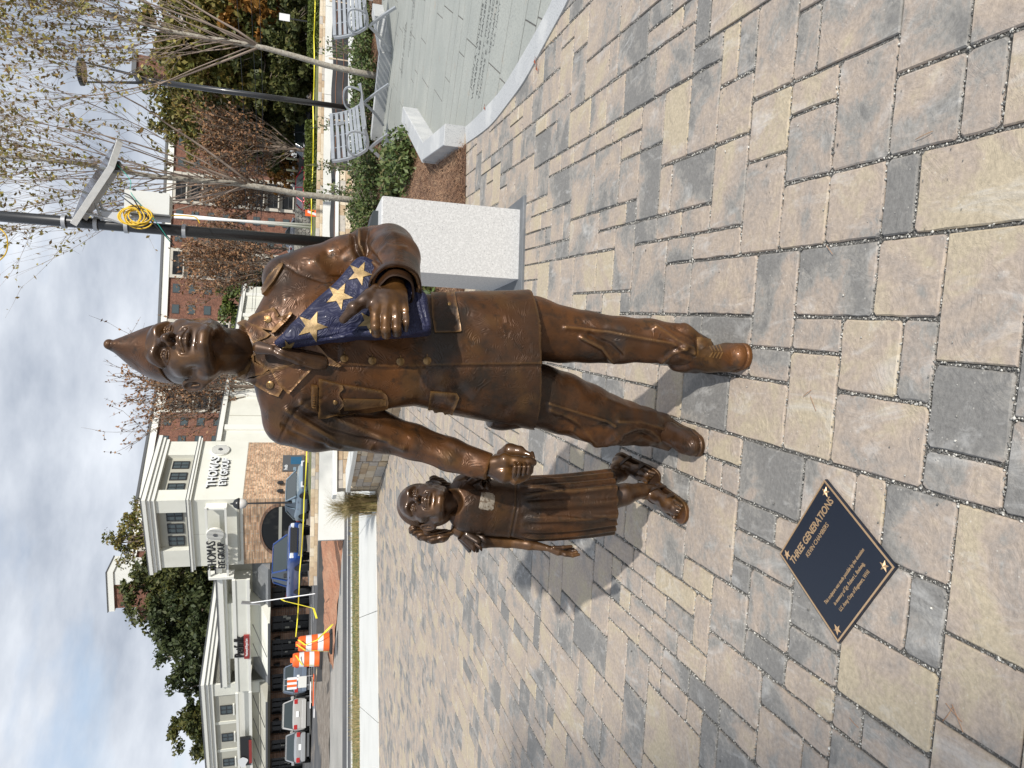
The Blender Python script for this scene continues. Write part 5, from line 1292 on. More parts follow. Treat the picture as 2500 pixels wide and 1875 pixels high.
# ---- concrete retaining wall with rubble course on top
wdir = np.array([.955, .296]); wn = np.array([-.296, .955]); WB = np.array([-4.86, 22.14])
def LW(a, o): p = WB+wdir*a+wn*o; return (p[0], p[1])
rw = thing('retaining_wall', 'long pale concrete retaining wall across the road behind the plaza', 'retaining wall', (*LW(0, 0), 0)); off = Vector((*LW(0, 0), 0))
def wp(par_, name, a0, a1, o0, o1, z0, z1, m): 
    mb = MB(); mb.prism([LW(a0, o0), LW(a1, o0), LW(a1, o1), LW(a0, o1)], z0, z1); me = mb.me(name, m); me.transform(Matrix.Translation(-Vector(par_.location))); return link(name, me, par_)
a = 0
while a < 40: wp(rw, 'wall_panel', a, a+3.98, 0, .30, -.3, .735+.001*a, M_conc); a += 4.0
M_st = [mat('stone_%s' % n_, c_, .85, var=[(5, 5, d_, .45, .7)], bump=[(25, .6, .012)]) for n_, c_, d_ in (('tan', (.46, .36, .24), (.56, .46, .32)), ('cream', (.55, .47, .35), (.62, .55, .44)), ('brown', (.38, .28, .18), (.48, .37, .25)), ('grey', (.40, .37, .33), (.50, .46, .40)))]
rub = thing('rubble_wall', 'low two-course rubble stone wall edging the raised lawn above the concrete wall', 'stone wall', (*LW(0, .5), 0))
def stonewall(par_, P0, P1, z0, z1, th, hs=(.12, .17), ls=(.2, .5), seed=1, maxn=999, jo=.008):
    """real separate stones between two ground points"""
    rs = random.Random(seed); P0, P1 = np.array(P0), np.array(P1); L_ = np.linalg.norm(P1-P0); d = (P1-P0)/L_; n_ = np.array([-d[1], d[0]]); z = z0; c = 0
    O = Vector(par_.location); ang = math.atan2(d[1], d[0])
    while z < z1-.02:
        h = min(rs.uniform(*hs), z1-z); h = h if z1-z-h > .05 else z1-z; a = -rs.random()*.1
        while a < L_:
            l = rs.uniform(*ls); b = min(a+l, L_); a_ = max(a, 0)
            if b-a_ > .03:
                mb = MB(); pr = rs.uniform(-.008, .016); mb.bbox((0, 0, 0), (b-a_-jo, th+pr, h-jo), .008)
                v2 = [(x+rs.uniform(-.006, .006), y, zz+rs.uniform(-.005, .005)) for x, y, zz in mb.v]; mb.v = v2
                p = P0+d*(a_+b)/2; o = mb.build('stone', rs.choice(M_st), par_, loc=(p[0]-O[0], p[1]-O[1], (z+h/2)-O[2]), rz=ang); c += 1
            a += l
        z += h
    mb = MB(); mb.box((*( (P0+P1)/2), (z0+z1)/2), (L_-.02, th-.03, z1-z0-.01), ang); me = mb.me('mortar', M_bed if False else MATS['stone_grey']); me.transform(Matrix.Translation(-O)); link('mortar', me, par_)
stonewall(rub, LW(-1.3, .55), LW(26, .55), .735, .965, .28, (.10, .125), (.22, .5), 3)
# ---- near stone seat walls
sw = thing('stone_seat_wall', 'stepped tan stone seat wall with pale caps behind the soldier\'s arm', 'stone wall', (-1.6, 12.8, 0))
stonewall(sw, (-2.03, 13.36), (.5, 14.25), 0, .74, .34, (.10, .17), (.18, .42), 5)
stonewall(sw, (-1.78, 13.22), (-1.20, 12.0), 0, .53, .34, (.10, .16), (.18, .42), 6); stonewall(sw, (-1.20, 12.0), (.15, 10.1), 0, .53, .34, (.10, .16), (.18, .45), 7)
def cap(par_, pts, z, w_, th=.07):
    O = Vector(par_.location)
    for i in range(len(pts)-1):
        a, b = Vector((*pts[i], 0)), Vector((*pts[i+1], 0)); d = b-a; mb = MB(); mb.bbox((a+b)/2+Vector((0, 0, z+th/2+.0015*i))-O, (d.length+.05, w_, th), .008, math.atan2(d.y, d.x)); mb.build('cap_stone', M_conc, par_)
cap(sw, [(-2.12, 13.33), (-.8, 13.79), (.5, 14.25)], .742, .44); cap(sw, [(-1.80, 13.0), (-1.20, 12.0)], .532, .44); cap(sw, [(-1.21, 12.01), (-.5, 11.0), (.15, 10.1)], .532, .44)
sw2 = thing('stone_seat_wall', 'low tan stone wall with pale cap seen beyond the thin tree trunk', 'stone wall', (3.6, 19.5, 0))
stonewall(sw2, (1.2, 19.0), (5.75, 20.4), 0, .50, .34, (.14, .2), (.3, .6), 8); cap(sw2, [(1.15, 18.98), (3.5, 19.7), (5.8, 20.42)], .502, .46)
# paved strip in front of the silt fence
mb = MB(); mb.prism([LW(4, -3.4), LW(42, -3.4), LW(42, -1.5), LW(4, -1.5)], -.1, .02); tag(mb.build('far_footpath', M_conc), kind='structure')
# ---- silt fence
M_silt = mat('silt_fabric', (.022, .023, .026), .6, var=[(.8, 3, (.045, .046, .05), .45, .7)], bump=[(3, .6, .06, 3, (1, 1, .3))])
M_siltl = mat('silt_stripe', (.24, .11, .06), .7); M_wood = mat('raw_timber', (.48, .40, .29), .8, var=[(8, 4, (.36, .28, .19), .5, .7)])
sf_ = thing('silt_fence', 'black silt fence of sagging fabric on timber stakes in front of the retaining wall', 'silt fence', (*LW(6, -.9), 0)); O = Vector(sf_.location)
V = []; Fc = []; S2 = []; n = 130
def sag(a): return .05*math.sin(a/2.55*PI)**2
for i in range(n+1):
    a = 4+34*i/n; p = LW(a, -.9-.10*math.sin(a/2.55*PI)**2); V += [(p[0], p[1], -.02), (p[0], p[1], .56-sag(a))]
    for q in (.17, .41): S2.append((p[0]+wn[0]*-.012, p[1]+wn[1]*-.012, q-sag(a)*.7))
for i in range(n): Fc.append((2*i, 2*i+2, 2*i+3, 2*i+1))
me = mesh('fabric', V, Fc, M_silt, True); me.transform(Matrix.Translation(-O)); link('fabric', me, sf_)
for q in (0, 1): me = MB().tube([S2[k] for k in range(q, len(S2), 2)], .010, 4).me('stripe', M_siltl); me.transform(Matrix.Translation(-O)); link('stripe', me, sf_)
for k in range(14):
    p = LW(4.0+k*2.55, -.98); mb = MB(); mb.box((p[0]-O[0], p[1]-O[1], .30), (.06, .04, .72), rot=Matrix.Rotation(rnd.uniform(-.03, .03), 3, 'Y')); mb.build('stake', M_wood, sf_)
# ---- caution tape along the upper lawn and over the drums
M_tape = mat('caution_tape', (.80, .72, .05), .5)
def tape(pts, w_=.036, name='caution_tape', label=None):
    V = []; Fc = []; P = []
    for a, b in zip(pts[:-1], pts[1:]):
        a, b = Vector(a), Vector(b); n = 14
        for k in range(n): t = k/n; q = a.lerp(b, t); q.z -= .12*4*t*(1-t)*min(1, (b-a).length/12); P.append(q)
    P.append(Vector(pts[-1]))
    for i, p in enumerate(P): tw = math.sin(i*.55)*.5; V += [p+Vector((0, .02*tw, w_/2)), p+Vector((0, -.02*tw, -w_/2))]
    for i in range(len(P)-1): Fc.append((2*i, 2*i+1, 2*i+3, 2*i+2))
    o = mesh(name, V, Fc, M_tape); ob = link(name, o); md = ob.modifiers.new('s', 'SOLIDIFY'); md.thickness = .003; return tag(ob, label, 'caution tape', 'caution tape strung along the works')
tp = [atY(722, 1555, 27.5), atY(731, 1400, 27), atY(742, 1220, 26.5), atY(749, 1070, 26.5), atY(757, 640, 27), atY(760, 480, 27), atY(764, 260, 28), atY(766, 90, 29), atY(768, -60, 30)]
tape(tp, label='yellow caution tape stretched across in front of the parked cars')
# ============================================================ BUILDINGS
M_stuc = mat('white_stucco', (.74, .74, .66), .85, var=[(.5, 4, (.68, .68, .60), .45, .7)], bump=[(20, .15, .01)])
M_stuc2 = mat('beige_stucco', (.46, .45, .38), .85, var=[(.6, 4, (.42, .41, .35), .45, .7)])
M_trim = mat('white_trim', (.78, .78, .72), .7)
M_flash = mat('roof_flashing', (.10, .105, .11), .5)
M_dglass = mat('dark_glass', (.010, .011, .012), .22, spec=.25, var=[(.6, 3, (.03, .03, .028), .5, .6)])
M_pane = mat('window_glass', (.06, .08, .085), .15, spec=.5)
M_frame = mat('dark_window_frame', (.03, .032, .035), .5)
def brickx(c1, c2, mo, sc):
    def f(t, b, tc, cur, nb):
        l = t.links.new; bt = N(t, 'ShaderNodeTexBrick', inp={'Scale': sc, 'Mortar Size': .012, 'Brick Width': .5, 'Row Height': .16}); bt.inputs['Color1'].default_value = (*c1, 1); bt.inputs['Color2'].default_value = (*c2, 1); bt.inputs['Mortar'].default_value = (*mo, 1)
        sp = N(t, 'ShaderNodeSeparateXYZ'); l(tc.outputs['Object'], sp.inputs[0]); ad = N(t, 'ShaderNodeMath', operation='ADD'); l(sp.outputs[0], ad.inputs[0]); l(sp.outputs[1], ad.inputs[1])
        cb = N(t, 'ShaderNodeCombineXYZ'); l(ad.outputs[0], cb.inputs[0]); l(sp.outputs[2], cb.inputs[1]); l(cb.outputs[0], bt.inputs['Vector'])
        nn = N(t, 'ShaderNodeTexNoise', inp={'Scale': 1.1, 'Detail': 6.0, 'Roughness': .75}); l(tc.outputs['Object'], nn.inputs['Vector']); r = N(t, 'ShaderNodeMapRange', inp={'From Min': .3, 'From Max': .7, 'To Min': .6, 'To Max': 1.3}); l(nn.outputs['Fac'], r.inputs['Value'])
        n2 = N(t, 'ShaderNodeTexWhiteNoise', noise_dimensions='2D'); vm = N(t, 'ShaderNodeVectorMath', operation='MULTIPLY'); vm.inputs[1].default_value = (4.5, 12.5, 1); l(cb.outputs[0], vm.inputs[0]); fl = N(t, 'ShaderNodeVectorMath', operation='FLOOR'); l(vm.outputs[0], fl.inputs[0]); l(fl.outputs[0], n2.inputs['Vector'])
        r2 = N(t, 'ShaderNodeMapRange', inp={'To Min': .62, 'To Max': 1.35}); l(n2.outputs['Value'], r2.inputs['Value']); mu = N(t, 'ShaderNodeMath', operation='MULTIPLY'); l(r.outputs[0], mu.inputs[0]); l(r2.outputs[0], mu.inputs[1])
        sc_ = N(t, 'ShaderNodeVectorMath', operation='SCALE'); l(bt.outputs['Color'], sc_.inputs[0]); l(mu.outputs[0], sc_.inputs['Scale']); l(sc_.outputs[0], b.inputs['Base Color'])
    return f
M_brick = mat('orange_brick', (.4, .25, .15), .9, extra=brickx((.54, .37, .235), (.45, .27, .16), (.45, .39, .31), 1.0))
M_brickd = mat('brown_brick', (.2, .12, .08), .9, extra=brickx((.26, .15, .095), (.20, .11, .07), (.22, .19, .16), 1.0))
M_brickr = mat('red_brick', (.25, .09, .05), .9, extra=brickx((.20, .082, .050), (.165, .068, .042), (.20, .14, .11), 1.0))
class Frame:
    def __init__(s, O, d, out): s.O = np.array(O, float); s.d = np.array(d, float)/np.hypot(*d); s.n = np.array([-s.d[1], s.d[0]]); s.n = s.n if s.n@np.array(out) > 0 else -s.n
    def P(s, a, o, z): p = s.O+s.d*a+s.n*o; return (p[0], p[1], z)
    def box(s, mb, a0, a1, z0, z1, o0, o1):
        V = [s.P(a, o, z) for z in (z0, z1) for a, o in ((a0, o0), (a1, o0), (a1, o1), (a0, o1))]
        return mb.add(V, [(0, 1, 2, 3), (4, 5, 6, 7), (0, 1, 5, 4), (1, 2, 6, 5), (2, 3, 7, 6), (3, 0, 4, 7)])
    def part(s, name, par, m, *bx):
        mb = MB()
        for b in bx: s.box(mb, *b)
        return s.fin(name, mb, par, m)
    def fin(s, name, mb, par, m, smooth=False):
        me = mb.me(name, m, smooth); bm = bmesh.new(); bm.from_mesh(me); bmesh.ops.recalc_face_normals(bm, faces=bm.faces); bm.to_mesh(me); bm.free()
        w_ = Vector((0, 0, 0)); q = par
        while q is not None: w_ += Vector(q.location); q = q.parent
        me.transform(Matrix.Translation(-w_)); return link(name, me, par)
    def text(s, name, tx, size, a, z, o, par, m, flip, depth=.04, bold=True, sx=1.0, sp=1.0):
        d3 = Vector((*s.d, 0))*(-1 if flip else 1); n3 = Vector((*s.n, 0)); up = Vector((0, 0, 1)); p = s.P(a, o, z)
        M = Matrix(((d3[0], up[0], n3[0], p[0]), (d3[1], up[1], n3[1], p[1]), (d3[2], up[2], n3[2], p[2]), (0, 0, 0, 1)))
        w_ = Vector((0, 0, 0)); q = par
        while q is not None: w_ += Vector(q.location); q = q.parent
        return text_obj(name, tx, size, m, par, Matrix.Translation(-w_) @ M, depth, bold, sx, spacing=sp)
    def window(s, par, a0, a1, z0, z1, o, nx=2, nz=2, fr=.06, m=None):
        f = MB(); s.box(f, a0, a1, z0, z0+fr, o-.03, o+.03); s.box(f, a0, a1, z1-fr, z1, o-.03, o+.03); s.box(f, a0, a0+fr, z0+fr, z1-fr, o-.03, o+.03); s.box(f, a1-fr, a1, z0+fr, z1-fr, o-.03, o+.03)
        for k in range(1, nx): x = a0+(a1-a0)*k/nx; s.box(f, x-fr*.35, x+fr*.35, z0+fr, z1-fr, o-.026, o+.026)
        for k in range(1, nz): z = z0+(z1-z0)*k/nz; s.box(f, a0+fr, a1-fr, z-fr*.35, z+fr*.35, o-.022, o+.022)
        w_ = s.fin('window', f, par, M_frame); s.part('pane', w_, m or M_pane, (a0+.01, a1-.01, z0+.01, z1-.01, o-.016, o-.008)); return w_
CB = atY(650, 1217, 50)[:2]
dl, dr = np.array([-.848, .53]), np.array([.53, .848])
FL = Frame(CB, dl, (-.3, -1)); FR_ = Frame(CB, dr, (1, -.3))
tw = thing('eye_clinic_tower', 'white two-storey corner tower with orange brick base and round louvre signs', 'building', (*CB, 0))
W_ = 6.0
FL.part('brick_base', tw, M_brick, (0, W_-.01, -.5, 4.68, -6.2, 0))
# arch in the long face: dark half-round recess
mb = MB(); arc = [(2.85+2.15*math.cos(t), 2.35+1.15*math.sin(t)) for t in np.linspace(0, PI, 15)]
V = [FL.P(a, .012, z) for a, z in arc]+[FL.P(a, .012, z) for a, z in ((.7, .3), (5.0, .3))]; mb.add(V, [tuple(range(len(V)))]); FL.fin('arched_opening', mb, tw, M_dglass)
mb = MB()
for k in range(14):
    (a0, z0), (a1, z1) = arc[k], arc[k+1]; ex = lambda a, z, r: (2.85+(a-2.85)*r, 2.35+(z-2.35)*r); q = [(a0, z0), (a1, z1), ex(a1, z1, 1.13), ex(a0, z0, 1.13)]
    V = [FL.P(a, .0, z) for a, z in q]+[FL.P(a, .06, z) for a, z in q]; n = len(mb.v); mb.add(V, [(0, 1, 2, 3), (4, 5, 6, 7), (0, 1, 5, 4), (1, 2, 6, 5), (2, 3, 7, 6), (3, 0, 4, 7)])
FL.fin('arch_ring', mb, tw, M_brickd); FL.part('arch_beam', tw, M_stuc2, (.75, 4.95, 2.18, 2.38, .013, .05))
FL.part('middle_wall', tw, M_stuc, (-.02, W_, 4.68, 7.92, -6.3, .02)); FL.part('corner_joint', tw, M_stuc2, (3.0, 3.02, 4.7, 7.9, .02, .024))
FL.part('middle_cornice', tw, M_trim, (-.30, W_+.22, 7.92, 8.05, -6.5, .30), (-.22, W_+.15, 7.78, 7.92, -6.45, .22)); FL.part('cornice_flashing', tw, M_flash, (-.32, W_+.24, 8.05, 8.09, -6.52, .32))
# upper storey: piers, recess, windows
FL.part('upper_core', tw, M_stuc2, (.35, W_-.35, 8.09, 10.0, -6.0, -.35))
FL.part('corner_pier', tw, M_stuc, (0, 1.05, 8.09, 10.0, -1.05, 0)); FL.part('corner_pier', tw, M_stuc, (4.45, W_, 8.09, 10.0, -1.3, 0)); FL.part('corner_pier', tw, M_stuc, (0, 1.05, 8.09, 10.0, -6.3, -4.75))
FL.part('top_cornice', tw, M_trim, (-.12, W_+.1, 9.95, 10.2, -6.4, .12), (-.22, W_+.2, 10.2, 10.42, -6.5, .22), (-.34, W_+.3, 10.42, 10.66, -6.6, .34)); FL.part('cornice_flashing', tw, M_flash, (-.36, W_+.32, 10.66, 10.71, -6.62, .36))
for a0, a1 in ((1.22, 2.05), (2.30, 3.15), (3.42, 4.3)): FL.window(tw, a0, a1, 8.42, 9.42, -.31)
for a0, a1 in ((1.32, 2.05), (2.40, 3.18), (3.62, 4.42)): FR_.window(tw, a0, a1, 8.42, 9.48, -.31)
def louvre(Fr, a, z, r, par, o=0):
    F0 = Fr; Fr = Frame(F0.O+F0.n*o, F0.d, F0.n)
    mb = MB(); n = 28; c = Fr.P(a, .02, z)
    V = [Fr.P(a+r*math.cos(q), .02, z+r*math.sin(q)) for q in np.linspace(0, 2*PI, n+1)[:-1]]+[Fr.P(a+r*math.cos(q), .16, z+r*math.sin(q)) for q in np.linspace(0, 2*PI, n+1)[:-1]]
    mb.add(V, [tuple(range(n, 2*n))]+[(i, (i+1) % n, n+(i+1) % n, n+i) for i in range(n)]); d = Fr.fin('round_louvre', mb, par, M_trim)
    mb = MB(); k = 9
    for i in range(1, k): x = -r+2*r*i/k; h = math.sqrt(max(r*r-x*x, 0))*.98; Fr.box(mb, a+x-.012, a+x+.012, z-h, z+h, .161, .175)
    Fr.fin('louvre_blade', mb, d, M_flash)
    mb = MB(); m_ = 14; V = [Fr.P(a+.24*r*math.cos(q), .20, z+.24*r*math.sin(q)) for q in np.linspace(0, 2*PI, m_+1)[:-1]]; mb.add(V, [tuple(range(m_))]); Fr.fin('louvre_eye', mb, d, M_flash)
louvre(FL, 2.45, 6.37, .54, tw, .55); louvre(FR_, 5.15, 6.5, .60, tw)
M_let = mat('sign_letters_dark', (.02, .022, .025), .5); M_letw = mat('sign_letters_pale', (.78, .80, .80), .5)
FL.text('sign_letters', 'THOMAS', .82, 4.32, 6.62, .74, tw, M_let, True, .04, bold=False, sx=.80); FL.text('sign_letters', 'EYE GROUP', .64, 4.35, 6.02, .74, tw, M_let, True, .04, bold=False, sx=.72)
for tx, s_, z in (('THOMAS', .82, 6.72), ('EYE GROUP', .66, 6.02)):
    FR_.text('sign_letters', tx, s_, 2.72, z-.02, .07, tw, M_let, False, .05, sx=.98 if tx[0] == 'T' else .84); FR_.text('sign_letters', tx, s_, 2.72, z, .16, tw, M_letw, False, .02, sx=.98 if tx[0] == 'T' else .84)
FL.part('sign_frame', tw, M_trim, (.2, 6.7, 6.80, 6.95, .5, .62), (.2, 6.7, 5.62, 5.76, .5, .62), (.3, .42, 5.62, 6.92, .02, .55), (6.5, 6.7, 5.3, 6.92, .02, .7))
FL.part('poster_sill', tw, M_stuc2, (.4, 5.6, 4.9, 5.05, .02, .12))
pb = FR_.part('poster_board', tw, M_flash, (2.75, 4.55, .75, 2.25, .02, .10)); FR_.text('poster_letters', 'hub', .34, 3.15, 2.02, .11, pb, M_letw, False, .004, sx=1.1)
FR_.part('poster_picture', pb, mat('poster_blue', (.03, .12, .22), .4), (3.5, 4.35, .95, 1.7, .10, .106))
for a in (1.3, .45): mb = MB(); p = FR_.P(a, .25, 2.35); mb.lathe([(.02, -.25), (.13, -.2), (.13, .1), (.03, .2)], 10, p); FR_.fin('wall_lamp', mb, tw, M_black)
# long low range of shops
sh = thing('shop_row', 'low white shop row with flat cornice, sloped awnings and dark storefronts', 'building', (*FL.P(12, 0, 0)[:2], 0))
FL.part('back_wall', sh, M_stuc2, (W_, 19.0, 2.9, 5.9, -9, -1.0)); FL.part('lower_wall', sh, M_brickd, (W_, 19.0, -.5, 2.9, -9, -1.3)); FL.part('bay_wall', sh, M_stuc, (9.95, 16.15, 2.9, 5.9, -1.0, 0))
FL.part('cornice', sh, M_trim, (W_+.02, 19.2, 6.08, 6.48, -9, .28), (W_+.02, 19.2, 5.86, 6.08, -9, .1)); FL.part('cornice_flashing', sh, M_flash, (W_+.02, 19.2, 6.48, 6.56, -9.02, .32))
FL.part('sign_band', sh, M_trim, (6.7, 19.2, 5.20, 5.42, .7, .86), (6.7, 19.2, 4.26, 4.46, .7, .86)); FL.part('band_panel', sh, M_stuc, (6.72, 19.2, 4.46, 5.2, .74, .80)); 
for a in np.arange(7.6, 19, 1.5): FL.part('band_bracket', sh, M_stuc, (a, a+.12, 4.30, 5.38, -.9 if (a < 9.9 or a > 16.2) else .0, .7))
def awning(par, a0, a1, z0, z1, o0, o1, m, edge=M_flash):
    mb = MB(); V = [FL.P(a0, o0, z1), FL.P(a1, o0, z1), FL.P(a1, o1, z0), FL.P(a0, o1, z0), FL.P(a0, o0, z0-.08), FL.P(a1, o0, z0-.08), FL.P(a1, o1, z0-.08), FL.P(a0, o1, z0-.08)]
    mb.add(V, [(0, 1, 2, 3), (4, 5, 6, 7), (0, 1, 5, 4), (2, 3, 7, 6), (1, 2, 6, 5), (3, 0, 4, 7)]); FL.fin('awning', mb, par, m); FL.part('awning_gutter', par, edge, (a0, a1, z0-.12, z0+.04, o1, o1+.06))
M_seam = mat('grey_standing_seam', (.20, .21, .22), .5, var=[(2, 3, (.26, .27, .28), .5, .7)])
awning(sh, 6.1, 9.95, 3.0, 4.2, -1.0, .5, M_seam); awning(sh, 16.15, 19.0, 3.0, 4.2, -1.0, .5, M_seam); awning(sh, 10.0, 16.1, 2.95, 3.65, 0, 2.0, M_stuc)
mb = MB()
for a in (12.9, 15.1): mb.tube([FL.P(a-.6, .05, 4.15), FL.P(a+.9, 1.95, 3.05)], .025, 5)
FL.fin('awning_rod', mb, sh, M_black)
FL.text('sign_letters', 'Petfolk', 1.05, 13.72, 5.02, .90, sh, mat('sign_black', (.012, .012, .012), .5), True, .05, bold=False, sx=.80); FL.part('red_sign', sh, mat('sign_red', (.30, .035, .03), .6), (12.4, 15.05, 4.34, 4.72, .87, .98))
FL.text('sign_letters', 'Veterinary & Urgent Care', .26, 13.72, 4.53, .99, sh, M_letw, True, .01, bold=False, sx=.72)
def storefront(par, a0, a1, z1, o):
    a = a0; rs = random.Random(int(a0*10))
    while a < a1-.3:
        w_ = min(rs.choice([2.2, 2.8, 3.2]), a1-a); pw = .75
        FL.part('brick_pier', par, M_brickd, (a, a+pw, -.5, z1, o-.3, o+.12)); f = FL.part('shop_window', par, M_dglass, (a+pw, a+w_, -.1, z1-.1, o-.2, o-.1))
        fr = MB(); n = max(1, round((w_-pw)/.9))
        for k in range(n+1): x = a+pw+(w_-pw-.06)*k/n; FL.box(fr, x, x+.06, -.1, z1-.1, o-.1, o-.04)
        FL.box(fr, a+pw, a+w_, z1-.18, z1-.1, o-.1, o-.05); FL.box(fr, a+pw, a+w_, 2.0, 2.07, o-.1, o-.05); FL.fin('window_frame', fr, f, M_frame)
        if rs.random() < .7:
            g = MB()
            for k in range(rs.randint(3, 7)): x = a+pw+.2+rs.random()*max(.1, w_-pw-.7); zz = .5+rs.random()*1.3; FL.box(g, x, x+rs.uniform(.1, .3), zz, zz+rs.uniform(.15, .35), o-.095, o-.088)
            FL.fin('window_display', g, f, M_stuc2)
        if rs.random() < .5: mb = MB(); p = FL.P(a+pw*.5, o+.28, 2.45); mb.lathe([(.03, -.3), (.16, -.25), (.1, .1), (.02, .25)], 8, p); FL.fin('wall_lantern', mb, par, M_black)
        a += w_
storefront(sh, 6.05, 18.9, 2.9, -1.1)
# taller end block
eb = thing('end_shop_block', 'taller white end block of the shop row with small square upper windows', 'building', (*FL.P(26, 0, 0)[:2], 0))
FL.part('main_wall', eb, M_stuc2, (19.0, 46, 2.9, 7.2, -12, 0)); FL.part('corner_pier', eb, M_stuc, (19.0, 20.4, 2.9, 7.2, -12.05, .14)); FL.part('plinth_wall', eb, M_brickd, (19.0, 46, -.5, 2.9, -12, -1.3))
for a in (24.0, 27.9, 31.8, 35.6): FL.part('wall_pilaster', eb, M_stuc, (a, a+.35, 5.4, 7.15, 0, .06))
FL.part('cornice', eb, M_trim, (18.75, 46, 7.15, 7.45, -12.2, .22), (18.6, 46, 7.45, 7.72, -12.3, .34), (18.45, 46, 7.72, 8.0, -12.4, .48)); FL.part('cornice_flashing', eb, M_flash, (18.4, 46, 8.0, 8.08, -12.42, .52))
for a0, a1 in ((21.85, 23.0), (25.65, 26.75), (29.3, 30.4), (33, 34.1)):
    FL.window(eb, a0, a1, 5.78, 6.72, .06); FL.part('window_sill', eb, M_trim, (a0-.1, a1+.1, 5.62, 5.74, 0, .16))
FL.part('sign_band', eb, M_trim, (19.2, 40, 5.24, 5.44, .8, .96), (19.2, 40, 4.24, 4.46, .8, .96), (19.2, 40, 4.46, 5.24, .4, .44))
awning(eb, 19.1, 40, 3.1, 3.75, 0, 2.0, M_stuc2); storefront(eb, 19.1, 40, 2.9, -1.1)
mb = MB()
for a in (21.5, 24.6, 27.4, 30.4, 33.4): mb.tube([FL.P(a-.7, .1, 4.2), FL.P(a+1.0, 1.95, 3.2)], .03, 5)
FL.fin('awning_rod', mb, eb, M_black)
sg = FL.part('black_sign', eb, MATS['sign_black'], (24.9, 28.9, 4.36, 5.18, .97, 1.12)); FL.part('sign_red_strip', sg, MATS['sign_red'], (25.3, 28.6, 4.28, 4.50, 1.12, 1.16))
mb = MB(); V = [FL.P(28.3+.75*math.cos(q), 1.18, 5.0+.36*math.sin(q)*(1+.3*math.cos(3*q))) for q in np.linspace(0, 2*PI, 19)[:-1]]; mb.add(V, [tuple(range(18))]); FL.fin('sign_emblem', mb, sg, M_letw)
for k, x in enumerate((25.6, 26.3, 27.0, 27.7)): pass
# side wing running back from the tower
wg = thing('white_side_wing', 'long low white wing with panelled wall running back behind the soldier', 'building', (*FR_.P(20, 0, 0)[:2], 0))
FR_.part('wing_wall', wg, M_stuc, (6.4, 33.5, -.5, 6.6, -8, -.3)); FR_.part('wing_cornice', wg, M_trim, (6.45, 33.7, 6.6, 6.95, -8, .0)); FR_.part('cornice_flashing', wg, M_flash, (6.45, 33.8, 6.95, 7.02, -8.02, .04))
for a in np.arange(8, 33, 4.6): FR_.part('wing_pilaster', wg, M_trim, (a, a+.6, -.4, 6.55, -.3, -.1))
for a in np.arange(10, 32, 4.6): FR_.part('wing_panel', wg, M_stuc2, (a, a+.05, 1, 6.4, -.3, -.27))
# ---- brick apartment block
def facade(par, Fr, a0, a1, z0, z1, bays, st=3.15, depth=14, seed=1):
    rs = random.Random(seed); Fr.part('brick_wall', par, M_brickr, (a0, a1, z0, z1, -depth, 0)); Fr.part('roof_cornice', par, M_trim, (a0-.4, a1+.4, z1, z1+1.3, -depth-.3, .5)); Fr.part('roof_edge', par, M_flash, (a0-.5, a1+.5, z1+1.3, z1+1.75, -depth-.4, .7))
    nf = int((z1-z0)/st); a = a0
    for kind, w_ in bays:
        if kind == 'c': Fr.part('cream_bay', par, MATS['apartment_cream'], (a, a+w_, z0, z1, 0, .35))
        for f in range(nf):
            zb = z1-(f+1)*st
            if kind == 'b':
                for k in range(max(1, int(w_/4.4))):
                    x = a+(k+.5)*w_/max(1, int(w_/4.4)); w0 = Fr.part('window', par, M_frame, (x-1.0, x+1.0, zb+.9, zb+2.35, .0, .10)); Fr.part('pane', w0, M_pane, (x-.85, x+.85, zb+1.0, zb+2.2, .10, .12))
            else:
                x = a+w_/2; b_ = Fr.part('balcony', par, MATS['apartment_cream'], (a+.4, a+w_-.4, zb+.05, zb+.3, .35, 1.7)); Fr.part('balcony_door', b_, M_dglass, (a+.7, a+w_-.7, zb+.3, zb+2.5, .36, .42)); Fr.part('railing', b_, M_frame, (a+.45, a+w_-.45, zb+1.15, zb+1.25, 1.6, 1.66), (a+.45, a+.55, zb+.3, zb+1.25, 1.6, 1.66), (x-.05, x+.05, zb+.3, zb+1.2, 1.6, 1.66), (a+w_-.55, a+w_-.45, zb+.3, zb+1.25, 1.6, 1.66))
        a += w_
mat('apartment_cream', (.52, .49, .42), .85, var=[(.4, 3, (.46, .43, .37), .45, .7)])
ap = thing('brick_apartment_block', 'long red brick apartment block with cream balcony bays behind the statue', 'building', tuple(atY(640, 700, 165)[:2])+(0,))
q0 = atY(412, 950, 165); q1 = atY(384, 120, 172); FA = Frame(q0[:2], (q1-q0)[:2], (0, -1)); La = np.linalg.norm((q1-q0)[:2]); zt = (q0[2]+q1[2])/2-1.7
facade(ap, FA, 0, La, 2, zt, [('b', 9), ('c', 6), ('b', 9), ('c', 6.5), ('b', 10), ('c', 7), ('b', 14), ('c', 7), ('b', 12), ('c', 7)], seed=2)
ap2 = thing('brick_apartment_wing', 'near wing of the brick apartments rising behind the white tower', 'building', tuple(atY(640, 1100, 150)[:2])+(0,))
q2 = atY(322, 1443, 137); FB = Frame(q0[:2], (q2-q0)[:2], (0, -1)); Lb = np.linalg.norm((q2-q0)[:2])
facade(ap2, FB, .2, Lb, 2, zt-.05, [('c', 6), ('b', 9), ('c', 6), ('b', 10), ('c', 6), ('b', 12)], seed=3)
st_ = thing('brick_stair_tower', 'narrow red brick tower top with white louvred side above the dark trees', 'building', tuple(atY(600, 1440, 95)[:2])+(0,))
FS = Frame(atY(300, 1397, 110)[:2], (-.9, .25), (-.2, -1)); zt2 = atY(258, 1440, 110)[2]
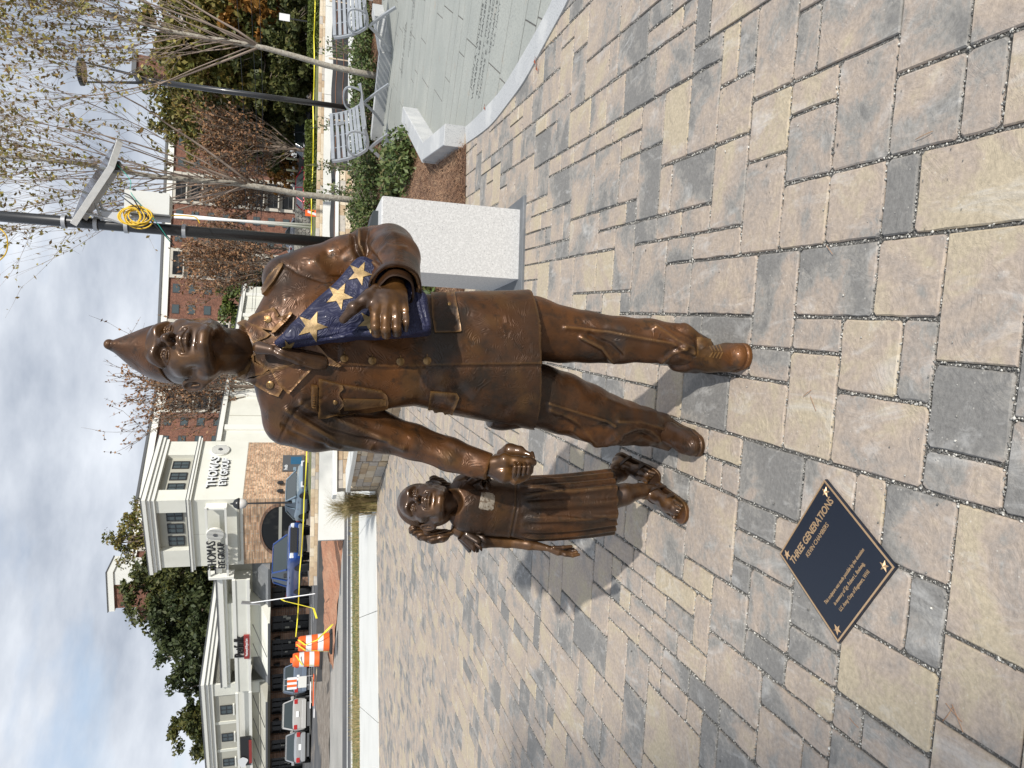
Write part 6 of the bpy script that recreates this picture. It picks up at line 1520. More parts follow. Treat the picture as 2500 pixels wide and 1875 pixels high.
FS.part('brick_wall', st_, M_brickr, (1.9, 5.6, 2, zt2-.9, -4, 0)); FS.part('white_side', st_, M_trim, (0, 1.85, 2, zt2-.9, -4, .1)); FS.part('roof_cap', st_, M_trim, (-.2, 5.9, zt2-.9, zt2-.1, -4.3, .3)); FS.part('roof_edge', st_, M_flash, (-.3, 6.0, zt2-.1, zt2, -4.4, .4))
fb = thing('far_brick_house', 'distant small brick gable end above the autumn trees at right', 'building', tuple(atY(400, 165, 150)[:2])+(0,))
FF = Frame(atY(400, 182, 150)[:2], (1, .05), (0, -1)); z3 = atY(322, 165, 150)[2]; FF.part('brick_wall', fb, M_brickr, (0, 3.2, 2, z3-.8, -5, 0)); FF.part('roof_edge', fb, M_flash, (-.4, 3.5, z3-.8, z3, -5.4, .4))
# ============================================================ VEHICLES
M_tyre = mat('tyre', (.02, .02, .02), .85); M_rim = mat('alloy_rim', (.45, .46, .48), .3, .8); M_cglass = mat('car_glass', (.03, .04, .04), .06, spec=.9)
M_red = mat('tail_lamp', (.35, .01, .01), .2, spec=.8); M_lamp = mat('head_lamp', (.75, .77, .8), .1, .3); M_chrome = mat('chrome', (.6, .6, .62), .15, 1.0); M_plastic = mat('black_plastic', (.02, .02, .022), .6)
def paint(n, c, met=.3): return mat(n, c, .28, met, spec=.5, coat=.8, bump=[(3, .02, .01)])
def make_car(name, label, cat, kind, pm, loc, head, group=None):
    """local +x = nose; profile lofted from stations"""
    t = thing(name, label, cat, loc, math.atan2(head[1], head[0]), group)
    P = dict(
     sedan=dict(L=4.7, W=1.82, st=[(-2.35,.52,.86,.74),(-2.2,.30,.98,.92),(-1.6,.24,1.0,1),(-.4,.22,.95,1),(1.0,.22,.92,1),(1.7,.24,.84,.96),(2.15,.28,.72,.88),(2.35,.42,.58,.70)], gh=[(-2.0,.97),(-1.15,1.42),(-.3,1.47),(.25,1.44),(1.2,.92)]),
     suv=dict(L=4.6, W=1.86, st=[(-2.3,.55,1.05,.84),(-2.2,.35,1.12,.95),(-1.6,.28,1.12,1),(0,.26,1.08,1),(1.1,.26,1.06,1),(1.8,.28,.98,.96),(2.2,.34,.84,.90),(2.3,.5,.7,.78)], gh=[(-2.22,1.08),(-1.85,1.62),(-.6,1.70),(.3,1.66),(1.15,1.06)]),
     hatch=dict(L=4.2, W=1.76, st=[(-2.1,.5,.95,.80),(-2.0,.30,1.02,.95),(-1.3,.24,1.02,1),(.8,.24,.98,1),(1.5,.26,.88,.96),(2.0,.32,.74,.88),(2.1,.45,.6,.74)], gh=[(-1.98,1.0),(-1.55,1.46),(-.4,1.54),(.2,1.50),(1.2,.95)]),
     pickup=dict(L=5.9, W=2.04, st=[(-2.95,.75,1.22,.92),(-2.9,.60,1.28,.97),(-1.0,.52,1.28,1),(.6,.50,1.26,1),(1.5,.50,1.26,1),(2.5,.52,1.24,.98),(2.88,.55,1.16,.92),(2.95,.7,1.0,.88)], gh=[(-1.05,1.26),(-.85,1.90),(0,1.96),(.6,1.93),(1.45,1.26)]))[kind]
    W = P['W']; V = []; Fc = []; ring = 12
    for x, zb, zt, k in P['st']:
        hw = W/2*k; zm = (zb+zt)/2
        prof = [(-hw*.82, zb), (hw*.82, zb), (hw*.97, zb+.10), (hw, zm), (hw*.985, zt-.12), (hw*.90, zt-.02), (hw*.5, zt+.015), (-hw*.5, zt+.015), (-hw*.90, zt-.02), (-hw*.985, zt-.12), (-hw, zm), (-hw*.97, zb+.10)]
        V += [(x, y, z) for y, z in prof]
    n = len(P['st'])
    for i in range(n-1):
        for j in range(ring): Fc.append((i*ring+j, (i+1)*ring+j, (i+1)*ring+(j+1) % ring, i*ring+(j+1) % ring))
    Fc += [tuple(range(ring)), tuple((n-1)*ring+j for j in range(ring))[::-1]]
    setsmooth(link('body', mesh('body', V, Fc, pm), t), 35)
    wx = {'sedan': (-1.38, 1.42), 'suv': (-1.35, 1.38), 'hatch': (-1.25, 1.32), 'pickup': (-1.75, 1.85)}[kind]; wr = {'sedan': .33, 'suv': .36, 'hatch': .31, 'pickup': .41}[kind]
    # wheel arches + wheels
    for x in wx:
        for s in (-1, 1):
            mb = MB(); A = [(x+(wr+.09)*math.cos(q), wr+(wr+.09)*math.sin(q)) for q in np.linspace(-.25, PI+.25, 12)]
            mb.prism(A, 0, .02, Matrix(((1, 0, 0, 0), (0, 0, -s, s*(W/2-.012)+s*.02), (0, 1, 0, 0), (0, 0, 0, 1)))); mb.build('wheel_arch', M_plastic, t)
            wo = MB().lathe([(wr*.62, -.11), (wr*.96, -.11), (wr, -.06), (wr, .06), (wr*.96, .11), (wr*.62, .11)], 18).me('wheel', M_tyre, True); o = link('wheel', wo, t, (x, s*(W/2-.09), wr)); o.rotation_euler = (PI/2, 0, 0)
            r_ = MB(); r_.lathe([(wr*.60, -.02), (wr*.64, .0), (wr*.2, .03)], 14)
            for k in range(5): q = k*2*PI/5; r_.box((wr*.36*math.cos(q), wr*.36*math.sin(q), .085), (wr*.5, .06, .03), q)
            r_.lathe([(wr*.64, .06), (wr*.66, .10), (wr*.58, .10)], 14); ro = link('rim', r_.me('rim', M_rim), o); ro.rotation_euler = (PI if s > 0 else 0, 0, 0)
    # greenhouse: glass block with roof and pillars
    g = P['gh']; V = []; Fc = []
    for i, (x, z) in enumerate(g):
        low = i in (0, len(g)-1); hw = W/2*(.90 if low else .72)
        V += [(x, -hw, z), (x, hw, z)]
    zb = P['st'][3][2]-.03; nb = len(V)
    for i, (x, z) in enumerate(g): V += [(x, -W/2*.915, zb), (x, W/2*.915, zb)]
    m_ = len(g)
    for i in range(m_-1):
        Fc.append((2*i, 2*i+1, 2*i+3, 2*i+2)); Fc.append((2*i, 2*i+2, nb+2*i+2, nb+2*i)); Fc.append((2*i+1, nb+2*i+1, nb+2*i+3, 2*i+3))
    link('windows', mesh('windows', V, Fc, M_cglass), t)
    rf = MB(); rt = g[1:-1]
    V = [(x, s*W/2*(.735), z+dz) for dz in (.008, .045) for x, z in rt for s in (-1, 1)]; k = len(rt)*2; Fc = []
    for i in range(len(rt)-1):
        a = 2*i; Fc += [(a, a+2, a+3, a+1), (k+a, k+a+1, k+a+3, k+a+2), (a, k+a, k+a+2, a+2), (a+1, a+3, k+a+3, k+a+1)]
    Fc += [(0, 1, k+1, k), (k-2, 2*k-2, 2*k-1, k-1)]; setsmooth(link('roof', mesh('roof', V, Fc, pm), t), 40)
    pl = MB()
    for s in (-1, 1):
        for a, b in ((g[0], g[1]), (g[-2], g[-1])): pl.tube([(a[0], s*W/2*(.905 if a in (g[0], g[-1]) else .735), a[1]+.01), (b[0], s*W/2*(.905 if b in (g[0], g[-1]) else .735), b[1]+.01)], .04, 5)
        mx_ = (g[1][0]+g[-2][0])/2; pl.tube([(mx_, s*W/2*.925, zb+.02), (mx_, s*W/2*.74, max(q[1] for q in g)+.0)], .035, 5)
    pl.build('pillar', pm, t)
    xr, xf = P['st'][0][0], P['st'][-1][0]; zr, zf = P['st'][0][2], P['st'][-1][2]
    for s in (-1, 1):
        MB().bbox((xf-.10, s*W/2*.70, P['st'][-2][2]-.12), (.20, .34, .16), .03).build('headlight', M_lamp, t)
        MB().bbox((xr+.06, s*W/2*.76, zr-.10), (.16, .26, .20 if kind != 'pickup' else .34), .03).build('tail_light', M_red, t)
        MB().bbox((.95 if kind != 'pickup' else 1.15, s*(W/2+.09), zb+.10), (.14, .20, .16), .03).build('wing_mirror', pm if kind != 'pickup' else M_plastic, t)
        for dx in (-.35, .55): MB().bbox((dx, s*(W/2+.004), zb-.12), (.16, .03, .03), .005).build('door_handle', M_chrome if kind != 'pickup' else M_plastic, t)
    MB().bbox((xf-.02, 0, .48 if kind != 'pickup' else .66), (.12, W*.80, .22), .04).build('front_bumper', M_plastic if kind != 'pickup' else M_chrome, t); MB().bbox((xr+.02, 0, .48 if kind != 'pickup' else .62), (.14, W*.86, .24), .04).build('rear_bumper', pm, t)
    if kind == 'pickup':
        gr = MB(); gr.bbox((xf-.02, 0, .97), (.10, W*.62, .34), .02); go = gr.build('grille', M_plastic, t)
        hc = MB()
        for r in range(4):
            for c in range(9): hc.bbox((xf+.035, -.56+c*.14+(r % 2)*.07, .85+r*.078), (.02, .10, .045), .004)
        hc.build('grille_mesh', M_black, go); bd = MB(); bd.box((-2.0, 0, 1.275), (1.75, W*.84, .02)); bd.build('load_bed', M_plastic, t)
    else: MB().bbox((xr-.052, 0, zr-.20), (.02, .32, .15), .004).build('number_plate', M_letw, t)
    return t
p = atY(757, 1322, 36.0); hd = (.56, -.83)
make_car('pickup_truck', 'bright blue crew cab pickup parked nose to the road beside the clay bank', 'pickup truck', 'pickup', paint('blue_paint', (.008, .055, .26)), (p[0]-hd[0]*2.7, p[1]-hd[1]*2.7, .44), hd)
p = atY(750, 1150, 41); make_car('parked_car', 'pale grey-blue saloon parked under the orange brick wall', 'car', 'sedan', paint('pale_blue_paint', (.22, .30, .36)), (p[0]-hd[0]*2.0-.3, p[1]-hd[1]*2.0, .42), hd, 'cars parked at the shops')
hr_ = (-.42, .90)
for (y, Y, kind, col, lab) in ((1652, 46, 'suv', (.16, .20, .26), 'slate blue estate car behind the orange drums'), (1740, 45, 'suv', (.50, .49, .47), 'champagne silver hatchback seen from behind, second from the drums'), (1820, 45, 'sedan', (.33, .34, .35), 'silver grey saloon seen from behind near the picture edge')):
    p = atY(762, y, Y); make_car('parked_car', lab, 'car', kind, paint('paint_%d' % y, col), (p[0]+hr_[0]*2, p[1]+hr_[1]*2, .06), hr_, 'cars parked at the shops')
p = atY(760, 452, 62); make_car('parked_car', 'crimson red hatchback side-on beyond the raised lawn', 'car', 'hatch', paint('red_paint', (.26, .012, .03)), (p[0], p[1], .35), (.97, .22), 'cars on the far road')
p = atY(760, 318, 63); make_car('parked_car', 'dark charcoal estate car beside the teal sign', 'car', 'suv', paint('charcoal_paint', (.03, .035, .045)), (p[0], p[1], .35), (.97, .22), 'cars on the far road')
p = atY(718, 412, 95); make_car('parked_car', 'small white car on the higher road past the bollards', 'car', 'suv', paint('white_car_paint', (.6, .62, .63)), (p[0], p[1], 1.75), (-.6, .8), 'cars on the far road')
p = atY(716, 578, 95); make_car('parked_car', 'silver car glimpsed by the apartments just left of the tall pole', 'car', 'sedan', paint('silver_car_paint', (.5, .51, .53)), (p[0], p[1], 1.75), (.9, .4), 'cars on the far road')
# higher road behind a fieldstone wall
mb = MB(); mb.prism([(10, 76), (24, 73), (60, 92), (90, 110), (60, 190), (-20, 170)], 1.0, 1.75); tag(mb.build('upper_road', M_asph), kind='structure')
fw = thing('fieldstone_wall', 'grey fieldstone retaining wall below the far road', 'stone wall', (14, 74.6, 0))
rs = random.Random(4); Vc = []
p0 = atY(740, 650, 72); p1 = atY(740, 470, 70); d_ = (p1-p0)[:2]; Lf = np.linalg.norm(d_); d_ /= Lf; nz_w = np.array([d_[1], -d_[0]]); ang_ = math.atan2(d_[1], d_[0]); c = 0
M_fs = mat('fieldstone', (.34, .33, .29), .9, var=[(3, 4, (.44, .42, .36), .45, .7)])
for r in range(4):
    a = -(r % 2)*.25
    while a < Lf:
        w_ = rs.uniform(.35, .6); mb = MB(); hh = .36; V = []
        k = 6; ph = rs.random()
        for zz, q_ in ((0, 1), (.06, .86)):
            for i in range(k): t = 2*PI*(i+ph)/k; V.append(((w_/2-.02)*math.cos(t)*q_*1.1, zz, hh/2*math.sin(t)*q_*1.1))
        Fc = [tuple(range(k, 2*k))]+[(i, k+i, k+(i+1) % k, (i+1) % k) for i in range(k)]
        o = link('stone', mesh('stone', [(x, -y, z) for x, y, z in V], Fc, M_fs), fw, (p0[0]+d_[0]*(a+w_/2)-14, p0[1]+d_[1]*(a+w_/2)-74.6, .75+r*.34)); o.rotation_euler = (0, 0, ang_); a += w_
mb = MB(); mb.box(((p0[0]+p1[0])/2-14, (p0[1]+p1[1])/2-74.6+.25, .9), (Lf, .46, 2.1), ang_); mb.build('mortar', MATS['stone_grey'], fw)
M_boll = mat('bollard_cream', (.62, .60, .38), .7)
for i, y in enumerate((389, 417, 443, 467)):
    p = atY(724, y, 71); b = MB().lathe([(.10, 0), (.10, .95), (.07, 1.03), (.0, 1.05)], 10).build('bollard', M_boll, None, True, (p[0], p[1], p[2]-.1)); tag(b, ['pale bollard furthest right on the far road edge', 'pale bollard second from the right on the far road', 'pale bollard third from the right on the far road', 'leaning pale bollard nearest the thin tree trunk on the far road'][i], 'bollard', 'bollards on the far road')
# ============================================================ POLES, SIGNS, WORKS GEAR
M_galv = mat('galvanised', (.42, .43, .44), .45, .6); M_or = mat('safety_orange', (.80, .13, .02), .55); M_whr = mat('reflective_white', (.75, .75, .76), .5); M_teal = mat('teal_sign', (.01, .33, .24), .5); M_green = mat('green_sign', (.02, .25, .08), .5); M_yel = mat('yellow_cable', (.70, .45, .02), .45); M_box = mat('grey_enclosure', (.62, .63, .60), .5)
# tall pole with the solar panel
pA = atY(0, 530, 13.5); pB = atY(836, 593, 13.5); pxy = ((pA[0]+pB[0])/2, 13.5)
tp_ = thing('tall_black_pole', 'tall thick black pole carrying the solar panel, behind the soldier\'s shoulder', 'pole', (pxy[0], pxy[1], 0))
MB().tube([(0, 0, 0), (0, 0, 8.2)], [.105, .085], 20).build('pole', M_black, tp_, True); MB().tube([(0, 0, 0), (0, 0, .06), (0, 0, .12)], [.2, .2, .12], 16).build('pole_base', M_black, tp_)
for z in (5.25, 4.78, 4.32, 3.42): setsmooth(MB().lathe([(.102, -.03), (.118, -.03), (.118, .03), (.102, .03)], 16, (0, 0, z)).build('clamp_band', M_galv, tp_), 30)
sp = thing('solar_panel', 'tilted aluminium-framed solar panel clamped to the tall black pole', 'solar panel', (pxy[0], pxy[1], 0)); O = Vector(sp.location)
a_, b_, c_ = [Vector(q) for q in (atY(171, 544, 13.15), atY(265, 402, 13.05), atY(287, 338, 13.85))]; u_, v_ = (b_-a_), (c_-b_); w_n = u_.cross(v_).normalized(); w_n = w_n if w_n.z > 0 else -w_n
def slab3(name, A_, u, v, n, t, m, par): 
    V = [A_, A_+u, A_+u+v, A_+v]; V = V+[q-n*t for q in V]; me = mesh(name, V, [(0, 1, 2, 3), (7, 6, 5, 4), (0, 4, 5, 1), (1, 5, 6, 2), (2, 6, 7, 3), (3, 7, 4, 0)], m); bm = bmesh.new(); bm.from_mesh(me); bmesh.ops.recalc_face_normals(bm, faces=bm.faces); bm.to_mesh(me); bm.free(); me.transform(Matrix.Translation(-O)); return link(name, me, par)
slab3('panel_frame', a_, u_, v_, w_n, .10, mat('brushed_aluminium', (.72, .73, .72), .45, 0, var=[(12, 3, (.64, .65, .65), .4, .7)]), sp); slab3('solar_cells', a_+u_*.03+v_*.03+w_n*.003, u_*.94, v_*.94, w_n, .001, mat('solar_glass', (.03, .035, .06), .12, spec=.8), sp)
ctr = a_+u_*.35+v_*.35-w_n*.12; pz = Vector((pxy[0], pxy[1], ctr.z-.35))
mb = MB()
for s in (-.12, .12): d = v_.normalized()*s; mb.tube([ctr+d-O, pz+d+Vector((.12, -.02, .22))-O], .022, 6); mb.tube([a_+u_*.15+v_*.3-w_n*.11+d-O, pz+d+Vector((.1, 0, -.1))-O], .022, 6)
mb.build('mount_strut', M_galv, sp); slab3('mount_plate', a_+u_*.05+v_*.2-w_n*.11, u_*.8, v_*.12, w_n, .09, M_galv, sp); MB().bbox((.12, -.02, pz.z+.05), (.16, .20, .42), .02).build('mount_bracket', M_galv, sp); MB().bbox(tuple(b_+v_*.4-u_*.12-w_n*.16-O), (.16, .12, .10), .01).build('junction_box', M_black, sp)
q1_, q2_ = atY(318, 487, 13.3), atY(410, 530, 13.3)
eb_ = thing('equipment_box', 'light grey equipment box with black latches hung on the tall pole', 'equipment box', (float((q1_[0]+q2_[0])/2)+.06, 13.3, float((q1_[2]+q2_[2])/2))); 
MB().bbox((0, 0, 0), (.34, .36, .66), .012).build('box_body', M_box, eb_); MB().bbox((0, -.185, 0), (.36, .02, .68), .006).build('box_lid', M_box, eb_)
for z in (.2, -.2): MB().bbox((.185, -.17, z), (.03, .06, .05), .005).build('latch', M_black, eb_)
MB().tube([(-.22, .03, -.33), (-.22, .03, .35)], .05, 10).build('side_tube', M_galv, eb_)
cc = Vector(atY(330, 526, 13.12)); cb_ = thing('cable_coil', 'coiled yellow cable hanging on the tall black pole', 'cable', tuple(cc)); 
rs = random.Random(8)
for k in range(7):
    ox, oz, r, al = rs.uniform(-.05, .05), rs.uniform(-.12, .10), rs.uniform(.15, .20), rs.uniform(-.25, .25); pts = [(ox+r*.85*math.cos(q), -.02*k+.03*math.sin(q+al)+al*.2*math.cos(q), oz+r*1.1*math.sin(q)) for q in np.linspace(0, 2*PI, 22)]; MB().tube(pts, .012, 5, cap=False).build('cable_loop', M_yel, cb_, True)
def cable(pts, r, m, lab, name='cable'):
    P = [Vector(p) for p in pts]; Q = []
    for i in range(len(P)-1):
        p0_, p1_, p2_, p3_ = P[max(i-1, 0)], P[i], P[i+1], P[min(i+2, len(P)-1)]
        for k in range(6): t = k/6; Q.append(.5*((2*p1_)+(p2_-p0_)*t+(2*p0_-5*p1_+4*p2_-p3_)*t*t+(3*p1_-p0_-3*p2_+p3_)*t**3))
    Q.append(P[-1]); return tag(MB().tube(Q, r, 5).build(name, m, None, True), lab, 'cable')
cable([atY(262,450,13.1), atY(285,465,13.05), atY(320,480,13.0), atY(345,515,13.0), atY(385,555,13.1), atY(425,600,13.3)], .011, M_black, 'black cable running from the solar panel down to the pole')
cable([atY(268,452,13.1), atY(300,482,13.0), atY(335,508,12.98), atY(375,545,13.05), atY(420,588,13.3)], .009, M_black, 'second black cable beside the yellow coil')
cable([atY(284,400,13.4), atY(318,440,13.2), atY(322,475,13.1), atY(380,540,13.05), atY(415,590,13.2)], .006, mat('teal_wire', (.05, .42, .34), .5), 'thin teal wire looping from the panel to the pole')
cable([atY(418,526,13.2), atY(455,527,13.2), atY(478,531,13.2), atY(488,545,13.2)], .010, M_yel, 'short yellow cable end sticking out below the grey box')
cable([atY(-60,520,13.3), atY(0,558,13.0), atY(18,585,13.0), atY(10,625,13.2), atY(-40,660,13.5)], .010, M_yel, 'loop of yellow cable hanging into the top of the view')
# small modern lamp post
lp = gnd(865, 265); lt = thing('modern_lamp_post', 'slim black lamp post with a round head on two forked arms', 'lamp post', (lp[0], lp[1], 0)); zl = atY(205, 188, lp[1])[2]
MB().tube([(0, 0, 0), (0, 0, 5.5)], [.085, .075], 14).build('pole', M_black, lt, True); MB().tube([(0, 0, 0), (0, 0, .25)], [.13, .11], 14).build('pole_base', M_black, lt)
zt_ = zl; mb = MB(); mb.tube([(0, 0, 5.35), (0, 0, 5.75)], [.08, .085], 12)
for s in (-1, 1): mb.tube([(s*.02, 0, 5.6), (s*.10, 0, 6.0), (s*.26, 0, zt_-.1), (s*.27, 0, zt_)], [.05, .04, .025, .02], 6)
mb.build('fork_arm', M_black, lt, True); hd_ = MB().lathe([(.30, .0), (.36, .02), (.37, .09), (.2, .16), (.02, .17)], 28, (0, 0, zt_)).build('lamp_head', M_black, lt); setsmooth(hd_, 35)
MB().lathe([(.29, -.012), (.30, 0), (.02, .001)], 24, (0, 0, zt_)).build('lamp_lens', mat('amber_lens', (.50, .36, .26), .4), hd_)
# globe street lamp by the tower
p = atY(697, 1227, 42); sl_ = thing('street_lamp', 'slim black street lamp with a domed globe head in front of the tower', 'street lamp', (p[0], p[1], 0)); zg = atY(585, 1233, 42)[2]
MB().tube([(0, 0, .3), (0, 0, zg-.35)], [.07, .045], 8).build('post', M_black, sl_); MB().lathe([(.05, -.42), (.22, -.32), (.30, -.05), (.26, .0)], 14, (0, 0, zg)).build('globe', mat('frosted_globe', (.65, .62, .58), .3), sl_, True); MB().lathe([(.30, .0), (.33, .05), (.22, .28), (.06, .36), (.03, .5)], 14, (0, 0, zg)).build('lamp_hood', M_black, sl_, True)
# twin white posts
for i, (x0, y0, x1, y1) in enumerate(((600,537,778,553),(600,531,770,545))):
    a, b = atY(760, (549, 556)[i], 32), atY(425, (530, 524)[i], 32); tag(MB().tube([tuple(a), tuple(b)], .055, 8).build('white_post', mat('white_post_paint', (.72, .72, .70), .5), None, True), ['tall white post nearer the tall black pole', 'tall white post nearer the thin tree'][i], 'post', 'pair of tall white posts')
# grey sign post wrapped in tape
a, b = atY(762, 1450, 25), atY(600, 1474, 25.6); gp = thing('grey_sign_post', 'leaning grey metal sign post with yellow tape in front of the blue pickup', 'sign post', tuple(a)); A_, B_ = Vector(a), Vector(b)
MB().tube([(0, 0, -.1), tuple(B_-A_)], .022, 6).build('post', M_galv, gp); mid = (A_.lerp(B_, .92))-A_; mb = MB(); mb.box(tuple(mid), (.02, .32, .62), rot=Matrix.Rotation(.12, 3, 'Y')); mb.build('sign_plate', M_galv, gp)
tape([tuple(A_.lerp(B_, .48)), tuple(A_.lerp(B_, .44)+Vector((-.1, 0, -.05))), tuple(atY(765, 1485, 25)), tuple(atY(773, 1510, 25))], .07, label='loose end of yellow tape trailing from the grey sign post')
def drum(px, py, Y, h, label):
    p = atY(px, py, Y); t = thing('traffic_drum', label, 'traffic drum', (p[0], p[1], p[2]), .3, 'orange traffic drums by the road'); r0, r1 = .29, .235; prof = lambda f: r0+(r1-r0)*f
    bands = [(0, .2, M_or), (.2, .38, M_whr), (.38, .58, M_or), (.58, .76, M_whr), (.76, .93, M_or)]
    setsmooth(MB().lathe([(.40, 0), (.40, .05), (.34, .09), (.30, .10)], 24).build('rubber_base', M_tyre, t), 40)
    for a, b, m in bands: setsmooth(MB().lathe([(prof(a)-.004, .09+a*h), (prof(a), .092+a*h), (prof(b), .088+b*h), (prof(b)-.012, .09+b*h)], 24).build('drum_band', m, t), 40)
    setsmooth(MB().lathe([(prof(.93), .09+.93*h), (.21, .09+h), (.03, .10+h)], 24).build('drum_top', M_or, t), 40); MB().bbox((0, 0, .13+h), (.16, .05, .08), .01).build('handle', M_or, t); return t
d1_ = drum(811, 1566, 24.0, .98, 'nearer orange and white striped drum with yellow tape wound round it'); d2_ = drum(786, 1606, 26.5, .92, 'further orange and white striped drum, just left of the nearer one')
tape([tuple(atY(728, 1562, 23.7)), tuple(atY(745, 1575, 23.62)), tuple(atY(775, 1562, 23.58)), tuple(atY(812, 1524, 23.5))], .07, label='yellow tape wound diagonally over the nearer orange drum')
tape([tuple(atY(724, 1573, 23.6)), tuple(atY(745, 1588, 23.65)), tuple(atY(802, 1590, 23.6))], .06, label='yellow tape hanging down beside the nearer orange drum'); tape([tuple(atY(722, 1600, 26.1)), tuple(atY(738, 1624, 26.2)), tuple(atY(778, 1624, 26.2))], .05, label='yellow tape hanging from the further orange drum')
# folded barricade and planks
bz = atY(775, 1690, 27); bt = thing('barricade_pile', 'folded barricade boards lying on the dirt beside the drums', 'barricade', tuple(bz)); rs = random.Random(2)
for k in range(5): MB().bbox((rs.uniform(-.4, .4), rs.uniform(-.2, .2), .05+.05*k), (1.3-.1*k, .16, .03), .004, rs.uniform(-.4, .4)).build('board', [M_wood, M_whr, M_or][k % 3], bt)
bz = atY(762, 1662, 27.5); bs = thing('barricade_sign', 'small upright striped barricade panel in front of the parked cars', 'barricade', tuple(bz))
MB().tube([(-.15, 0, 0), (-.1, .05, 1.0)], .015, 5).build('leg', M_galv, bs); MB().tube([(.2, 0, 0), (.12, .05, 1.0)], .015, 5).build('leg', M_galv, bs)
for k in range(5): MB().bbox((-.2+k*.09, -.02, .72), (.085, .02, .34), .002).build('stripe_panel', M_or if k % 2 else M_whr, bs)
MB().bbox((.0, -.02, .35), (.42, .02, .3), .002).build('lower_panel', M_box, bs)
p = atY(778, 522, 29); ob = thing('orange_barricade', 'orange and white barricade board on the raised lawn by the thin tree', 'barricade', (p[0], p[1], p[2])); mb = MB(); mb.box((0, 0, .25), (.26, .05, .52)); mb.build('board', M_or, ob)
mb = MB(); mb.prism([(-.10, .08), (.0, .08), (.10, .42), (.0, .42)], .026, .03, Matrix.Rotation(PI/2, 4, 'X')); mb.build('white_stripe', M_whr, ob)
# signs beyond
def board(name, label, c0, c1, Y, m, edge=None, post=1.0):
    a, b = atY(*c0, Y), atY(*c1, Y); z1, z0 = max(a[2], b[2]), min(a[2], b[2]); x0, x1 = min(a[0], b[0]), max(a[0], b[0]); t = thing(name, label, 'sign', ((x0+x1)/2, Y, z0-post)); w_, h_ = x1-x0, z1-z0
    MB().bbox((0, 0, post+h_/2), (w_, .08, h_), .01).build('sign_panel', edge or m, t)
    if edge: MB().bbox((0, -.045, post+h_/2), (w_*.8, .02, h_*.72), .004).build('sign_face', m, t)
    for s in (-.35, .35): MB().bbox((s*w_, .02, post/2), (.08, .06, post), .004).build('post', M_wood, t)
    return t
board('sign_board', 'teal green sign board behind the dark estate car', (727, 257), (744, 277), 68, M_teal); board('sign_board', 'white sign with green border behind the dark estate car', (720, 281), (735, 309), 70, M_whr, M_green); board('sign_board', 'plain white sign board above the dark estate car', (718, 316), (726, 346), 72, M_whr)
board('sign_board', 'white square notice beyond the lawn near the slatted bench', (760, 54), (779, 79), 40, M_whr, post=.4)
p = atY(735, 50, 45); q = atY(707, 44, 45); rs_s = thing('road_sign', 'small white road sign on a black post under the autumn trees', 'sign', (p[0], p[1], p[2]-1.2)); MB().tube([(0, 0, 0), (0, 0, 2.4)], .04, 6).build('post', M_black, rs_s); MB().bbox((0, -.05, 2.15), (.42, .04, .6), .01).build('sign_plate', M_whr, rs_s)
# ============================================================ TREES AND PLANTS
def leafmat(name, cols, rough=.55):
    def f(t, b, tc, cur, nb):
        at = N(t, 'ShaderNodeAttribute', attribute_name='seed'); cr = N(t, 'ShaderNodeValToRGB'); e = cr.color_ramp.elements; e[0].color = (*cols[0], 1); e[1].color = (*cols[-1], 1)
        for k, c in enumerate(cols[1:-1]): x = e.new((k+1)/(len(cols)-1)); x.color = (*c, 1)
        t.links.new(at.outputs['Fac'], cr.inputs[0]); t.links.new(cr.outputs[0], b.inputs['Base Color'])
        b.inputs['Subsurface Weight'].default_value = 0
    return mat(name, cols[0], rough, extra=f, spec=.3)
M_bark = mat('grey_bark', (.30, .27, .22), .9, var=[(22, 5, (.42, .40, .34), .45, .65), (30, 4, (.14, .12, .10), .52, .7)], bump=[(60, .6, .006)])
M_barkd = mat('brown_bark', (.20, .155, .12), .9, var=[(5, 4, (.28, .23, .18), .5, .7)])
M_twig = mat('twig', (.30, .235, .19), .85)
L_oak = leafmat('leaves_dark_green', [(.025, .036, .010), (.05, .062, .016), (.085, .09, .024), (.13, .11, .03)])
L_pine = leafmat('leaves_pine', [(.022, .034, .014), (.045, .06, .022), (.075, .085, .03)])
L_yg = leafmat('leaves_yellow_green', [(.05, .065, .014), (.11, .115, .025), (.20, .165, .04), (.23, .135, .04)])
L_rust = leafmat('leaves_rust', [(.16, .075, .04), (.28, .14, .07), (.34, .19, .09), (.24, .16, .10)])
L_oran = leafmat('leaves_orange', [(.22, .10, .02), (.32, .15, .03), (.16, .11, .03)])
L_thin = leafmat('leaves_olive', [(.15, .16, .035), (.26, .24, .06), (.36, .30, .08), (.22, .13, .05), (.12, .12, .03)])
L_jun = leafmat('leaves_juniper', [(.035, .06, .022), (.07, .105, .03), (.11, .15, .045), (.16, .12, .06)])
L_hedge = leafmat('leaves_hedge', [(.04, .06, .012), (.09, .12, .025), (.15, .17, .04)])
L_straw = leafmat('grass_straw', [(.10, .12, .03), (.26, .21, .09), (.40, .31, .16), (.34, .26, .13)])
def leaves(P, size, rs, flat=0):
    """a quad leaf at each point"""
    n = len(P); a = rs.normal(size=(n, 3)); a[:, 2] *= (1-flat); a /= np.linalg.norm(a, axis=1, keepdims=True)+1e-9; b = rs.normal(size=(n, 3)); b -= a*(a*b).sum(1, keepdims=True); b /= np.linalg.norm(b, axis=1, keepdims=True)+1e-9
    s = (size[0]+(size[1]-size[0])*rs.rand(n, 1)); A, B = a*s, b*s*.55; V = np.stack([P-A, P+B*.9, P+A, P-B], 1); return V.reshape(-1, 3), np.arange(4*n).reshape(-1, 4)
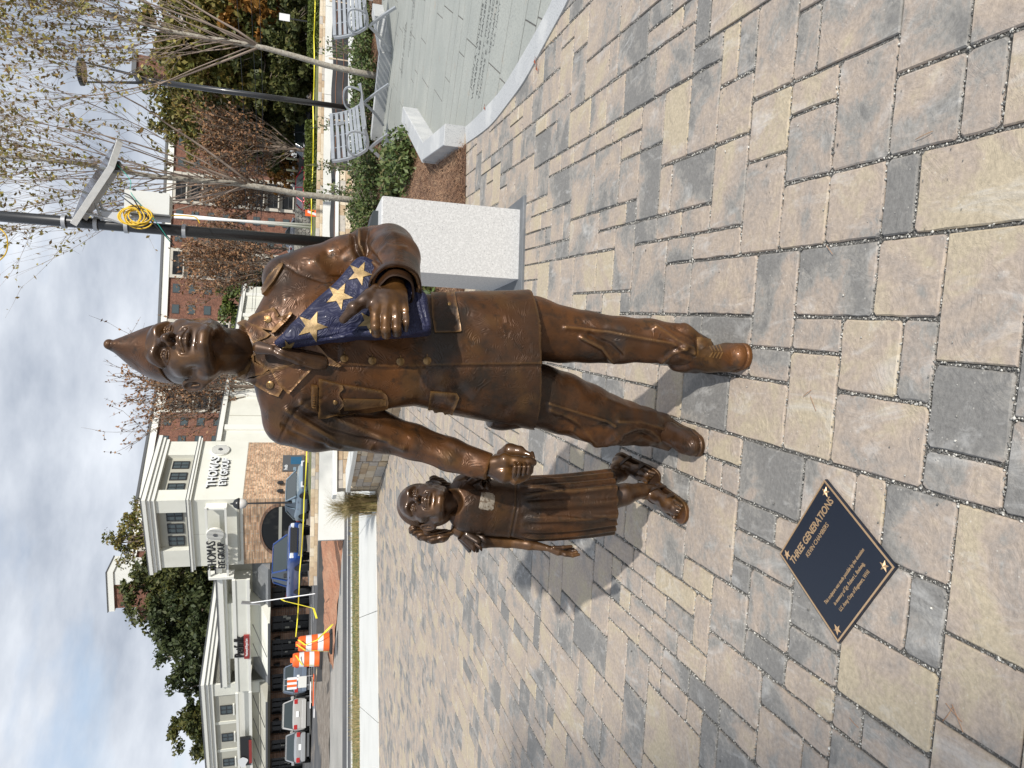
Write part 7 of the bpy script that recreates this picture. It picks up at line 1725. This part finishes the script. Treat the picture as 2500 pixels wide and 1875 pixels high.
def leafmesh(name, P, size, m, seed, tone=None):
    rs = np.random.RandomState(seed); V, Fc = leaves(P, size, rs); me = mesh(name, V, Fc, m); s = np.clip(rs.rand(len(P))*.7+(tone if tone is not None else rs.rand(len(P)))*.3, 0, 1); at = me.attributes.new('seed', 'FLOAT', 'FACE'); at.data.foreach_set('value', s.astype(np.float32)); return me
def crown_pts(rs, n, R_, blobs, shape='round', fill=.5):
    """leaf clump points: many small clumps spread through an uneven crown"""
    C = []
    for _ in range(blobs):
        d = rs.normal(size=3); d /= np.linalg.norm(d); r = rs.rand()**(1/3.0)*(1-fill)+fill*rs.rand(); p = d*r*np.array(R_)*rs.uniform(.75, 1.1)
        if shape == 'cone': k = 1-(p[2]/R_[2]+1)/2; p[:2] *= (.25+1.1*k)
        if shape == 'dome' and p[2] < -.2*R_[2]: p[2] *= .5
        C.append(p)
    C = np.array(C); i = rs.randint(0, len(C), n); rr = np.array(R_).mean()*.17*(.6+.8*rs.rand(len(C)))[i][:, None]; q = rs.normal(size=(n, 3)); q /= np.linalg.norm(q, axis=1, keepdims=True); P = C[i]+q*rr*rs.rand(n, 1)**.45*np.array([1, 1, .6]); tone = rs.rand(len(C))[i]*.8+.2*rs.rand(n)
    return P, C, tone
def big_tree(name, label, base, H, R_, m, seed, n=9000, size=(.16, .34), shape='round', th=.4, blobs=90, trunk_m=None, group=None, fill=.5):
    rs = np.random.RandomState(seed); t = thing(name, label, 'tree', tuple(base), rs.rand()*0, group); cz = H-R_[2]*.95
    P, C, tone = crown_pts(rs, n, R_, blobs, shape, fill); link('crown', leafmesh('crown', P+np.array([0, 0, cz]), size, m, seed, tone), t)
    mb = MB(); tr = H*.028; top = cz+R_[2]*.3; mb.tube([(0, 0, -.5), (rs.uniform(-.2, .2), 0, cz*.5), (rs.uniform(-.4, .4), rs.uniform(-.3, .3), cz), (rs.uniform(-.4, .4), 0, top)], [tr*1.3, tr, tr*.7, tr*.25], 8)
    for k in range(0, len(C), max(1, len(C)//26)):
        z0 = rs.uniform(.25, .9)*cz if cz > 2 else .5; e = C[k]+np.array([0, 0, cz]); s = np.array([0, 0, min(z0+ .35*H*rs.rand(), top)]); m_ = s*.5+e*.5+np.array([0, 0, -.06*H*rs.rand()]); mb.tube([s, m_, e], [tr*.45, tr*.25, tr*.08], 5)
    mb.build('trunk', trunk_m or M_barkd, t, True); return t
def at_px(x, y, Y): p = atY(x, y, Y); return p
def tree_px(name, label, top, cy, Y, rx, m, seed, zb=0.0, **k):
    """crown top at photo x=top, centred on photo y=cy, distance Y; rx half width in metres"""
    p = atY(top, cy, Y); H_ = p[2]-zb; R_ = (rx, rx*.9, k.pop('rz', min(H_*.45, rx*1.25))); return big_tree(name, label, (p[0], Y, zb), H_, R_, m, seed, **k)
G1, G2 = 'evergreens behind the shop row', 'autumn trees on the right'
tree_px('broad_tree', 'dark green broad tree rising straight behind the white tower', 296, 1432, 84, 7.2, L_oak, 1, n=26000, rz=7.5, blobs=260, group=G1)
tree_px('broad_tree', 'dark tree squeezed between the tower and the broad green tree', 345, 1335, 80, 5.2, L_oak, 2, n=14000, rz=6.5, blobs=150, group=G1)
tree_px('autumn_tree', 'sparse yellow-brown treetop left of the brick stair tower', 222, 1312, 92, 4.0, L_yg, 3, n=5200, rz=7.5, blobs=90, group=G1, size=(.12, .26))
tree_px('autumn_tree', 'sparse brown treetop above the roof line behind the tower', 290, 1240, 120, 5.0, L_yg, 33, n=3600, rz=6, blobs=70, group=G1, size=(.14, .3))
tree_px('pine_tree', 'open dark pine with sky showing through, behind the flat cornice', 335, 1518, 80, 5.4, L_pine, 4, n=15000, rz=7.4, blobs=130, group=G1)
tree_px('pine_tree', 'shorter open pine left of the tallest pine behind the shops', 372, 1592, 78, 4.6, L_pine, 5, n=10000, rz=6.2, blobs=95, group=G1)
tree_px('pine_tree', 'thin pine crown just above the joint of the two shop roofs', 400, 1662, 82, 3.9, L_pine, 6, n=7000, rz=5.6, blobs=75, group=G1)
tree_px('broad_tree', 'rounded dark tree standing alone above the end shop block', 400, 1775, 80, 4.4, L_oak, 7, n=15000, rz=5.6, blobs=150, group=G1)
tree_px('autumn_tree', 'dense olive tree cut by the top of the picture edge at right', 310, 40, 60, 7.2, L_yg, 11, n=22000, rz=7.0, blobs=200, group=G2)
tree_px('broad_tree', 'tall mixed green tree behind the slim lamp post', 335, 205, 78, 7.2, L_yg, 12, n=20000, rz=8, blobs=200, group=G2)
tree_px('broad_tree', 'dark green tree below the olive crown beyond the benches', 560, 95, 58, 6.0, L_oak, 13, n=9000, rz=3.6, group=G2)
tree_px('broad_tree', 'dark shaded tree between the lamp post and the conical red tree', 500, 235, 66, 5.0, L_oak, 14, n=9000, rz=4.6, group=G2)
tree_px('broad_tree', 'low dark tree behind the teal sign', 600, 300, 80, 5.5, L_oak, 15, n=7000, rz=3.4, group=G2)
tree_px('autumn_tree', 'orange-leaved tree at the picture edge above the far lawn', 505, -10, 56, 3.6, L_oran, 16, n=6000, rz=3.6, group=G2)
tree_px('broad_tree', 'yellow-green tree right of the brick apartments', 345, 300, 110, 5.5, L_yg, 17, n=8000, rz=9, blobs=90, group=G2)
tree_px('autumn_tree', 'small golden orange tree by the pale bollards', 628, 408, 82, 2.6, L_oran, 18, n=3500, rz=2.4, zb=1.2, group=G2, size=(.1, .22))
tree_px('broad_tree', 'olive tree in front of the apartments just right of the soldier\'s cheek', 515, 735, 98, 5.6, L_hedge, 19, n=12000, rz=6, blobs=120, group=G2)
for k, (x, y, Y, r) in enumerate(((690, 60, 52, 3.2), (684, 150, 54, 3.2), (690, 230, 56, 2.4), (704, -20, 50, 3.0))):
    tree_px('dark_shrub', ['dark evergreen shrub under the olive tree', 'dark evergreen shrub left of the road sign', 'dark round shrub by the slim lamp post', 'dark evergreen shrub at the picture edge'][k], x-30, y, Y, r, L_oak, 40+k, n=4500, rz=1.6, blobs=50, group='dark shrubs under the autumn trees')
# fine twiggy trees: many thin stems fanning up from a low fork
def twiggy(name, label, base, H, fork, spread, m, seed, stems=26, leaf=(.03, .055), nleaf=2500, tr=.05, bark=None, lean=(0, 0), sub=9, twr=.006, group=None, up=.9, stop=1.0):
    rs = np.random.RandomState(seed); t = thing(name, label, 'tree', tuple(base), 0, group); tr_ = MB(); br = MB(); LP = []
    ln = np.array([lean[0], lean[1], 1.0]); axis = lambda z: np.array([lean[0]*z, lean[1]*z, z])
    wob = lambda z: np.array([.03*math.sin(z*2.1+seed), .03*math.cos(z*1.7), 0])
    zs = np.linspace(0, H*.93, 14); tr_.tube([axis(z)+wob(z)*min(1, z) for z in zs], [max(tr*(1-.93*z/H)**.85, twr) for z in zs], 9)
    for k in range(stems):
        f = fork+(H*.62-fork)*(k/stems)**1.35; a = k*2.4+rs.uniform(-.4, .4); L_ = (H-f)*rs.uniform(.62, .95)*stop; sp = spread*rs.uniform(.65, 1.15)*(1-.35*k/stems)
        p = axis(f)+wob(f); d = np.array([math.cos(a)*sp*1.5, math.sin(a)*sp*1.5, .75]); d /= np.linalg.norm(d); pts = [p]; r0 = tr*(.42 if k < 4 else .24)*(1-.5*k/stems); n = 9
        for i in range(n):
            d = d*.84+np.array([math.cos(a)*sp*.35, math.sin(a)*sp*.35, up])*.16+rs.normal(size=3)*.06; d /= np.linalg.norm(d); p = p+d*L_/n; pts.append(p)
        br.tube(pts, [max(r0*(1-i/n)**1.2, twr*.7) for i in range(n+1)], 5)
        for q in range(sub):
            u = rs.uniform(.18, .97)*n; i = int(u); b0 = pts[i]*(1-u+i)+pts[i+1]*(u-i); d2 = d*.5+np.array([math.cos(a), math.sin(a), 0])*.25+rs.normal(size=3)*np.array([.45, .45, .25]); d2[2] = abs(d2[2])+.5; d2 /= np.linalg.norm(d2); l2 = L_*rs.uniform(.16, .38); P2 = [b0]
            for j in range(4): d2 = d2+rs.normal(size=3)*.09+np.array([0, 0, .08]); d2 /= np.linalg.norm(d2); P2.append(P2[-1]+d2*l2/4)
            br.tube(P2, [twr*1.1, twr, twr*.8, twr*.6, twr*.4], 3, cap=False)
            for w_ in range(3):
                j = rs.randint(1, 5); e = P2[j]; d3 = d2+rs.normal(size=3)*.5; d3 /= np.linalg.norm(d3); l3 = l2*rs.uniform(.25, .55); e2 = e+d3*l3; br.tube([e, (e+e2)/2+rs.normal(size=3)*.01, e2], [twr*.7, twr*.5, twr*.3], 3, cap=False)
                for _ in range(3): LP.append(e+(e2-e)*rs.rand()+rs.normal(size=3)*.02)
            for _ in range(4): LP.append(P2[rs.randint(1, 5)]+rs.normal(size=3)*.02)
    tr_.build('trunk', bark or M_bark, t, True); br.build('branches', M_twig if bark is None else bark, t, True)
    LP = np.array(LP); LP = LP[rs.permutation(len(LP))[:nleaf]]; link('leaves', leafmesh('leaves', LP, leaf, m, seed), t); return t
b2 = atY(905, 493, 15.2); twiggy('slender_tree', 'slender grey-barked tree rising behind the pedestal with sparse olive leaves', (b2[0], b2[1], .05), 9.6, 2.35, .37, L_thin, 21, stems=38, nleaf=14000, tr=.070, lean=(.028, .0), sub=9, leaf=(.030, .060), twr=.0042, group='young slender trees in the bed', up=1.0)
b1_ = atY(886, 181, 13.6); twiggy('slender_tree', 'slender grey-barked tree at the right rising between the two benches', (b1_[0], b1_[1], .05), 7.4, 2.2, .34, L_thin, 22, stems=34, nleaf=13000, tr=.060, lean=(.10, .05), sub=9, leaf=(.028, .056), twr=.0042, group='young slender trees in the bed', up=1.0)
br_ = atY(742, 385, 60); twiggy('conical_red_tree', 'conical tree of fine rust-brown twigs beside the red car', (br_[0]+0.6, 60, .9), 9.0, .8, .42, L_rust, 23, stems=46, nleaf=5200, tr=.16, sub=8, leaf=(.09, .17), twr=.022, bark=M_barkd, group='rusty twiggy trees', up=.8)
br_ = atY(735, 480, 92); twiggy('vase_tree', 'rusty tree in front of the cream balcony bay between trunk and pole', (br_[0], 92, 1.6), 12.0, 1.2, .5, L_rust, 26, stems=40, nleaf=5200, tr=.2, sub=8, leaf=(.13, .24), twr=.03, bark=M_barkd, group='rusty twiggy trees', up=.75)
br_ = atY(735, 610, 94); twiggy('vase_tree', 'rusty tree against the brick flats left of the tall black pole', (br_[0], 94, 1.6), 12.5, 1.2, .5, L_rust, 27, stems=40, nleaf=5200, tr=.2, sub=8, leaf=(.13, .24), twr=.03, bark=M_barkd, group='rusty twiggy trees', up=.75)
br_ = atY(640, 945, 62); twiggy('vase_tree', 'wide vase-shaped rusty tree behind the soldier\'s neck', (br_[0], 62, 1.0), 13.5, 1.6, .40, L_rust, 24, stems=44, nleaf=4800, tr=.20, sub=9, leaf=(.09, .18), twr=.024, bark=M_barkd, group='rusty twiggy trees', up=.8)
br_ = atY(720, 655, 60); twiggy('vase_tree', 'rusty twiggy tree just right of the soldier\'s shoulder', (br_[0], 60, .8), 9.6, 1.2, .46, L_rust, 25, stems=42, nleaf=4600, tr=.17, sub=8, leaf=(.09, .17), twr=.022, bark=M_barkd, group='rusty twiggy trees', up=.75)
# clipped hedge blocks on the raised lawn and juniper in the bed
def bushmass(name, label, cat, pts, size, m, seed, kind=None, group=None, loc=None):
    me = leafmesh(name, pts, size, m, seed); o = link(name, me); return tag(o, label, cat, group, kind)
def boxpts(rs, n, a0, a1, o0, o1, z0, z1):
    P = np.zeros((n, 3)); a = rs.uniform(a0, a1, n); o = rs.uniform(o0, o1, n); z = z0+(z1-z0)*rs.rand(n)**.55; edge = rs.rand(n) < .6; o = np.where(edge, o0+.06*rs.rand(n), o)
    for i in range(n): x, y = LW(a[i], o[i]); P[i] = (x, y, z[i]+.04*math.sin(a[i]*5))
    return P
rs = np.random.RandomState(9)
for k, (a0, a1, lab) in enumerate(((10.6, 11.6, 'narrow clipped green hedge block behind the orange barricade'), (12.1, 13.5, 'clipped green hedge block on the lawn beside the tall black pole'), (16.0, 19.2, 'long clipped green hedge in front of the dark estate car'), (22.5, 26.0, 'clipped green hedge at the far right of the lawn'))):
    bushmass('hedge', lab, 'hedge', boxpts(rs, 5000, a0-3.5, a1-3.5, 1.2, 2.4, .88, 1.35), (.035, .08), L_hedge, 60+k, group='clipped hedges on the raised lawn')
def juniper(label, cx, cy, rx, ry, h, seed, n=2600):
    rs = np.random.RandomState(seed); t = thing('juniper_shrub', label, 'shrub', (cx, cy, bedz(cx, cy)-.02), 0, 'junipers in the pine straw bed'); stem = MB(); LP = []; D = []
    for k in range(34):
        a = rs.rand()*6.28; L_ = rs.uniform(.55, 1.0); e = np.array([math.cos(a)*rx*L_, math.sin(a)*ry*L_, h*rs.uniform(.35, 1.0)]); m_ = e*np.array([.5, .5, .75]); P_ = [np.zeros(3), m_, e]; stem.tube(P_, [.012, .008, .004], 4)
        for _ in range(n//34): u = rs.rand()**.7; p = (m_*2*u if u < .5 else m_+(e-m_)*(u-.5)*2); LP.append(p+rs.normal(size=3)*np.array([.07, .07, .05])*(.4+u)); D.append(e)
    stem.build('stems', M_twig, t); LP = np.array(LP); link('needles', leafmesh('needles', LP, (.018, .05), L_jun, seed), t)
js = [(2.95, 9.5, .36, .32, .26), (3.05, 10.3, .4, .36, .28), (2.5, 10.6, .32, .32, .22), (3.9, 13.6, .6, .4, .4), (4.9, 14.9, .7, .45, .36), (5.7, 14.3, .7, .45, .36), (6.5, 15.0, .7, .5, .38), (7.4, 15.6, .8, .5, .38), (3.1, 14.6, .8, .6, .42), (2.2, 14.8, .7, .6, .45), (4.1, 16.0, .9, .6, .36), (5.4, 16.6, .9, .6, .34), (6.8, 16.8, .9, .6, .34), (8.4, 16.8, .9, .6, .34), (1.2, 14.6, .6, .5, .4), (.75, 7.6, .4, .35, .28), (3.0, 12.9, .6, .5, .5), (9.8, 16.6, .9, .6, .34)]
wh = ['bright green juniper sprawling over the granite kerb end', 'feathery juniper just behind the first bright one', 'small juniper behind the pedestal top', 'juniper by the back legs of the sideways bench', 'juniper at the foot of the slim lamp post', 'juniper left of the right-hand slender trunk', 'juniper around the right-hand slender trunk', 'juniper under the edge bench', 'darker juniper behind the pedestal tablet', 'dark juniper beside the tall black pole', 'dark juniper in the back row behind the sideways bench', 'back row juniper below the silt fence near the lamp post', 'back row juniper below the silt fence between trunks', 'back row juniper behind the edge bench', 'dark juniper half hidden by the soldier\'s sleeve', 'low juniper showing between the sleeve and the coat', 'juniper right behind the pedestal corner', 'back row juniper at the picture edge']
for k, (a, b, c, d, e) in enumerate(js): juniper(wh[k], a, b, c, d, e, 70+k)
# leafy young shrubs in front of the stone wall
def leafy(label, x, y, h, seed, r=.35, n=240, m=L_thin, size=(.03, .055)):
    rs = np.random.RandomState(seed); t = thing('leafy_shrub', label, 'shrub', (x, y, .05), 0, 'young leafy shrubs in the bed'); mb = MB(); LP = []
    for k in range(9):
        a = rs.rand()*6.28; e = np.array([math.cos(a)*r*rs.rand(), math.sin(a)*r*rs.rand(), h*rs.uniform(.6, 1)]); m_ = e*.5+rs.normal(size=3)*.03; mb.tube([(0, 0, 0), m_, e], [.008, .006, .003], 4)
        for _ in range(n//9): u = rs.uniform(.3, 1); LP.append(m_*2*u*(u < .5)+(m_+(e-m_)*(u-.5)*2)*(u >= .5)+rs.normal(size=3)*.05)
    mb.build('stems', M_twig, t); link('leaves', leafmesh('leaves', np.array(LP), size, m, seed), t)
leafy('broad-leaved young shrub left of the slender trunk behind the pedestal', 2.55, 15.2, 1.25, 91, .45, 330, L_hedge, (.04, .07)); leafy('second broad-leaved shrub by the tall black pole', 1.95, 15.4, 1.0, 92, .4, 260, L_hedge, (.04, .07))
for k, (x, y, h) in enumerate(((6.2, 17.9, 1.3), (5.3, 18.2, 1.35), (4.6, 18.0, 1.2), (8.3, 18.4, 1.2))): leafy(['thin leafy shrub right of the sideways bench back', 'thin leafy shrub behind the sideways bench back', 'thin leafy shrub between trunk and bench', 'thin leafy shrub by the edge bench'][k], x, y, h, 93+k, .28, 200, L_jun, (.03, .05))
# fountain grass beside the stone wall, lawn and verge grass
def grass(name, label, cat, base, n, h, spread, seed, m=L_straw, w_=.004, kind=None):
    rs = np.random.RandomState(seed); V = np.zeros((n, 6, 3)); b = np.array(base)
    for i in range(n):
        a = rs.rand()*6.28; s = np.array([-math.sin(a), math.cos(a), 0])*w_; L_ = h*rs.uniform(.55, 1); o = np.array([rs.normal()*.06, rs.normal()*.06, 0]); d = np.array([math.cos(a), math.sin(a), 0])*spread*rs.uniform(.3, 1); p0_ = o; p1_ = o+d*.35+np.array([0, 0, L_*.7]); p2_ = o+d+np.array([0, 0, L_*.85]); V[i] = (p0_-s, p0_+s, p1_+s*.8, p1_-s*.8, p2_+s*.3, p2_-s*.3)
    V += b; k = np.arange(n)[:, None]*6; Fc = np.concatenate([k+np.array([0, 1, 2, 3]), k+np.array([3, 2, 4, 5])]); me = mesh(name, V.reshape(-1, 3), Fc, m); at = me.attributes.new('seed', 'FLOAT', 'FACE'); at.data.foreach_set('value', np.tile(rs.rand(n), 2).astype(np.float32)); return tag(link(name, me), label, cat, None, kind)
grass('fountain_grass', 'clump of green and straw fountain grass at the end of the stone seat wall', 'ornamental grass', (-2.30, 13.45, 0), 900, .75, .42, 31)
grass('fountain_grass', 'taller straw-coloured grass plumes against the concrete retaining wall', 'ornamental grass', (-2.5, 14.2, 0), 420, 1.1, .5, 32, w_=.003)
rs = np.random.RandomState(77); n = 9000; V = np.zeros((n, 3, 3))
for i in range(n):
    a = rs.uniform(-13, 1.0); o = rs.uniform(3.55, 5.6) if rs.rand() < .7 else rs.uniform(3.45, 3.75); x, y = L2(a, o); h = rs.uniform(.03, .11)*(1.6 if math.sin(a*1.3)+math.sin(a*3.1) > .8 else .8); q = rs.rand()*6.28; s = np.array([math.cos(q), math.sin(q), 0])*.006; V[i] = (np.array([x, y, .005])-s, np.array([x, y, .005])+s, np.array([x+rs.normal()*.03, y+rs.normal()*.03, h]))
me = mesh('verge_grass', V.reshape(-1, 3), np.arange(3*n).reshape(-1, 3), L_straw); at = me.attributes.new('seed', 'FLOAT', 'FACE'); at.data.foreach_set('value', rs.rand(n).astype(np.float32)); tag(link('verge_grass', me), 'short dry grass growing along the road verge', 'grass', kind='stuff')
# overhead wires on the right
for k, (x0, x1) in enumerate(((575, 640), (610, 665), (632, 672))):
    a, b = atY(x0, -60, 48), atY(x1-50, 760, 70); c = (a+b)/2-np.array([0, 0, .5]); tag(MB().tube([a, a*.5+c*.5-np.array([0, 0, .08]), c, b*.5+c*.5-np.array([0, 0, .08]), b], .018, 4).build('overhead_wire', M_black), ['uppermost overhead wire across the autumn trees', 'middle overhead wire across the autumn trees', 'lowest overhead wire across the autumn trees'][k], 'overhead wire', 'overhead wires')
# distant wooded rise
def ridge(name, Y, z0, z1, x0, x1, m, seed, n):
    rs = np.random.RandomState(seed); P = np.stack([rs.uniform(x0, x1, n), Y+rs.uniform(-6, 6, n), z0+(z1-z0)*rs.rand(n)], 1); P[:, 2] *= .75+.25*np.sin(P[:, 0]*.12+seed); tag(link(name, leafmesh(name, P, (.6, 1.3), m, seed)), 'distant belt of trees closing the view', 'woodland', kind='stuff')
ridge('far_woodland', 215, 0, 13, -170, 190, L_oak, 5, 16000)

# a street tree standing behind the viewpoint: its thin crown throws the soft dapple on the lower left of the paving
big_tree('street_tree', 'sparse street tree behind the viewpoint throwing soft dappled shade on the pavers', (10.6, -18.5, 0), 20.2, (1.9, 1.9, 1.6), L_yg, 99, n=620, size=(.12, .22), blobs=22)
